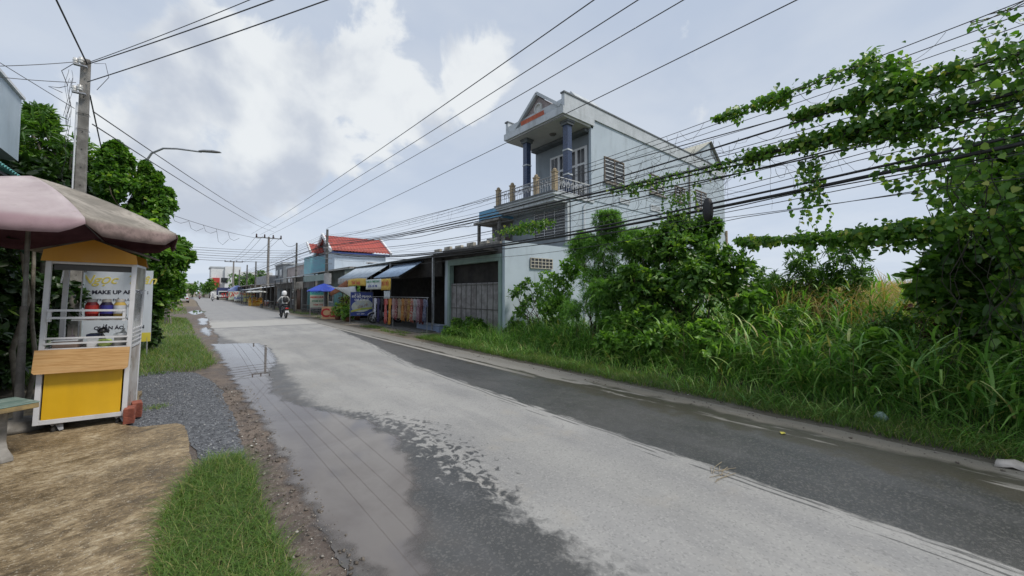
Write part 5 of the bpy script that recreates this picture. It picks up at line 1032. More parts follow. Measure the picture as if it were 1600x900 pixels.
# ================================================================ CLOTHES SHOP
cs = thing('clothes_shop', 'dark open fronted clothes shop with low roof between garage and signs', 'shop', (9,18.5,0))
MB().box(7.95,8.0,14.12,18.9,2.3,3.1).build('opening_shade', interior, cs)  # near-black sheet painting the shade inside the open shop front
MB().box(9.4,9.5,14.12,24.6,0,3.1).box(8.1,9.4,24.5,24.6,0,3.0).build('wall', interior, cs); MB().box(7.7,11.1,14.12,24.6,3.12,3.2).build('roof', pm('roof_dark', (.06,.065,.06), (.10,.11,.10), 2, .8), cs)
mb = MB()
for y in (14.4,18.9,21.6,24.2): mb.box(7.7,7.78,y,y+.08,0,3.1)
mb.build('post', steel, cs)
MB().box(7.0,9.3,14.12,24.5,0,.05).build('floor', conc_d, cs)
bs = pm('blue_tin', (.34,.46,.62), (.28,.38,.52), 3, .45, streak=.3)
t_ = thing('blue_awning', 'ribbed blue tin awning over the clothes rail, nearer the garage', 'awning', (7.2,16.6,2.4)); MB().corr((6.75,15.7,2.32),(6.75,18.6,2.32),(1.3,0,.78),amp=.022,pitch=.17).build('sheet', bs, t_); MB().bar((6.8,15.7,2.27),(6.8,18.6,2.27),.04).bar((6.8,15.8,2.27),(7.75,15.8,2.85),.04).build('awning_frame', blackp, t_)
t_ = thing('pale_awning', 'pale blue tin awning, second from the garage, above the orange banner', 'awning', (7.4,20.8,2.6)); MB().corr((6.7,19.2,2.38),(6.7,24.3,2.45),(1.4,0,.9),amp=.02,pitch=.2).build('sheet', pm('pale_tin', (.5,.58,.66), (.4,.47,.54), 3, .5, streak=.3), t_); MB().sheet([[(6.69,19.3+i*.45,2.36+.01*i-.34*k*(1+.12*math.sin(i*2.1))) for k in (0,.5,1)] for i in range(12)], .01).build('cloth_valance', pm('grey_cloth', (.35,.35,.34), (.25,.25,.24), 6, .8), t_)
def banner(name, a, b_, z0_, z1_, mat, lb, cat='banner', texts=(), sag=.0):
    a, b_ = Vector(a), Vector(b_); t_ = thing(name, lb, cat, ((a+b_)/2)); N_ = 16; g_ = []
    for i in range(N_+1):
        u = i/N_; p = a.lerp(b_, u); s_ = math.sin(u*PI)*sag; g_.append([(p.x+.02*math.sin(u*19+k), p.y, z1_-s_+(z0_-z1_)*k/3) for k in range(4)])
    MB().sheet(g_, .004).build('cloth', mat, t_); d = (b_-a).normalized(); M = face((a+b_)/2+Vector((0,0,(z0_+z1_)/2)), d); 
    for (s_, x, y, sz, mt_) in texts: text(s_, M@Matrix.Translation((x, y, .03)), sz, mt_, t_)
    return t_
red = pm('red_ink', (.5,.03,.03), (.42,.02,.02)); yelc = pm('yellow_cloth', (.6,.42,.06), (.5,.32,.05), 5, .7); bnw = pm('banner_white', (.62,.66,.66), (.5,.54,.52), 5, .6); orb = pm('orange_cloth', (.36,.15,.07), (.28,.10,.05), 3, .7); grn2 = pm('green_ink', (.03,.25,.12)); blu = pm('blue_ink', (.03,.06,.35))
banner('white_banner', (6.66,19.4,0),(6.66,17.4,0),1.78,2.26,bnw,'white printed banner under the blue awning', texts=(('QUẦN ÁO THỜI TRANG',0,.08,.16,grn2),('GIÁ RẺ - 59K - 99K',0,-.14,.15,blu)))
banner('yellow_banner', (6.66,17.38,0),(6.66,16.3,0),1.74,2.24,yelc,'yellow banner with red letters right of the white one', texts=(('ĐỒ BỘ',0,-.05,.26,red),))
banner('yellow_banner', (6.66,22.3,0),(6.66,19.42,0),1.95,2.32,yelc,'orange yellow banner with a curly red word left of the white one', texts=(('Thời Trang',0,-.08,.3,red),), sag=-.05)
banner('small_white_poster', (6.72,17.2,0),(6.72,16.5,0),1.35,1.70,pm('poster_pale', (.5,.55,.58)),'small pale poster hanging below the yellow banner', 'poster')
t_ = thing('orange_tarp', 'brownish orange sloping tarp left of the banners', 'tarp', (6.9,24,2.2)); MB().sheet([[(6.6+.05*k, 22.3+i*.9, 2.32-.18*i-.0*k-(.38-.05*i)*k/3) for k in range(4)] for i in range(5)], .006).build('cloth', orb, t_)
t_ = thing('white_tarp', 'sagging white tarp stretched from the blue umbrella to behind the blue board', 'tarp', (6.5,23,2)); q00, q10, q11, q01 = Vector((6.35,25.4,2.05)), Vector((6.6,20.9,1.95)), Vector((6.9,20.9,1.0)), Vector((7.3,23.4,1.6))
MB().sheet([[q00.lerp(q10,u).lerp(q01.lerp(q11,u),v)-Vector((0,0,.2*math.sin(PI*u)*(.4+v*.6))) for v in np.linspace(0,1,6)] for u in np.linspace(0,1,9)], .006).build('cloth', pm('tarp_white', (.66,.70,.74), (.56,.6,.64), 4, .6), t_)
# hanging clothes
rl = thing('clothes_rail', 'long metal rail on posts holding the row of dresses', 'rail', (7.25,17,0)); MB().tube([(7.25,13.9,1.42),(7.25,20.1,1.42)], .014, 8).build('bar', steel, rl); MB().tube([(7.25,14.,0.0),(7.25,14.,1.42)], .014, 8).tube([(7.25,17.4,0.0),(7.25,17.4,1.42)], .014, 8).tube([(7.25,20.,0.0),(7.25,20.,1.42)], .014, 8).build('posts', steel, rl)
def patt(name, c1, c2, sc=14): return pm(name, c1, c2, sc, .8, lo=.46, hi=.54)
G = [(19.6,'white','white floral two piece with trousers',patt('cl_white',(.62,.62,.66),(.35,.35,.42)),'shirt',.95),(19.15,'navy','navy plain long dress',patt('cl_navy',(.02,.02,.08),(.035,.03,.1)),'dress',1.2),(18.7,'black','black sleeveless dress',patt('cl_black',(.015,.015,.018),(.03,.03,.035)),'dress',1.05),
     (18.2,'red','red trousered set with white top',patt('cl_red',(.45,.03,.03),(.5,.2,.18),20),'dress',1.2),(17.7,'gold','golden orange patterned ao dai, the longest piece',patt('cl_gold',(.58,.32,.04),(.5,.2,.06)),'dress',1.24),(17.25,'pink','pink flowered blouse',patt('cl_pink',(0.310,0.155,0.174),(0.372,0.310,0.298)),'shirt',.9),  # from the pink blouse on, deep shade is put into the cloth colours
     (16.95,'crimson','crimson printed shirt with pale flecks',patt('cl_crim',(0.174,0.012,0.031),(0.310,0.217,0.186)),'shirt',.95),(16.6,'beige','beige striped pyjama top',patt('cl_beige',(0.260,0.198,0.124),(0.310,0.260,0.205)),'shirt',.9),(16.25,'orange','bright orange pyjama set',patt('cl_oran',(0.310,0.112,0.025),(0.341,0.198,0.062)),'dress',.98),
     (15.95,'rust','rust brown printed shirt',patt('cl_rust',(0.155,0.050,0.025),(0.248,0.155,0.087)),'shirt',.85),(15.65,'yellow','mustard yellow set with dots',patt('cl_must',(0.279,0.186,0.037),(0.186,0.074,0.031)),'dress',.95),(15.35,'scarlet','scarlet and cream set',patt('cl_scar',(0.248,0.025,0.019),(0.310,0.248,0.198)),'dress',.98),
     (15.05,'grey','grey and white checked shirt',patt('cl_grey',(0.186,0.186,0.198),(0.279,0.273,0.273)),'shirt',.9),(14.75,'mauve','mauve patterned pyjama set',patt('cl_mauv',(0.174,0.093,0.124),(0.248,0.186,0.205)),'dress',.95),(14.45,'maroon','dark maroon dress',patt('cl_maro',(0.062,0.009,0.012),(0.099,0.025,0.031)),'dress',1.0),(14.15,'blue','muted blue shirt nearest the gate',patt('cl_blue',(0.050,0.062,0.124),(0.124,0.136,0.186)),'shirt',.9)]
for (y, _, lb, mt_, kd, L) in G:
    t_ = thing('hanging_'+kd, lb+' on the clothes rail', kd, (7.22,y,1.4)); z0_ = 1.36; w0 = .17 if kd == 'shirt' else .15
    prof = [(0,.05),(.03,.10),(.06,w0),(.2,w0*.86),(.45,w0*.8),(.62,w0*.95),(1.,w0*(1.2 if kd == 'dress' else 1.0))]; g_ = []
    for j in range(15):
        s_ = -1+2*j/14; col_ = []
        for (u, ww) in prof: zz = z0_-L*u; fold = .028*math.sin(s_*9+y*7+u*3)*u; col_.append((7.20+fold+.02*abs(s_), y+s_*ww, zz+.04*u*math.sin(s_*5+y)))
        g_.append(col_)
    cl_ = MB().sheet(g_, .012).build('garment', mt_, t_)
    for sg in (-1,1): MB().sheet([[(7.21+.03*k, y+sg*(w0*.8+.09*u_), z0_-.05-.30*u_-.0*k) for k in (0,1)] if False else [(7.19+.012*k, y+sg*(w0*.75+.10*u_+.03*k*(1-u_*.3)), z0_-.06-.28*u_+.015*k) for k in range(4)] for u_ in (0,.35,.7,1)], .012).build('sleeve', mt_, t_)
    MB().tube([(7.25,y,1.43),(7.22,y+.02,1.405),(7.22,y,1.385)], .004, 5).bar((7.22,y-.13,1.35),(7.22,y+.13,1.35),.012).build('hanger', blackp, t_)
# ================================================================ SIGNS AND STALL THINGS
t_ = thing('blue_ad_board', 'blue framed advertising board with white headline and green swoosh on a tubular stand', 'sign', (7.0,20.8,0)); A_, B_ = Vector((6.4,20.95,0)), Vector((7.45,20.55,0)); MF = face((A_+B_)/2+Vector((0,0,1.03)), (B_-A_)); wd = (B_-A_).length
MB().box(-wd/2+.02, wd/2-.02, -.62, .62, -.02, 0, MF).build('board', pm('ad_blue', (.025,.05,.24), (.02,.04,.2), 3, .5), t_)
ov = MB(); E_ = [(wd*.5*.93*math.cos(a)*1.0, -.10+.33*math.sin(a)) for a in np.linspace(0, 2*PI, 30)[:-1]]; ov.prism(E_, .003, MF@Matrix.Translation((0,0,.001))@Matrix.Rotation(R(10),4,'Z')).build('oval_picture', pm('ad_pale', (.5,.52,.4), (.35,.4,.45), 6, .5), t_)
sw = [( -wd*.46+wd*.92*u, -.34+.16*u+.04*math.sin(u*3)) for u in np.linspace(0,1,12)]+[(-wd*.46+wd*.92*u, -.42+.30*u+.04*math.sin(u*3)-.12*u*(1-u)*4*.3) for u in np.linspace(1,0,12)]; MB().prism([(x, y-.0) for x, y in sw[:12]]+[(x, y-.1) for x, y in [( -wd*.46+wd*.92*u, -.34+.16*u+.04*math.sin(u*3)) for u in np.linspace(1,0,12)]], .003, MF@Matrix.Translation((0,0,.005))).build('green_swoosh', pm('ad_green', (.25,.38,.05), (.5,.45,.08), 2, .5), t_)
ft('Shop Bé', -.2, .5, .09, white, t_, MF); ft('ĐỒ BỘ PIJAMA', 0, .34, .15, white, t_, MF, bold=.006); ft('GIÁ SỈ & LẺ', 0, .17, .14, white, t_, MF, bold=.004); ft('Giá rẻ', 0, -.18, .2, pm('ad_brown', (.25,.1,.05)), t_, MF@Matrix.Translation((0,0,.01))@Matrix.Rotation(R(18),4,'Z'), shear=.3); ft('SĐT: 0907 ...', 0, -.56, .09, white, t_, MF)
mb = MB(); pp = lambda x, y: MF@Vector((x, y, -.03)); mb.tube([pp(-wd/2,-1.02),pp(-wd/2,.64),pp(wd/2,.64),pp(wd/2,-1.02),pp(-wd/2,-1.02)], .014, 6).tube([pp(-wd/2,-1.02), MF@Vector((-wd/2,-1.02,.25))], .014, 6).tube([pp(wd/2,-1.02), MF@Vector((wd/2,-1.02,.25))], .014, 6).build('stand', steel, t_)
t_ = thing('green_red_sign', 'white board with green and red lines of lettering under the blue umbrella', 'sign', (6.5,28,0)); A_, B_ = Vector((6.0,28.0,0)), Vector((7.0,27.6,0)); MF = face((A_+B_)/2+Vector((0,0,1.2)), (B_-A_)); wd = (B_-A_).length
MB().box(-wd/2, wd/2, -.55, .62, -.02, 0, MF).build('board', pm('board_cream', (.6,.6,.48), (.5,.5,.4), 3, .6), t_); MB().box(-wd/2, wd/2, .28, .62, .001, .003, MF).build('green_band', pm('band_green', (.06,.36,.3), (.1,.42,.3), 3, .5), t_)
ft('QUÁN CƠM', 0, .38, .17, blu, t_, MF, bold=.005); ft('HẠNH HƯƠNG', 0, .08, .15, red, t_, MF, bold=.008); ft('CƠM SƯỜN', 0, -.18, .16, grn2, t_, MF, bold=.006); ft('TÔM THỊT', 0, -.42, .14, red, t_, MF, bold=.004); MB().bar(MF@Vector((-wd/2+.02,-1.2,-.01)), MF@Vector((-wd/2+.02,-.55,-.01)), .035).bar(MF@Vector((wd/2-.2,-1.2,-.01)), MF@Vector((wd/2-.2,-.55,-.01)), .035).bar(MF@Vector((-wd/2,-.6,-.01)), MF@Vector((wd/2-.2,-.6,-.01)), .035).build('stand', pm('stand_pink', (.5,.4,.38)), t_)
t_ = thing('red_letter_board', 'low cream board with one huge red letter, on the ground by the plants', 'sign', (6.4,25,0)); A_, B_ = Vector((6.1,25.4,0)), Vector((6.95,24.95,0)); MF = face((A_+B_)/2+Vector((0,0,.42)), (B_-A_)); wd = (B_-A_).length
MB().box(-wd/2, wd/2, -.4, .36, -.03, 0, MF).build('board', pm('board_orange', (.6,.38,.2), (.55,.3,.16), 3, .6), t_); ft('Cà', -.12, -.26, .72, red, t_, MF, bold=.02); ft('phê', .3, -.2, .24, red, t_, MF, bold=.01)
t_ = thing('blue_umbrella', 'bright blue umbrella standing over the green and red sign', 'umbrella', (6.5,26.6,0)); UB = pm('blue_cloth', (.035,.08,.48), (.03,.065,.4), 4, .6)
canopy((6.5,26.6), 1.0, 1.76, 2.22, .3, 8, UB, .06, parent=t_); MB().tube([(6.5,26.6,0),(6.5,26.6,2.25)], .018, 8).build('pole', steel, t_); MB().lathe([(0,0),(.2,0),(.2,.08),(0,.1)], (6.5,26.6,0), 14).build('base', conc, t_)
def potted(x, y, r_, h_, mat, lb, shape='oval', size=.11):
    t_ = thing('potted_plant', lb, 'plant', (x,y,0), group='potted plants by the ad board'); MB().lathe([(0,0),(.13,0),(.18,.25),(.2,.27),(.17,.27),(.0,.25)], (x,y,0), 14).build('pot', pm('terracotta', (.3,.13,.08), (.22,.1,.07), 6, .8), t_); branchy(t_, (x,y,.2), [(x+random.uniform(-.2,.2),y+random.uniform(-.2,.2),h_) for _ in range(4)], .012, bark, j=.02)
    twigleaves('foliage', [(x,y,h_),(x+.15,y+.1,h_*.75),(x-.15,y-.1,h_*.7)], [r_,r_*.8,r_*.8], 40, 6, size, mat, t_, shape)
potted(7.5,25.2,.5,1.3,l_red,'reddish leaved potted shrub behind the red letter board'); potted(6.95,23.6,.38,.95,l_yel,'yellow green potted plant left of the blue board, in front'); potted(6.8,22.6,.36,.6,l_mid,'low green potted plant directly left of the blue board'); potted(7.4,22.9,.42,1.2,l_yel,'taller yellow green potted plant behind the low one'); potted(6.75,24.4,.35,.7,l_mid,'green potted plant spilling over the red letter board'); potted(8.0,26.4,.5,1.2,l_dark,'dark green potted shrub deepest behind the blue umbrella')
bush('creeper_heap', 'green creeper heap covering the low roof behind the signs', 'vine', (9.2,27.2,0), [(9.2,26.8,2.0,.8),(9.6,28.4,2.3,.8),(9.2,25.6,1.9,.7),(9.0,27.6,1.2,.9),(9.1,26.2,1.0,.8)], 40, 8, .13, l_mid, sub=6)
# ================================================================ RED ROOFED HOUSE
rh = thing('red_roof_house', 'pale blue house with steep red ribbed roof and white bargeboards', 'house', (12,39,0))
MB().box(9.6,14.2,36,41.8,0,5.25).build('wall', pm('sky_wall', (.56,.64,.72), (.5,.58,.66), 1, .7, streak=.2), rh)
rm = pm('red_tiles', (.42,.075,.05), (.34,.06,.045), 3, .55, streak=.2, stcol=(.25,.06,.05)); MB().corr((9.2,38.4,6.95),(14.5,38.4,6.95),(0,-2.8,-1.6),amp=.035,pitch=.28).corr((9.2,38.4,6.95),(14.5,38.4,6.95),(0,3.2,-1.7),amp=.035,pitch=.28).build('roof', rm, rh)
MB().prism([(35.9,5.25),(41.6,5.25),(38.4,6.9)], .1, Matrix.Translation((9.5,0,0))@Matrix(((0,0,1,0),(1,0,0,0),(0,1,0,0),(0,0,0,1)))).build('gable', pm('grey_gable', (.3,.32,.34)), rh)
mb = MB()
for x in (9.15,14.55): MB().bar((x,38.4,7.02),(x,35.5,5.3),.16,.28).bar((x,38.4,7.02),(x,41.7,5.2),.16,.28).build('bargeboard', white, rh)
MB().box(9.2,14.5,35.7,35.78,5.12,5.25).build('gutter', pm('blue_gutter', (.05,.09,.3)), rh)
MB().corr((8.3,40.2,6.3),(9.5,40.2,6.3),(0,-1.4,-1.0),amp=.03,pitch=.28).build('porch_roof', rm, rh); MB().bar((8.25,40.2,6.38),(8.25,38.7,5.3),.14,.24).build('porch_bargeboard', white, rh)
fo = MB().box(12.4,13.3,35.95,35.99,3.6,4.5).build('window', ironw, rh); MB().box(12.48,13.22,35.93,35.949,3.68,4.42).build('pane', gdark, fo)
MB().box(8.3,9.59,38.8,41.5,0,5.0).build('porch_wall', pm('teal_wall', (.22,.50,.55), (.25,.42,.5), 2, .6), rh)
wb = thing('grey_flat_house', 'low grey weathered flat roofed building in front of the red roofed house', 'building', (10,32,0)); MB().box(8.7,16,28.5,34.5,0,3.35).build('wall', pm('weathered', (.32,.31,.29), (.2,.2,.18), 1.5, .85, streak=.9), wb); MB().box(8.6,16.1,28.4,34.6,3.35,3.5).build('roof_slab', conc, wb); fo = MB().box(8.66,8.69,30,31.6,1.1,2.1).build('window', ironw, wb); MB().box(8.64,8.659,30.1,31.5,1.2,2.0).build('pane', gdark, fo)
# ================================================================ RIGHT HAND SHOP ROW, FAR STREET
tin = pm('tin_grey', (.5,.52,.53), (.36,.37,.37), 2, .5, streak=.4); tin_rust = pm('tin_rust', (.34,.3,.27), (.22,.16,.12), 2, .7); tinw = pm('tin_white', (.68,.7,.72), (.56,.58,.6), 2, .5)
def shop(label, y0, y1, h_, wallm, roofm, xf=8.2, out=1.6, drop=.5, doors=((.1,.35,'dark'),(.45,.9,'shut')), sign=None, upper=None, deep=9):
    t_ = thing('row_shop', label, 'shop', (xf+2,(y0+y1)/2,0))
    MB().box(xf+.01,xf+deep,y0+.02,y1-.02,0,h_).build('wall', wallm, t_)
    MB().corr((xf-out,y0-.1,h_+.25-drop),(xf-out,y1+.1,h_+.25-drop),(out+deep*.6,0,drop+.5),amp=.02,pitch=.22).build('roof', roofm, t_)
    mb = MB(); k = max(2, int((y1-y0)/3))
    for i in range(k+1): y = y0+(y1-y0)*i/k; mb.box(xf-out+.1,xf-out+.18,y-.05,y+.05,0,h_+.2-drop)
    mb.build('post', conc_d, t_)
    for (a, b_, kd) in doors:
        ya, yb = y0+(y1-y0)*a, y0+(y1-y0)*b_
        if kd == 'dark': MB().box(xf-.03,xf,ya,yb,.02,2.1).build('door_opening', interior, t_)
        elif kd == 'win':
            w_ = MB().box(xf-.04,xf,ya,yb,.9,2.0).build('window', ironw, t_); MB().box(xf-.055,xf-.041,ya+.06,yb-.06,.97,1.93).build('pane', gdark, w_)
        else:
            mb = MB().corr((xf-.04,ya,.02),(xf-.04,yb,.02),(0,0,2.1),amp=.02,pitch=.12); mb.build('shutter', pm('shutter_'+kd, dict(shut=(.24,.27,.28),teal=(.1,.25,.26),brown=(.16,.09,.06))[kd]), t_)
    if sign: MB().box(xf-out+.02,xf-out+.07,y0+.6,y1-.6,h_-drop-.35,h_+.1-drop).build('sign_band', sign, t_)
    if upper: MB().box(xf+2.5,xf+deep-.5,y0+.3,y1-.3,h_,upper).build('upper_floor', pm('upper_wall', (.36,.36,.36), (.25,.25,.26), 1, .8, streak=.6), t_)
    return t_
wA = pm('shop_green', (.20,.24,.23), (.12,.15,.14), 1, .8, streak=.7); wB = pm('shop_grey', (.25,.25,.25), (.16,.16,.16), 1, .8, streak=.7); wC = pm('shop_dark', (.07,.06,.055), (.04,.035,.03), 1, .9); wD = pm('shop_cream', (.45,.42,.34), (.33,.3,.25), 1, .8, streak=.6)
shop('dark low shop with grey green signboard directly left of the blue umbrella', 28.2, 35.8, 3.35, wA, tin, doors=((.05,.3,'teal'),(.35,.6,'win'),(.66,.95,'dark')), sign=pm('signband_green', (.22,.30,.28), (.18,.25,.24), 2, .6), out=1.2)
shop('shop with a long pale roof and brown doorway, second left of the blue umbrella', 36.6, 46.5, 3.2, wB, tinw, doors=((.05,.25,'teal'),(.3,.48,'dark'),(.55,.75,'brown'),(.8,.97,'win')), out=1.7)
shop('grey shop with pale roof edge behind the stone tables', 47, 56, 2.8, wB, tinw, doors=((.05,.4,'dark'),(.5,.9,'shut')), out=1.6, upper=4.6)
shop('dark brown stall shop with white tin roof behind the yellow fruit stand', 57, 70, 2.7, wC, tinw, doors=((.1,.9,'dark'),), out=2.6, drop=.9)
shop('cream shop with rusty roof further up the street', 71, 84, 2.9, wD, tin_rust, doors=((.1,.4,'dark'),(.5,.9,'shut')), out=2.)
shop('grey shop beside the parked blue truck', 85, 100, 3.0, wB, tin, doors=((.1,.9,'shut'),), out=1.4, upper=5)
shop('distant shop beyond the blue truck', 101, 125, 3.2, wD, tinw, doors=((.1,.9,'dark'),), out=1.4)
def bldg(label, x0_, x1_, y0_, y1_, h_, wallm, rows=2, cols=3, roofm=None, kind='building', face_='y', extra=None):
    t_ = thing(kind, label, 'building', ((x0_+x1_)/2,(y0_+y1_)/2,0)); MB().box(x0_,x1_,y0_,y1_,0,h_).build('wall', wallm, t_); MB().box(x0_-.15,x1_+.15,y0_-.15,y1_+.15,h_,h_+.3).build('parapet', roofm or trimw, t_)
    for r_ in range(rows):
        for c_ in range(cols):
            xa = x0_+(x1_-x0_)*(c_+.25)/cols; xb = x0_+(x1_-x0_)*(c_+.75)/cols; za = h_*(r_+.35)/rows; zb2 = h_*(r_+.75)/rows
            MB().box(xa,xb,y0_-.06,y0_-.01,za,zb2).build('window', gdark, t_)
            ya = y0_+(y1_-y0_)*(c_+.25)/cols; yb = y0_+(y1_-y0_)*(c_+.75)/cols; MB().box(x0_-.06,x0_-.01,ya,yb,za,zb2).build('window', gdark, t_)
    return t_
bldg('pinkish weathered building above the shop row, left of the blue billboard', 12, 20, 58, 72, 5.6, pm('pinkish', (.42,.36,.34), (.34,.29,.28), 1, .8, streak=.5), 1, 4)
bldg('small grey tower block behind the tall crossarm pole', 12, 17, 76, 84, 6.6, pm('towergrey', (.2,.23,.25), (.15,.17,.19), 1, .8, streak=.5), 2, 2)
t_ = thing('blue_billboard', 'blue billboard panel above the shop roofs beside the second pole', 'billboard', (10.5,45,3.2)); MB().box(10.4,12.6,44,44.1,3.3,4.9).build('panel', pm('bb_blue', (.05,.22,.38), (.2,.42,.55), 1.2, .5), t_); MB().bar((10.6,44.05,2.8),(10.6,44.05,3.3),.08).bar((12.4,44.05,2.8),(12.4,44.05,3.3),.08).build('post', steel, t_)
wht = pm('far_white', (.72,.74,.74), (.64,.66,.67), .3, .7, streak=.3)
wbg = thing('white_commercial_building', 'large white building with a red panel at the far end of the street', 'building', (9,162,0))
MB().box(4.6,9.0,158,172,0,9.9).box(9.05,22,160,172,0,8.9).box(8.2,12.5,157.0,158,3,10.4).build('wall', wht, wbg); MB().box(4.3,9.2,157.8,172,9.9,10.3).build('roof', trimw, wbg); MB().box(5.0,6.9,157.6,157.95,2.8,6.6).build('red_panel', pm('far_red', (.5,.05,.04), (.42,.05,.04), 1, .6), wbg)
for k in range(4): MB().box(7.2+k*3.4,9.0+k*3.4,156.8+(3 if k > 1 else 0),156.9+(3 if k > 1 else 0),5,6.6).build('window', gdark, wbg)
bldg('pale low building at the vanishing end of the street', -6, 1.5, 230, 240, 6.0, wD, 2, 3); bldg('small white hut house far left of the road', -9, -3.5, 120, 130, 3.2, wht, 1, 2); bldg('far white roofed house right of the white building', 24, 34, 150, 165, 8.4, wht, 2, 3)
def farshed(label, x0_, x1_, y0_, y1_, h_, wm, rm_):
    t_ = thing('roadside_shed', label, 'shed', ((x0_+x1_)/2,(y0_+y1_)/2,0)); MB().box(x0_,x1_-.8,y0_,y1_,0,h_).build('wall', wm, t_); MB().corr((x1_+.2,y0_-.2,h_-.1),(x1_+.2,y1_+.2,h_-.1),(x0_-x1_-.4,0,.6),amp=.02,pitch=.25).build('roof', rm_, t_)
    mb = MB(); 
    for y in np.linspace(y0_, y1_, 4): mb.box(x1_-.06,x1_,y-.04,y+.04,0,h_-.1)
    mb.build('post', conc_d, t_); MB().box(x1_-.84,x1_-.8,y0_+.5,y1_-.5,.3,h_-.6).build('front_opening', interior, t_); return t_
farshed('dark low shack with a tin roof on the left roadside', -5, -1.0, 27, 33, 2.0, wC, tin_rust)
tp = thing('blue_tarp', 'blue tarp sagging from the front of the dark left shack', 'tarp', (-1.5,26.6,1.9)); MB().sheet([[(-3.2+.5*i, 26.8-.6*k, 2.0-.28*k-.05*math.sin(i*1.3)) for k in (0,.5,1)] for i in range(5)], .01).build('cloth', UB, tp)
mb = MB(); 
for x, y in ((-3,26.3),(-1.9,26.3),(-.9,26.5)): mb.tube([(x,y,0),(x+.05,y,1.8)], .03, 6)
mb.tube([(-.9,26.5,1.7),(-.75,25.7,0)], .025, 6); tt = thing('pole_frame', 'leaning thin posts carrying the blue tarp', 'frame', (-2,26.3,0)); mb.build('posts', bark_pale, tt)
farshed('pale tin shed further up the left roadside', -6, -1.2, 44, 54, 2.4, wB, tin); farshed('second distant shed on the left roadside', -6, -1.6, 66, 80, 2.6, wD, tinw); farshed('third distant shed on the left roadside', -7, -2, 90, 110, 2.8, wB, tin_rust)
# far trees
def ftree(x, y, h_, r_, lb, mat=l_dark, n=26, sz=.5):
    t_ = thing('street_tree', lb, 'tree', (x,y,0), group='trees along the far street'); MB().tube([(x,y,0),(x+.1,y,h_*.3),(x,y,h_*.6)], r_*.09, 7, r_*.04).build('trunk', bark, t_); C = [(x+random.gauss(0,r_*.4), y+random.gauss(0,r_*.4), h_*.62+random.gauss(0,h_*.15)) for _ in range(9)]
    twigleaves('crown', C, [r_*.45]*9, n, 8, sz, mat, t_, 'oval', zmin=.2)
for a in ((10.5,135,8.2,3.0,'dark rounded tree before the white building'),(14.5,140,7.5,2.6,'second dark tree right of the rounded one'),(16,128,6.8,2.6,'third dark tree nearer the shops'),(4.2,150,5.2,2.2,'small dark tree left of the white building'),(3.6,190,5.5,3,'far tree at the end of the road'),(.2,200,5,3,'hazy far tree left of the road end'),(-3.4,60,4.6,1.8,'dark tree on the left roadside'),(-4.6,75,5.6,2.2,'second dark tree on the left roadside'),(-3.8,48,3.6,1.4,'low tree behind the left shack'),(-5,100,6,2.6,'third dark tree on the left roadside'),(12,106,6,1.8,'bare greyish tree above the far shops')):
    ftree(*a)
# poles on the right
def pole(x, y, h_, lb, r_=.13, arm=0, box=False, mat=None):
    t_ = thing('utility_pole', lb, 'pole', (x,y,0), group='right side poles'); MB().tube([(x,y,0),(x,y,h_)], r_, 8, r_*.62).build('shaft', mat or conc_d, t_)
    if arm:
        MB().box(x-arm,x+arm,y-.06,y-.0-.13,h_-.25,h_-.13).build('crossarm', conc_d, t_); mb = MB()
        for k in (-1,-.35,.35,1): mb.lathe([(0,0),(.1,.0),(.11,.12),(.06,.2),(.1,.26),(.06,.42),(0,.44)], (x+k*arm*.95,y-.1,h_-.13), 8)
        mb.build('insulator', pm('insul_brown', (.06,.03,.03), (.04,.02,.02)), t_)
    mb = MB()
    for k in range(5): mb.bar((x-.25,y-.16,h_-.9-.35*k),(x+.3,y-.16,h_-.9-.35*k),.03)
    mb.build('brackets', steel, t_)
    if box: MB().box(x-.2,x+.2,y-.42,y-.16,2.2,2.9).build('meter_box', pm('meter_box', (.35,.35,.33)), t_)
    return t_
pole(6.85,27.5,5.85,'nearest right side concrete pole, before the red roof',.12,box=True); pole(6.95,37.8,6.0,'dark pole without crossarm, second on the right side',.11)
pole(7.9,61.5,9.3,'tall pale pole with wide crossarm and brown insulators',.2,1.5,mat=conc); pole(7.2,68,6.3,'short dark pole just beyond the tall crossarm pole',.14); pole(7.4,82,6.6,'short dark pole with brackets further up the right side',.15)
pole(8.5,128,10.2,'distant crossarm pole before the dark trees',.26,2.0,mat=conc); pole(8,104,6.8,'distant short pole right of the far crossarm pole',.16); pole(7.5,190,11,'farthest crossarm pole on the right side',.34,2.2); pole(-1.6,118,6.5,'thin pole on the left roadside by the far sheds',.14); pole(-2.2,72,6.6,'thin pole beside the dark left tree',.12)
# wires crossing the street, drooping loops at the tall pole
def span(a, b_, sag_, r_, lb, grp='wires strung across the street'):
    sagw(a, b_, sag_, r_, lb, grp)
for k in range(6): span((6.9,37.8,5.3-.2*k),(-8,30,4.9-.13*k), .35, .016 if k%2 else .012, 'nearly level dark wire crossing the far street, %s from the top' % ('first','second','third','fourth','fifth','lowest')[k])
span((6.9,61,8.9),(-9,30,9.5),.8,.022,'long slack wire crossing to the crossarm pole from the left'); span((9.4,61,8.9),(6.95,37.8,5.9),.5,.02,'slack wire from the crossarm to the second pole')
lp = MB()
for k in range(9):
    u = .25+.07*k; p = Vector((6.9,61,8.9)).lerp(Vector((-9,30,9.5)),u)+Vector((0,0,-.8*4*u*(1-u))); l_ = random.uniform(.5,1.8); lp.tube([p, p+Vector((.2,.1,-l_*.8)), p+Vector((.6,.3,-l_)), p+Vector((1.1,.5,-l_*.6))], .018, 4)
tag(lp.build('dangling_wires', wirem), 'dangling loops of creeper and wire under the slack cross wire', 'loops')
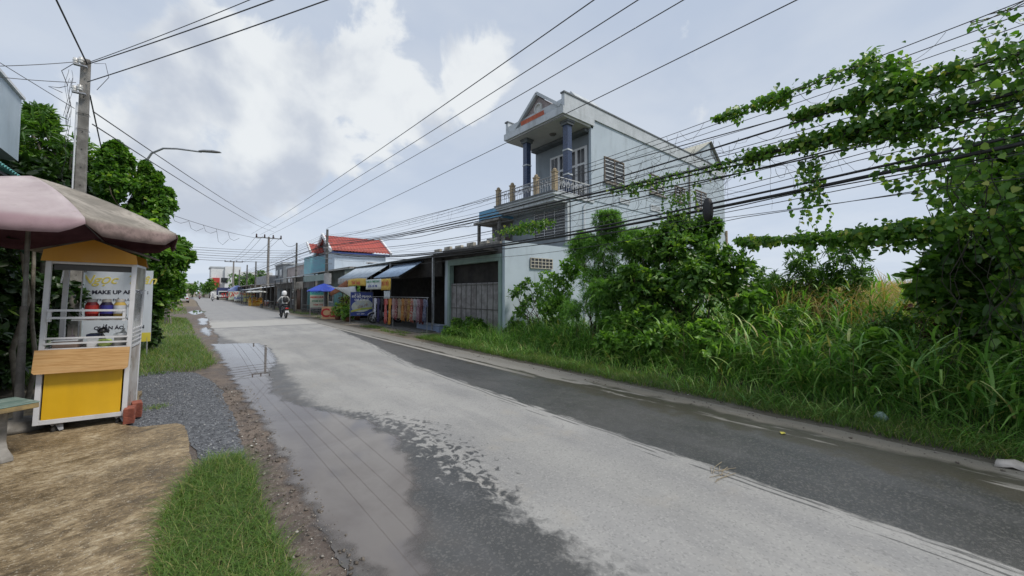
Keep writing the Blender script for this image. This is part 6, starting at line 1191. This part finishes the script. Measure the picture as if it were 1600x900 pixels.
for j, (x, z) in enumerate(((6.5,9.35),(7.2,9.35),(8.6,9.35),(9.3,9.35))): span((x,61.5,z),(8.5+(x-7.9)*1.3,128,10.1),1.0,.02,'high wire running on from the crossarm pole, %s' % ('leftmost','second from left','third from left','rightmost')[j], 'high wires beyond the crossarm pole')
# fruit and drink stalls, boards, tables, heaps along the row
def yard(name, lb, x, y, w_, z0_, z1_, mat, cat='sign', txt=None, post=True):
    t_ = thing(name, lb, cat, (x,y,0)); MB().box(x-w_/2,x+w_/2,y-.03,y+.03,z0_,z1_).build('board', mat, t_)
    if txt:
        nl = len(txt)
        for i, s_ in enumerate(txt): text(s_, face((x,y-.035,z1_-(z1_-z0_)*(i+.72)/nl),(1,0,0)), (z1_-z0_)/nl*.75, red if i%2 == 0 else blu, t_, bold=.01)
    if post: MB().bar((x-w_/2+.05,y,0),(x-w_/2+.05,y,z0_),.05).bar((x+w_/2-.05,y,0),(x+w_/2-.05,y,z0_),.05).build('stand', steel, t_)
yard('yellow_board','pale yellow lettered board on legs left of the fruit stand',4.6+1.6,65,1.3,.4,1.6,pm('bd_yel', (.6,.6,.25), (.55,.55,.22), 2, .6),txt=('NƯỚC MÍA','SINH TỐ','TRÀ'))
yard('white_board','white lettered board further left of the yellow one',6.0,76,1.5,.4,1.9,pm('bd_wht', (.62,.66,.6), (.5,.55,.5), 2, .6),txt=('TẠP HÓA','BÁNH'))
yard('pale_board','pale green board beside the blue tent by the truck',6.0,88,1.6,.4,1.9,pm('bd_grn', (.5,.58,.45), (.4,.48,.4), 2, .6),txt=('SỬA XE',))
fs = thing('fruit_stand', 'tiered stand heaped with yellow and orange fruit', 'stall', (6.2,57.5,0)); MB().box(5.5,7.0,57.3,58.4,0,.45).box(5.5,7.0,57.7,58.4,.45,.85).build('shelves', pm('yel_crate', (.55,.4,.05), (.5,.2,.04), 6, .6), fs); 
mb = MB(); 
for k in range(75): x = random.uniform(5.55,6.95); j = random.choice((0,1)); mb.lathe([(0,0),(.06,.03),(.075,.08),(.05,.13),(0,.14)], (x,(57.45 if j == 0 else 57.9)+random.uniform(-.12,.12),(.45 if j == 0 else .85)+random.choice((0,.08))), 7)
fo = mb.build('fruit_heap', pm('fruit', (.65,.42,.04), (.6,.2,.03), 6, .4), fs); fo['kind'] = 'stuff'; canopy((6.3,57.7), 1.2, 1.75, 2.1, .2, 8, pm('stall_umb', (.6,.62,.6), (.5,.52,.5)), .06, parent=fs); MB().tube([(6.3,57.7,0),(6.3,57.7,2.1)], .03, 6).build('umbrella_pole', steel, fs)
t_ = thing('red_cream_basket', 'small red and white striped bin at the end of the fruit stand', 'bin', (7.3,57.0,0)); MB().lathe([(0,0),(.2,0),(.26,.6),(.24,.62),(0,.6)], (7.3,57.0,0), 12).build('bin_body', pm('red_bin', (.5,.08,.06), (.6,.5,.45), 8), t_); MB().lathe([(.27,.6),(.28,.68),(0,.74)], (7.3,57.0,0), 12).build('bin_lid', whitep, t_)
def stonetable(x, y, lb):
    t_ = thing('stone_table', lb, 'table', (x,y,0)); MB().lathe([(0,.62),(.5,.62),(.52,.66),(.5,.7),(0,.7)], (x,y,0), 18).build('table_top', conc, t_); MB().lathe([(.3,0),(.22,.08),(.1,.2),(.1,.55),(.25,.62),(0,.62)], (x,y,0), 14).build('pedestal', conc, t_)
    for a in (0,1.6,3.1,4.7): cx_, cy_ = x+.85*math.cos(a), y+.85*math.sin(a); MB().lathe([(.15,0),(.12,.1),(.13,.36),(.18,.38),(.18,.42),(0,.42)], (cx_,cy_,0), 12).build('stool', conc_d, t_)
stonetable(6.7,49.5,'round stone table with stools before the grey shop'); stonetable(7.0,43.5,'second round stone table nearer the motorcyclist')
t_ = thing('hanging_cloth', 'grey cloth bundle hanging under the shop eave behind the motorcyclist', 'cloth', (7.0,36.5,1.8)); MB().sheet([[(6.9+.06*math.sin(i*1.7), 34.6+i*.38, 2.55-.9*k*(1-.4*abs(math.sin(i*.9)))) for k in np.linspace(0,1,5)] for i in range(9)], .02).build('cloth', pm('beige_cloth', (.30,.27,.23), (.2,.18,.15), 4, .9), t_)
t_ = thing('fence_rail', 'low grey rail fence before the dark green shop', 'fence', (7.4,34,0)); mb = MB(); 
for y in np.arange(29.5,37.6,.5): mb.box(7.38,7.42,y-.02,y+.02,0,.6)
mb.box(7.37,7.43,29.5,37.5,.58,.64).box(7.37,7.43,29.5,37.5,.25,.3); mb.build('bars', conc_d, t_)
# blue tent and blue truck
t_ = thing('blue_truck', 'blue tarpaulin covered truck parked nose out on the right', 'truck', (6.0,112,0)); MB().box(4.6,6.9,112.6,118,1.1,2.9).build('cargo_cover', pm('truck_tarp', (.03,.04,.13), (.02,.03,.09), 2, .7), t_, bev=.12); MB().box(4.7,6.8,111,112.5,.5,2.1).build('cab', pm('truck_cab', (.6,.62,.63), (.5,.52,.53), 2, .4), t_, bev=.12); MB().box(4.85,6.65,110.9,110.99,1.3,1.95).build('windscreen', gdark, t_); MB().box(4.65,6.85,110.88,110.99,.45,.7).build('bumper', blackp, t_)
for x, y in ((4.75,111.8),(6.65,111.8),(4.75,116.8),(6.65,116.8)): MB().tube([(x-.12,y,.42),(x+.12,y,.42)], .42, 14).build('wheel', rubber, t_)
t_ = thing('blue_tent', 'blue awning tent on posts just left of the lettered boards', 'tent', (7,96,0)); MB().add([(5.6,91,2.2),(8.2,91,2.2),(8.2,99,2.2),(5.6,99,2.2),(6.9,91,3.1),(6.9,99,3.1),(5.6,91,1.8),(5.6,99,1.8),(8.2,91,1.8)], [(0,1,4),(3,5,2),(0,4,5,3),(1,2,5,4),(0,3,7,6),(0,6,8,1)]).build('roof', pm('tent_blue', (.10,.16,.42), (.3,.35,.5), 1, .7), t_); mb = MB(); 
for x in (5.65,8.15): 
    for y in (91.1,98.9): mb.box(x-.05,x+.05,y-.05,y+.05,0,2.2)
mb.build('post', steel, t_)
# ---------------------------------------------------------------- motorbikes and riders
def motorbike(lb, loc, rz, bodym, group=None, tail=True):
    t_ = thing('motorbike', lb, 'motorbike', loc, rz, group=group, absl=False)     # local +y is forward
    for y in (-.62, .62):
        tr = MB(); 
        vs_ = [((.045*math.cos(b_)), y+(.235+.045*math.sin(b_))*math.cos(a), .28+(.235+.045*math.sin(b_))*math.sin(a)) for a in [2*PI*i/20 for i in range(20)] for b_ in [2*PI*j/8 for j in range(8)]]
        tr.add(vs_, [(i*8+j, i*8+(j+1)%8, ((i+1)%20)*8+(j+1)%8, ((i+1)%20)*8+j) for i in range(20) for j in range(8)], True); w_ = tr.build('wheel', rubber, t_)
        mb = MB().tube([(-.05,y,.28),(.05,y,.28)], .05, 10)
        for k in range(6): a = k*PI/3; mb.bar((0,y,.28),(0,y+.22*math.cos(a),.28+.22*math.sin(a)),.02)
        mb.build('rim', steel, w_)
    b_ = MB(); rings = [(-.78,.66,.05,.04),(-.6,.66,.11,.09),(-.3,.62,.14,.12),(0,.48,.13,.14),(.18,.42,.11,.12),(.32,.55,.12,.16),(.42,.78,.11,.15),(.46,.92,.08,.08)]; vs_ = []
    for (y, z, rx, rz_) in rings: vs_ += [(rx*math.cos(a), y, z+rz_*math.sin(a)) for a in [2*PI*j/12 for j in range(12)]]
    b_.add(vs_, [(i*12+j, i*12+(j+1)%12, (i+1)*12+(j+1)%12, (i+1)*12+j) for i in range(len(rings)-1) for j in range(12)]+[tuple(range(12))[::-1], tuple(range(84,96))], True); b_.build('body', bodym, t_)
    s_ = MB(); rings = [(-.72,.77,.08,.03),(-.55,.78,.13,.05),(-.2,.74,.12,.05),(.05,.70,.07,.03)]; vs_ = []
    for (y, z, rx, rz_) in rings: vs_ += [(rx*math.cos(a), y, z+rz_*math.sin(a)) for a in [2*PI*j/10 for j in range(10)]]
    s_.add(vs_, [(i*10+j, i*10+(j+1)%10, (i+1)*10+(j+1)%10, (i+1)*10+j) for i in range(3) for j in range(10)]+[tuple(range(10))[::-1], tuple(range(30,40))], True); s_.build('seat', blackp, t_)
    MB().tube([(-.32,.32,.98),(-.1,.42,.96),(.1,.42,.96),(.32,.32,.98)], .016, 6).build('handlebar', blackp, t_)
    for x in (-.27,.27): MB().tube([(x,.36,.98),(x*1.15,.36,1.1)], .007, 5).lathe([(0,-.05),(.05,-.04),(.055,.02),(0,.04)], (x*1.2,.36,1.13), 8).build('mirror', blackp, t_)
    MB().tube([(-.06,.62,.28),(-.06,.45,.75)], .02, 6).tube([(.06,.62,.28),(.06,.45,.75)], .02, 6).build('fork', steel, t_)
    MB().prism([(.62+.31*math.cos(a), .28+.31*math.sin(a)) for a in np.linspace(.5,2.6,9)]+[(.62+.29*math.cos(a), .28+.29*math.sin(a)) for a in np.linspace(2.6,.5,9)], .12, Matrix.Translation((-.06,0,0))@Matrix(((0,0,1,0),(1,0,0,0),(0,1,0,0),(0,0,0,1)))).build('mudguard', bodym, t_)
    MB().tube([(.13,-.05,.25),(.15,-.4,.28),(.15,-.75,.33)], .04, 8, .05).build('exhaust', steel, t_)
    MB().box(-.08,.08,-.84,-.79,.6,.68).build('tail_light', pm('tail_red', (.5,.02,.02), (.4,.02,.02), 5, .3), t_); MB().box(-.1,.1,-.86,-.85,.36,.5).build('number_plate', whitep, t_)
    MB().lathe([(0,.0),(.07,.01),(.09,.06),(.07,.09),(0,.09)], (0,0,0), 12, Matrix.Translation((0,.46,.86))@Matrix.Rotation(R(-90),4,'X')).build('headlight', glass, t_)
    return t_
def rider(lb, loc, rz, top_m, leg_m, helmet_m, back=False):
    t_ = thing('person', lb, 'person', loc, rz, absl=False)
    J = {'pel':((0,-.2,.88),.15),'wst':((0,-.2,1.02),.13),'chs':((0,-.13,1.24),.155),'nek':((0,-.1,1.42),.06),'hd':((0,-.07,1.55),.085),
         'sl':((-.17,-.11,1.35),.06),'el':((-.32,.02,1.12),.045),'hl':((-.30,.28,1.0),.032),'sr':((.17,-.11,1.35),.06),'er':((.32,.02,1.12),.045),'hr':((.30,.28,1.0),.032),
         'pl':((-.10,-.18,.86),.10),'kl':((-.20,.18,.72),.07),'al':((-.16,.02,.30),.045),'fl':((-.16,.14,.25),.04),'pr':((.10,-.18,.86),.10),'kr':((.20,.18,.72),.07),'ar':((.16,.02,.30),.045),'fr':((.16,.14,.25),.04)}
    ks = list(J); E_ = [('pel','wst'),('wst','chs'),('chs','nek'),('nek','hd'),('chs','sl'),('sl','el'),('el','hl'),('chs','sr'),('sr','er'),('er','hr'),('pel','pl'),('pl','kl'),('kl','al'),('al','fl'),('pel','pr'),('pr','kr'),('kr','ar'),('ar','fr')]
    me = bpy.data.meshes.new('body'); me.from_pydata([J[k][0] for k in ks], [(ks.index(a), ks.index(b_)) for a, b_ in E_], []); o = bpy.data.objects.new('body', me); COL.objects.link(o)
    me.materials.append(top_m); md = o.modifiers.new('skin','SKIN'); md.use_smooth_shade = True; sv = me.skin_vertices[0].data
    for i, k in enumerate(ks): sv[i].radius = (J[k][1], J[k][1]*.85)
    sv[0].use_root = True; sb = o.modifiers.new('sub','SUBSURF'); sb.levels = 2; sb.render_levels = 2
    bpy.context.view_layer.update(); m2 = bpy.data.meshes.new_from_object(o.evaluated_get(bpy.context.evaluated_depsgraph_get())); bpy.data.objects.remove(o)
    m2.materials.clear(); skin = pm('skin', (.38,.22,.15), (.34,.19,.13), 6, .5)
    for m_ in (top_m, leg_m, skin): m2.materials.append(m_)
    for p in m2.polygons:
        c_ = p.center; p.material_index = 2 if (c_.z > 1.44 or (abs(c_.x) > .24 and c_.y > .2 and c_.z > .9)) else (1 if c_.z < .93 and not (abs(c_.x) > .24 and c_.z > .95) else 0); p.use_smooth = True
    m2.name = 'body'; b_ = bpy.data.objects.new('body', m2); COL.objects.link(b_); b_.parent = t_
    MB().lathe([(.125,-.08),(.14,-.02),(.145,.06),(.12,.14),(.07,.185),(0,.2)], (0,-.08,1.55), 18).build('helmet', helmet_m, t_)
    MB().box(-.05,.05,.02,.06,1.50,1.53).build('visor', blackp, t_)
    for x in (-.3,.3):                                     # fingers round the grip
        mb = MB()
        for k in range(4): yk = x-.03+.02*k; mb.tube([(yk,.27,1.0),(yk,.33,1.005),(yk,.35,.98),(yk,.33,.955)], .0095, 5)
        mb.tube([(x-.035*np.sign(x),.25,.99),(x-.05*np.sign(x),.3,.97),(x-.04*np.sign(x),.33,.965)], .010, 5); mb.build('fingers', skin, t_)
    if back: MB().lathe([(0,-.2),(.1,-.19),(.14,-.1),(.14,.06),(.1,.17),(0,.19)], (0,0,0), 14, Matrix.Translation((0,-.31,1.2))@Matrix.Diagonal((1,.6,1,1))).build('backpack', blackp, t_)
    for x in (-.16,.16): MB().box(x-.05,x+.05,-.04,.2,.19,.26).build('shoe', pm('shoe', (.1,.09,.08)), t_, bev=.02)
    return t_
dkb = pm('bike_dark', (.02,.022,.03), (.04,.042,.05), 6, .3); whb = pm('bike_white', (.55,.56,.58), (.45,.46,.48), 4, .3); redb = pm('bike_red', (.3,.02,.02), (.2,.02,.02), 4, .3)
loc = (4.55,28.3,.01); motorbike('dark motorbike ridden away up the road by the white helmeted rider', loc, R(3), dkb)
rider('person in white helmet, pale jacket and black backpack riding away', loc, R(3), pm('pale_jacket', (.62,.62,.6), (.5,.5,.48), 6, .8), pm('dark_trousers', (.03,.03,.04)), pm('white_helmet', (.78,.78,.78), (.7,.7,.7), 4, .3), back=True)
motorbike('white scooter parked beside the white shirts at the end of the clothes rail', (7.75,19.5,.06), R(75), whb)
motorbike('white delivery motorbike coming down the far street', (3.2,96,.01), R(180), whb); rider('person in a white shirt on the far motorbike before the truck', (3.2,96,.01), R(180), whb, pm('grey_trousers', (.2,.2,.2)), pm('white_helmet', (.7,.7,.7)))
motorbike('red motorbike among the farthest traffic', (1.6,130,.01), R(185), redb); rider('person in grey on the farthest red motorbike', (1.6,130,.01), R(185), pm('grey_shirt', (.35,.36,.38)), pm('grey_trousers', (.2,.2,.2)), pm('red_helmet', (.4,.1,.08)))
def car(lb, loc, rz, mat):
    t_ = thing('parked_car', lb, 'car', loc, rz, absl=False); M = Matrix(((0,0,1,0),(1,0,0,0),(0,1,0,0),(0,0,0,1)))
    MB().prism([(-2.1,.35),(2.1,.35),(2.15,.75),(1.9,.9),(1.1,.98),(-1.5,1.0),(-2.1,.9)], 1.7, Matrix.Translation((-.85,0,0))@M).prism([(-1.45,.99),(1.1,.97),(.55,1.42),(-1.0,1.45)], 1.4, Matrix.Translation((-.7,0,0))@M).build('body', mat, t_, bev=.06)
    for x in (-.712,.712): MB().box(x-.006,x+.006,-1.15,.65,1.05,1.36).build('side_window', gdark, t_)
    for x in (-.8,.8):
        for y in (-1.3,1.3): MB().tube([(x-.1,y,.32),(x+.1,y,.32)], .32, 14).build('wheel', rubber, t_)
    MB().box(-.55,.55,-1.47,-1.40,1.05,1.36).build('rear_window', gdark, t_)
    for x in (-.65,.65): MB().box(x-.14,x+.14,-2.13,-2.09,.65,.82).build('tail_light', redb, t_)
car('white car parked off the left side of the far road', (-1.2,84,0), R(0), whb); car('silver car just beyond the white one on the left', (-1.4,93,0), R(4), tin)
# scattered litter
mb = MB().sheet([[(5.72+.2*i/4+.02*math.sin(k), -.33+.26*k/5-.04*i/4, .02+.05*math.sin(i*.9)+.012*math.cos(k*2)) for k in range(6)] for i in range(5)], .004); tag(mb.build('plastic_scrap', pm('pale_plastic', (.55,.5,.45), (.42,.38,.33), 8, .5)), 'pale broken plastic piece lying at the right road edge', 'litter')
x, y = gr(1375,664); bb = MB().lathe([(0,0),(.05,.01),(.075,.05),(.05,.09),(.02,.12),(.0,.12)], (x+.1,y,.02), 9).build('plastic_cup_bag', pm('clear_plastic', (.25,.34,.29), (.14,.2,.16), 30, .25, lo=.45, hi=.55)); tag(bb, 'small crumpled translucent plastic bag in the verge grass', 'litter')
x, y = gr(1221,681); tag(MB().add([(x,y,.02),(x+.05,y+.03,.028),(x+.1,y,.02),(x+.05,y-.03,.025)], [(0,1,2,3)]).build('fallen_leaf', l_yel if False else pm('yellow_leaf', (.55,.5,.08))), 'single yellow leaf lying on the dark asphalt', 'leaf')
sm = MB(); x, y = gr(1120,745)
for k in range(14): a = random.uniform(-.6,.6); px_, py_ = x+random.gauss(0,.09), y+random.gauss(0,.05); sm.tube([(px_,py_,.017),(px_+.14*math.cos(a),py_+.14*math.sin(a),.02)], .0022, 4)
tag(sm.build('straw_wisp', pm('straw', (.4,.33,.22), (.3,.24,.15))), 'wisp of dry straw lying on the pale road surface', 'straw')
for o in list(bpy.data.objects):
    if '_abs' in o: del o['_abs']
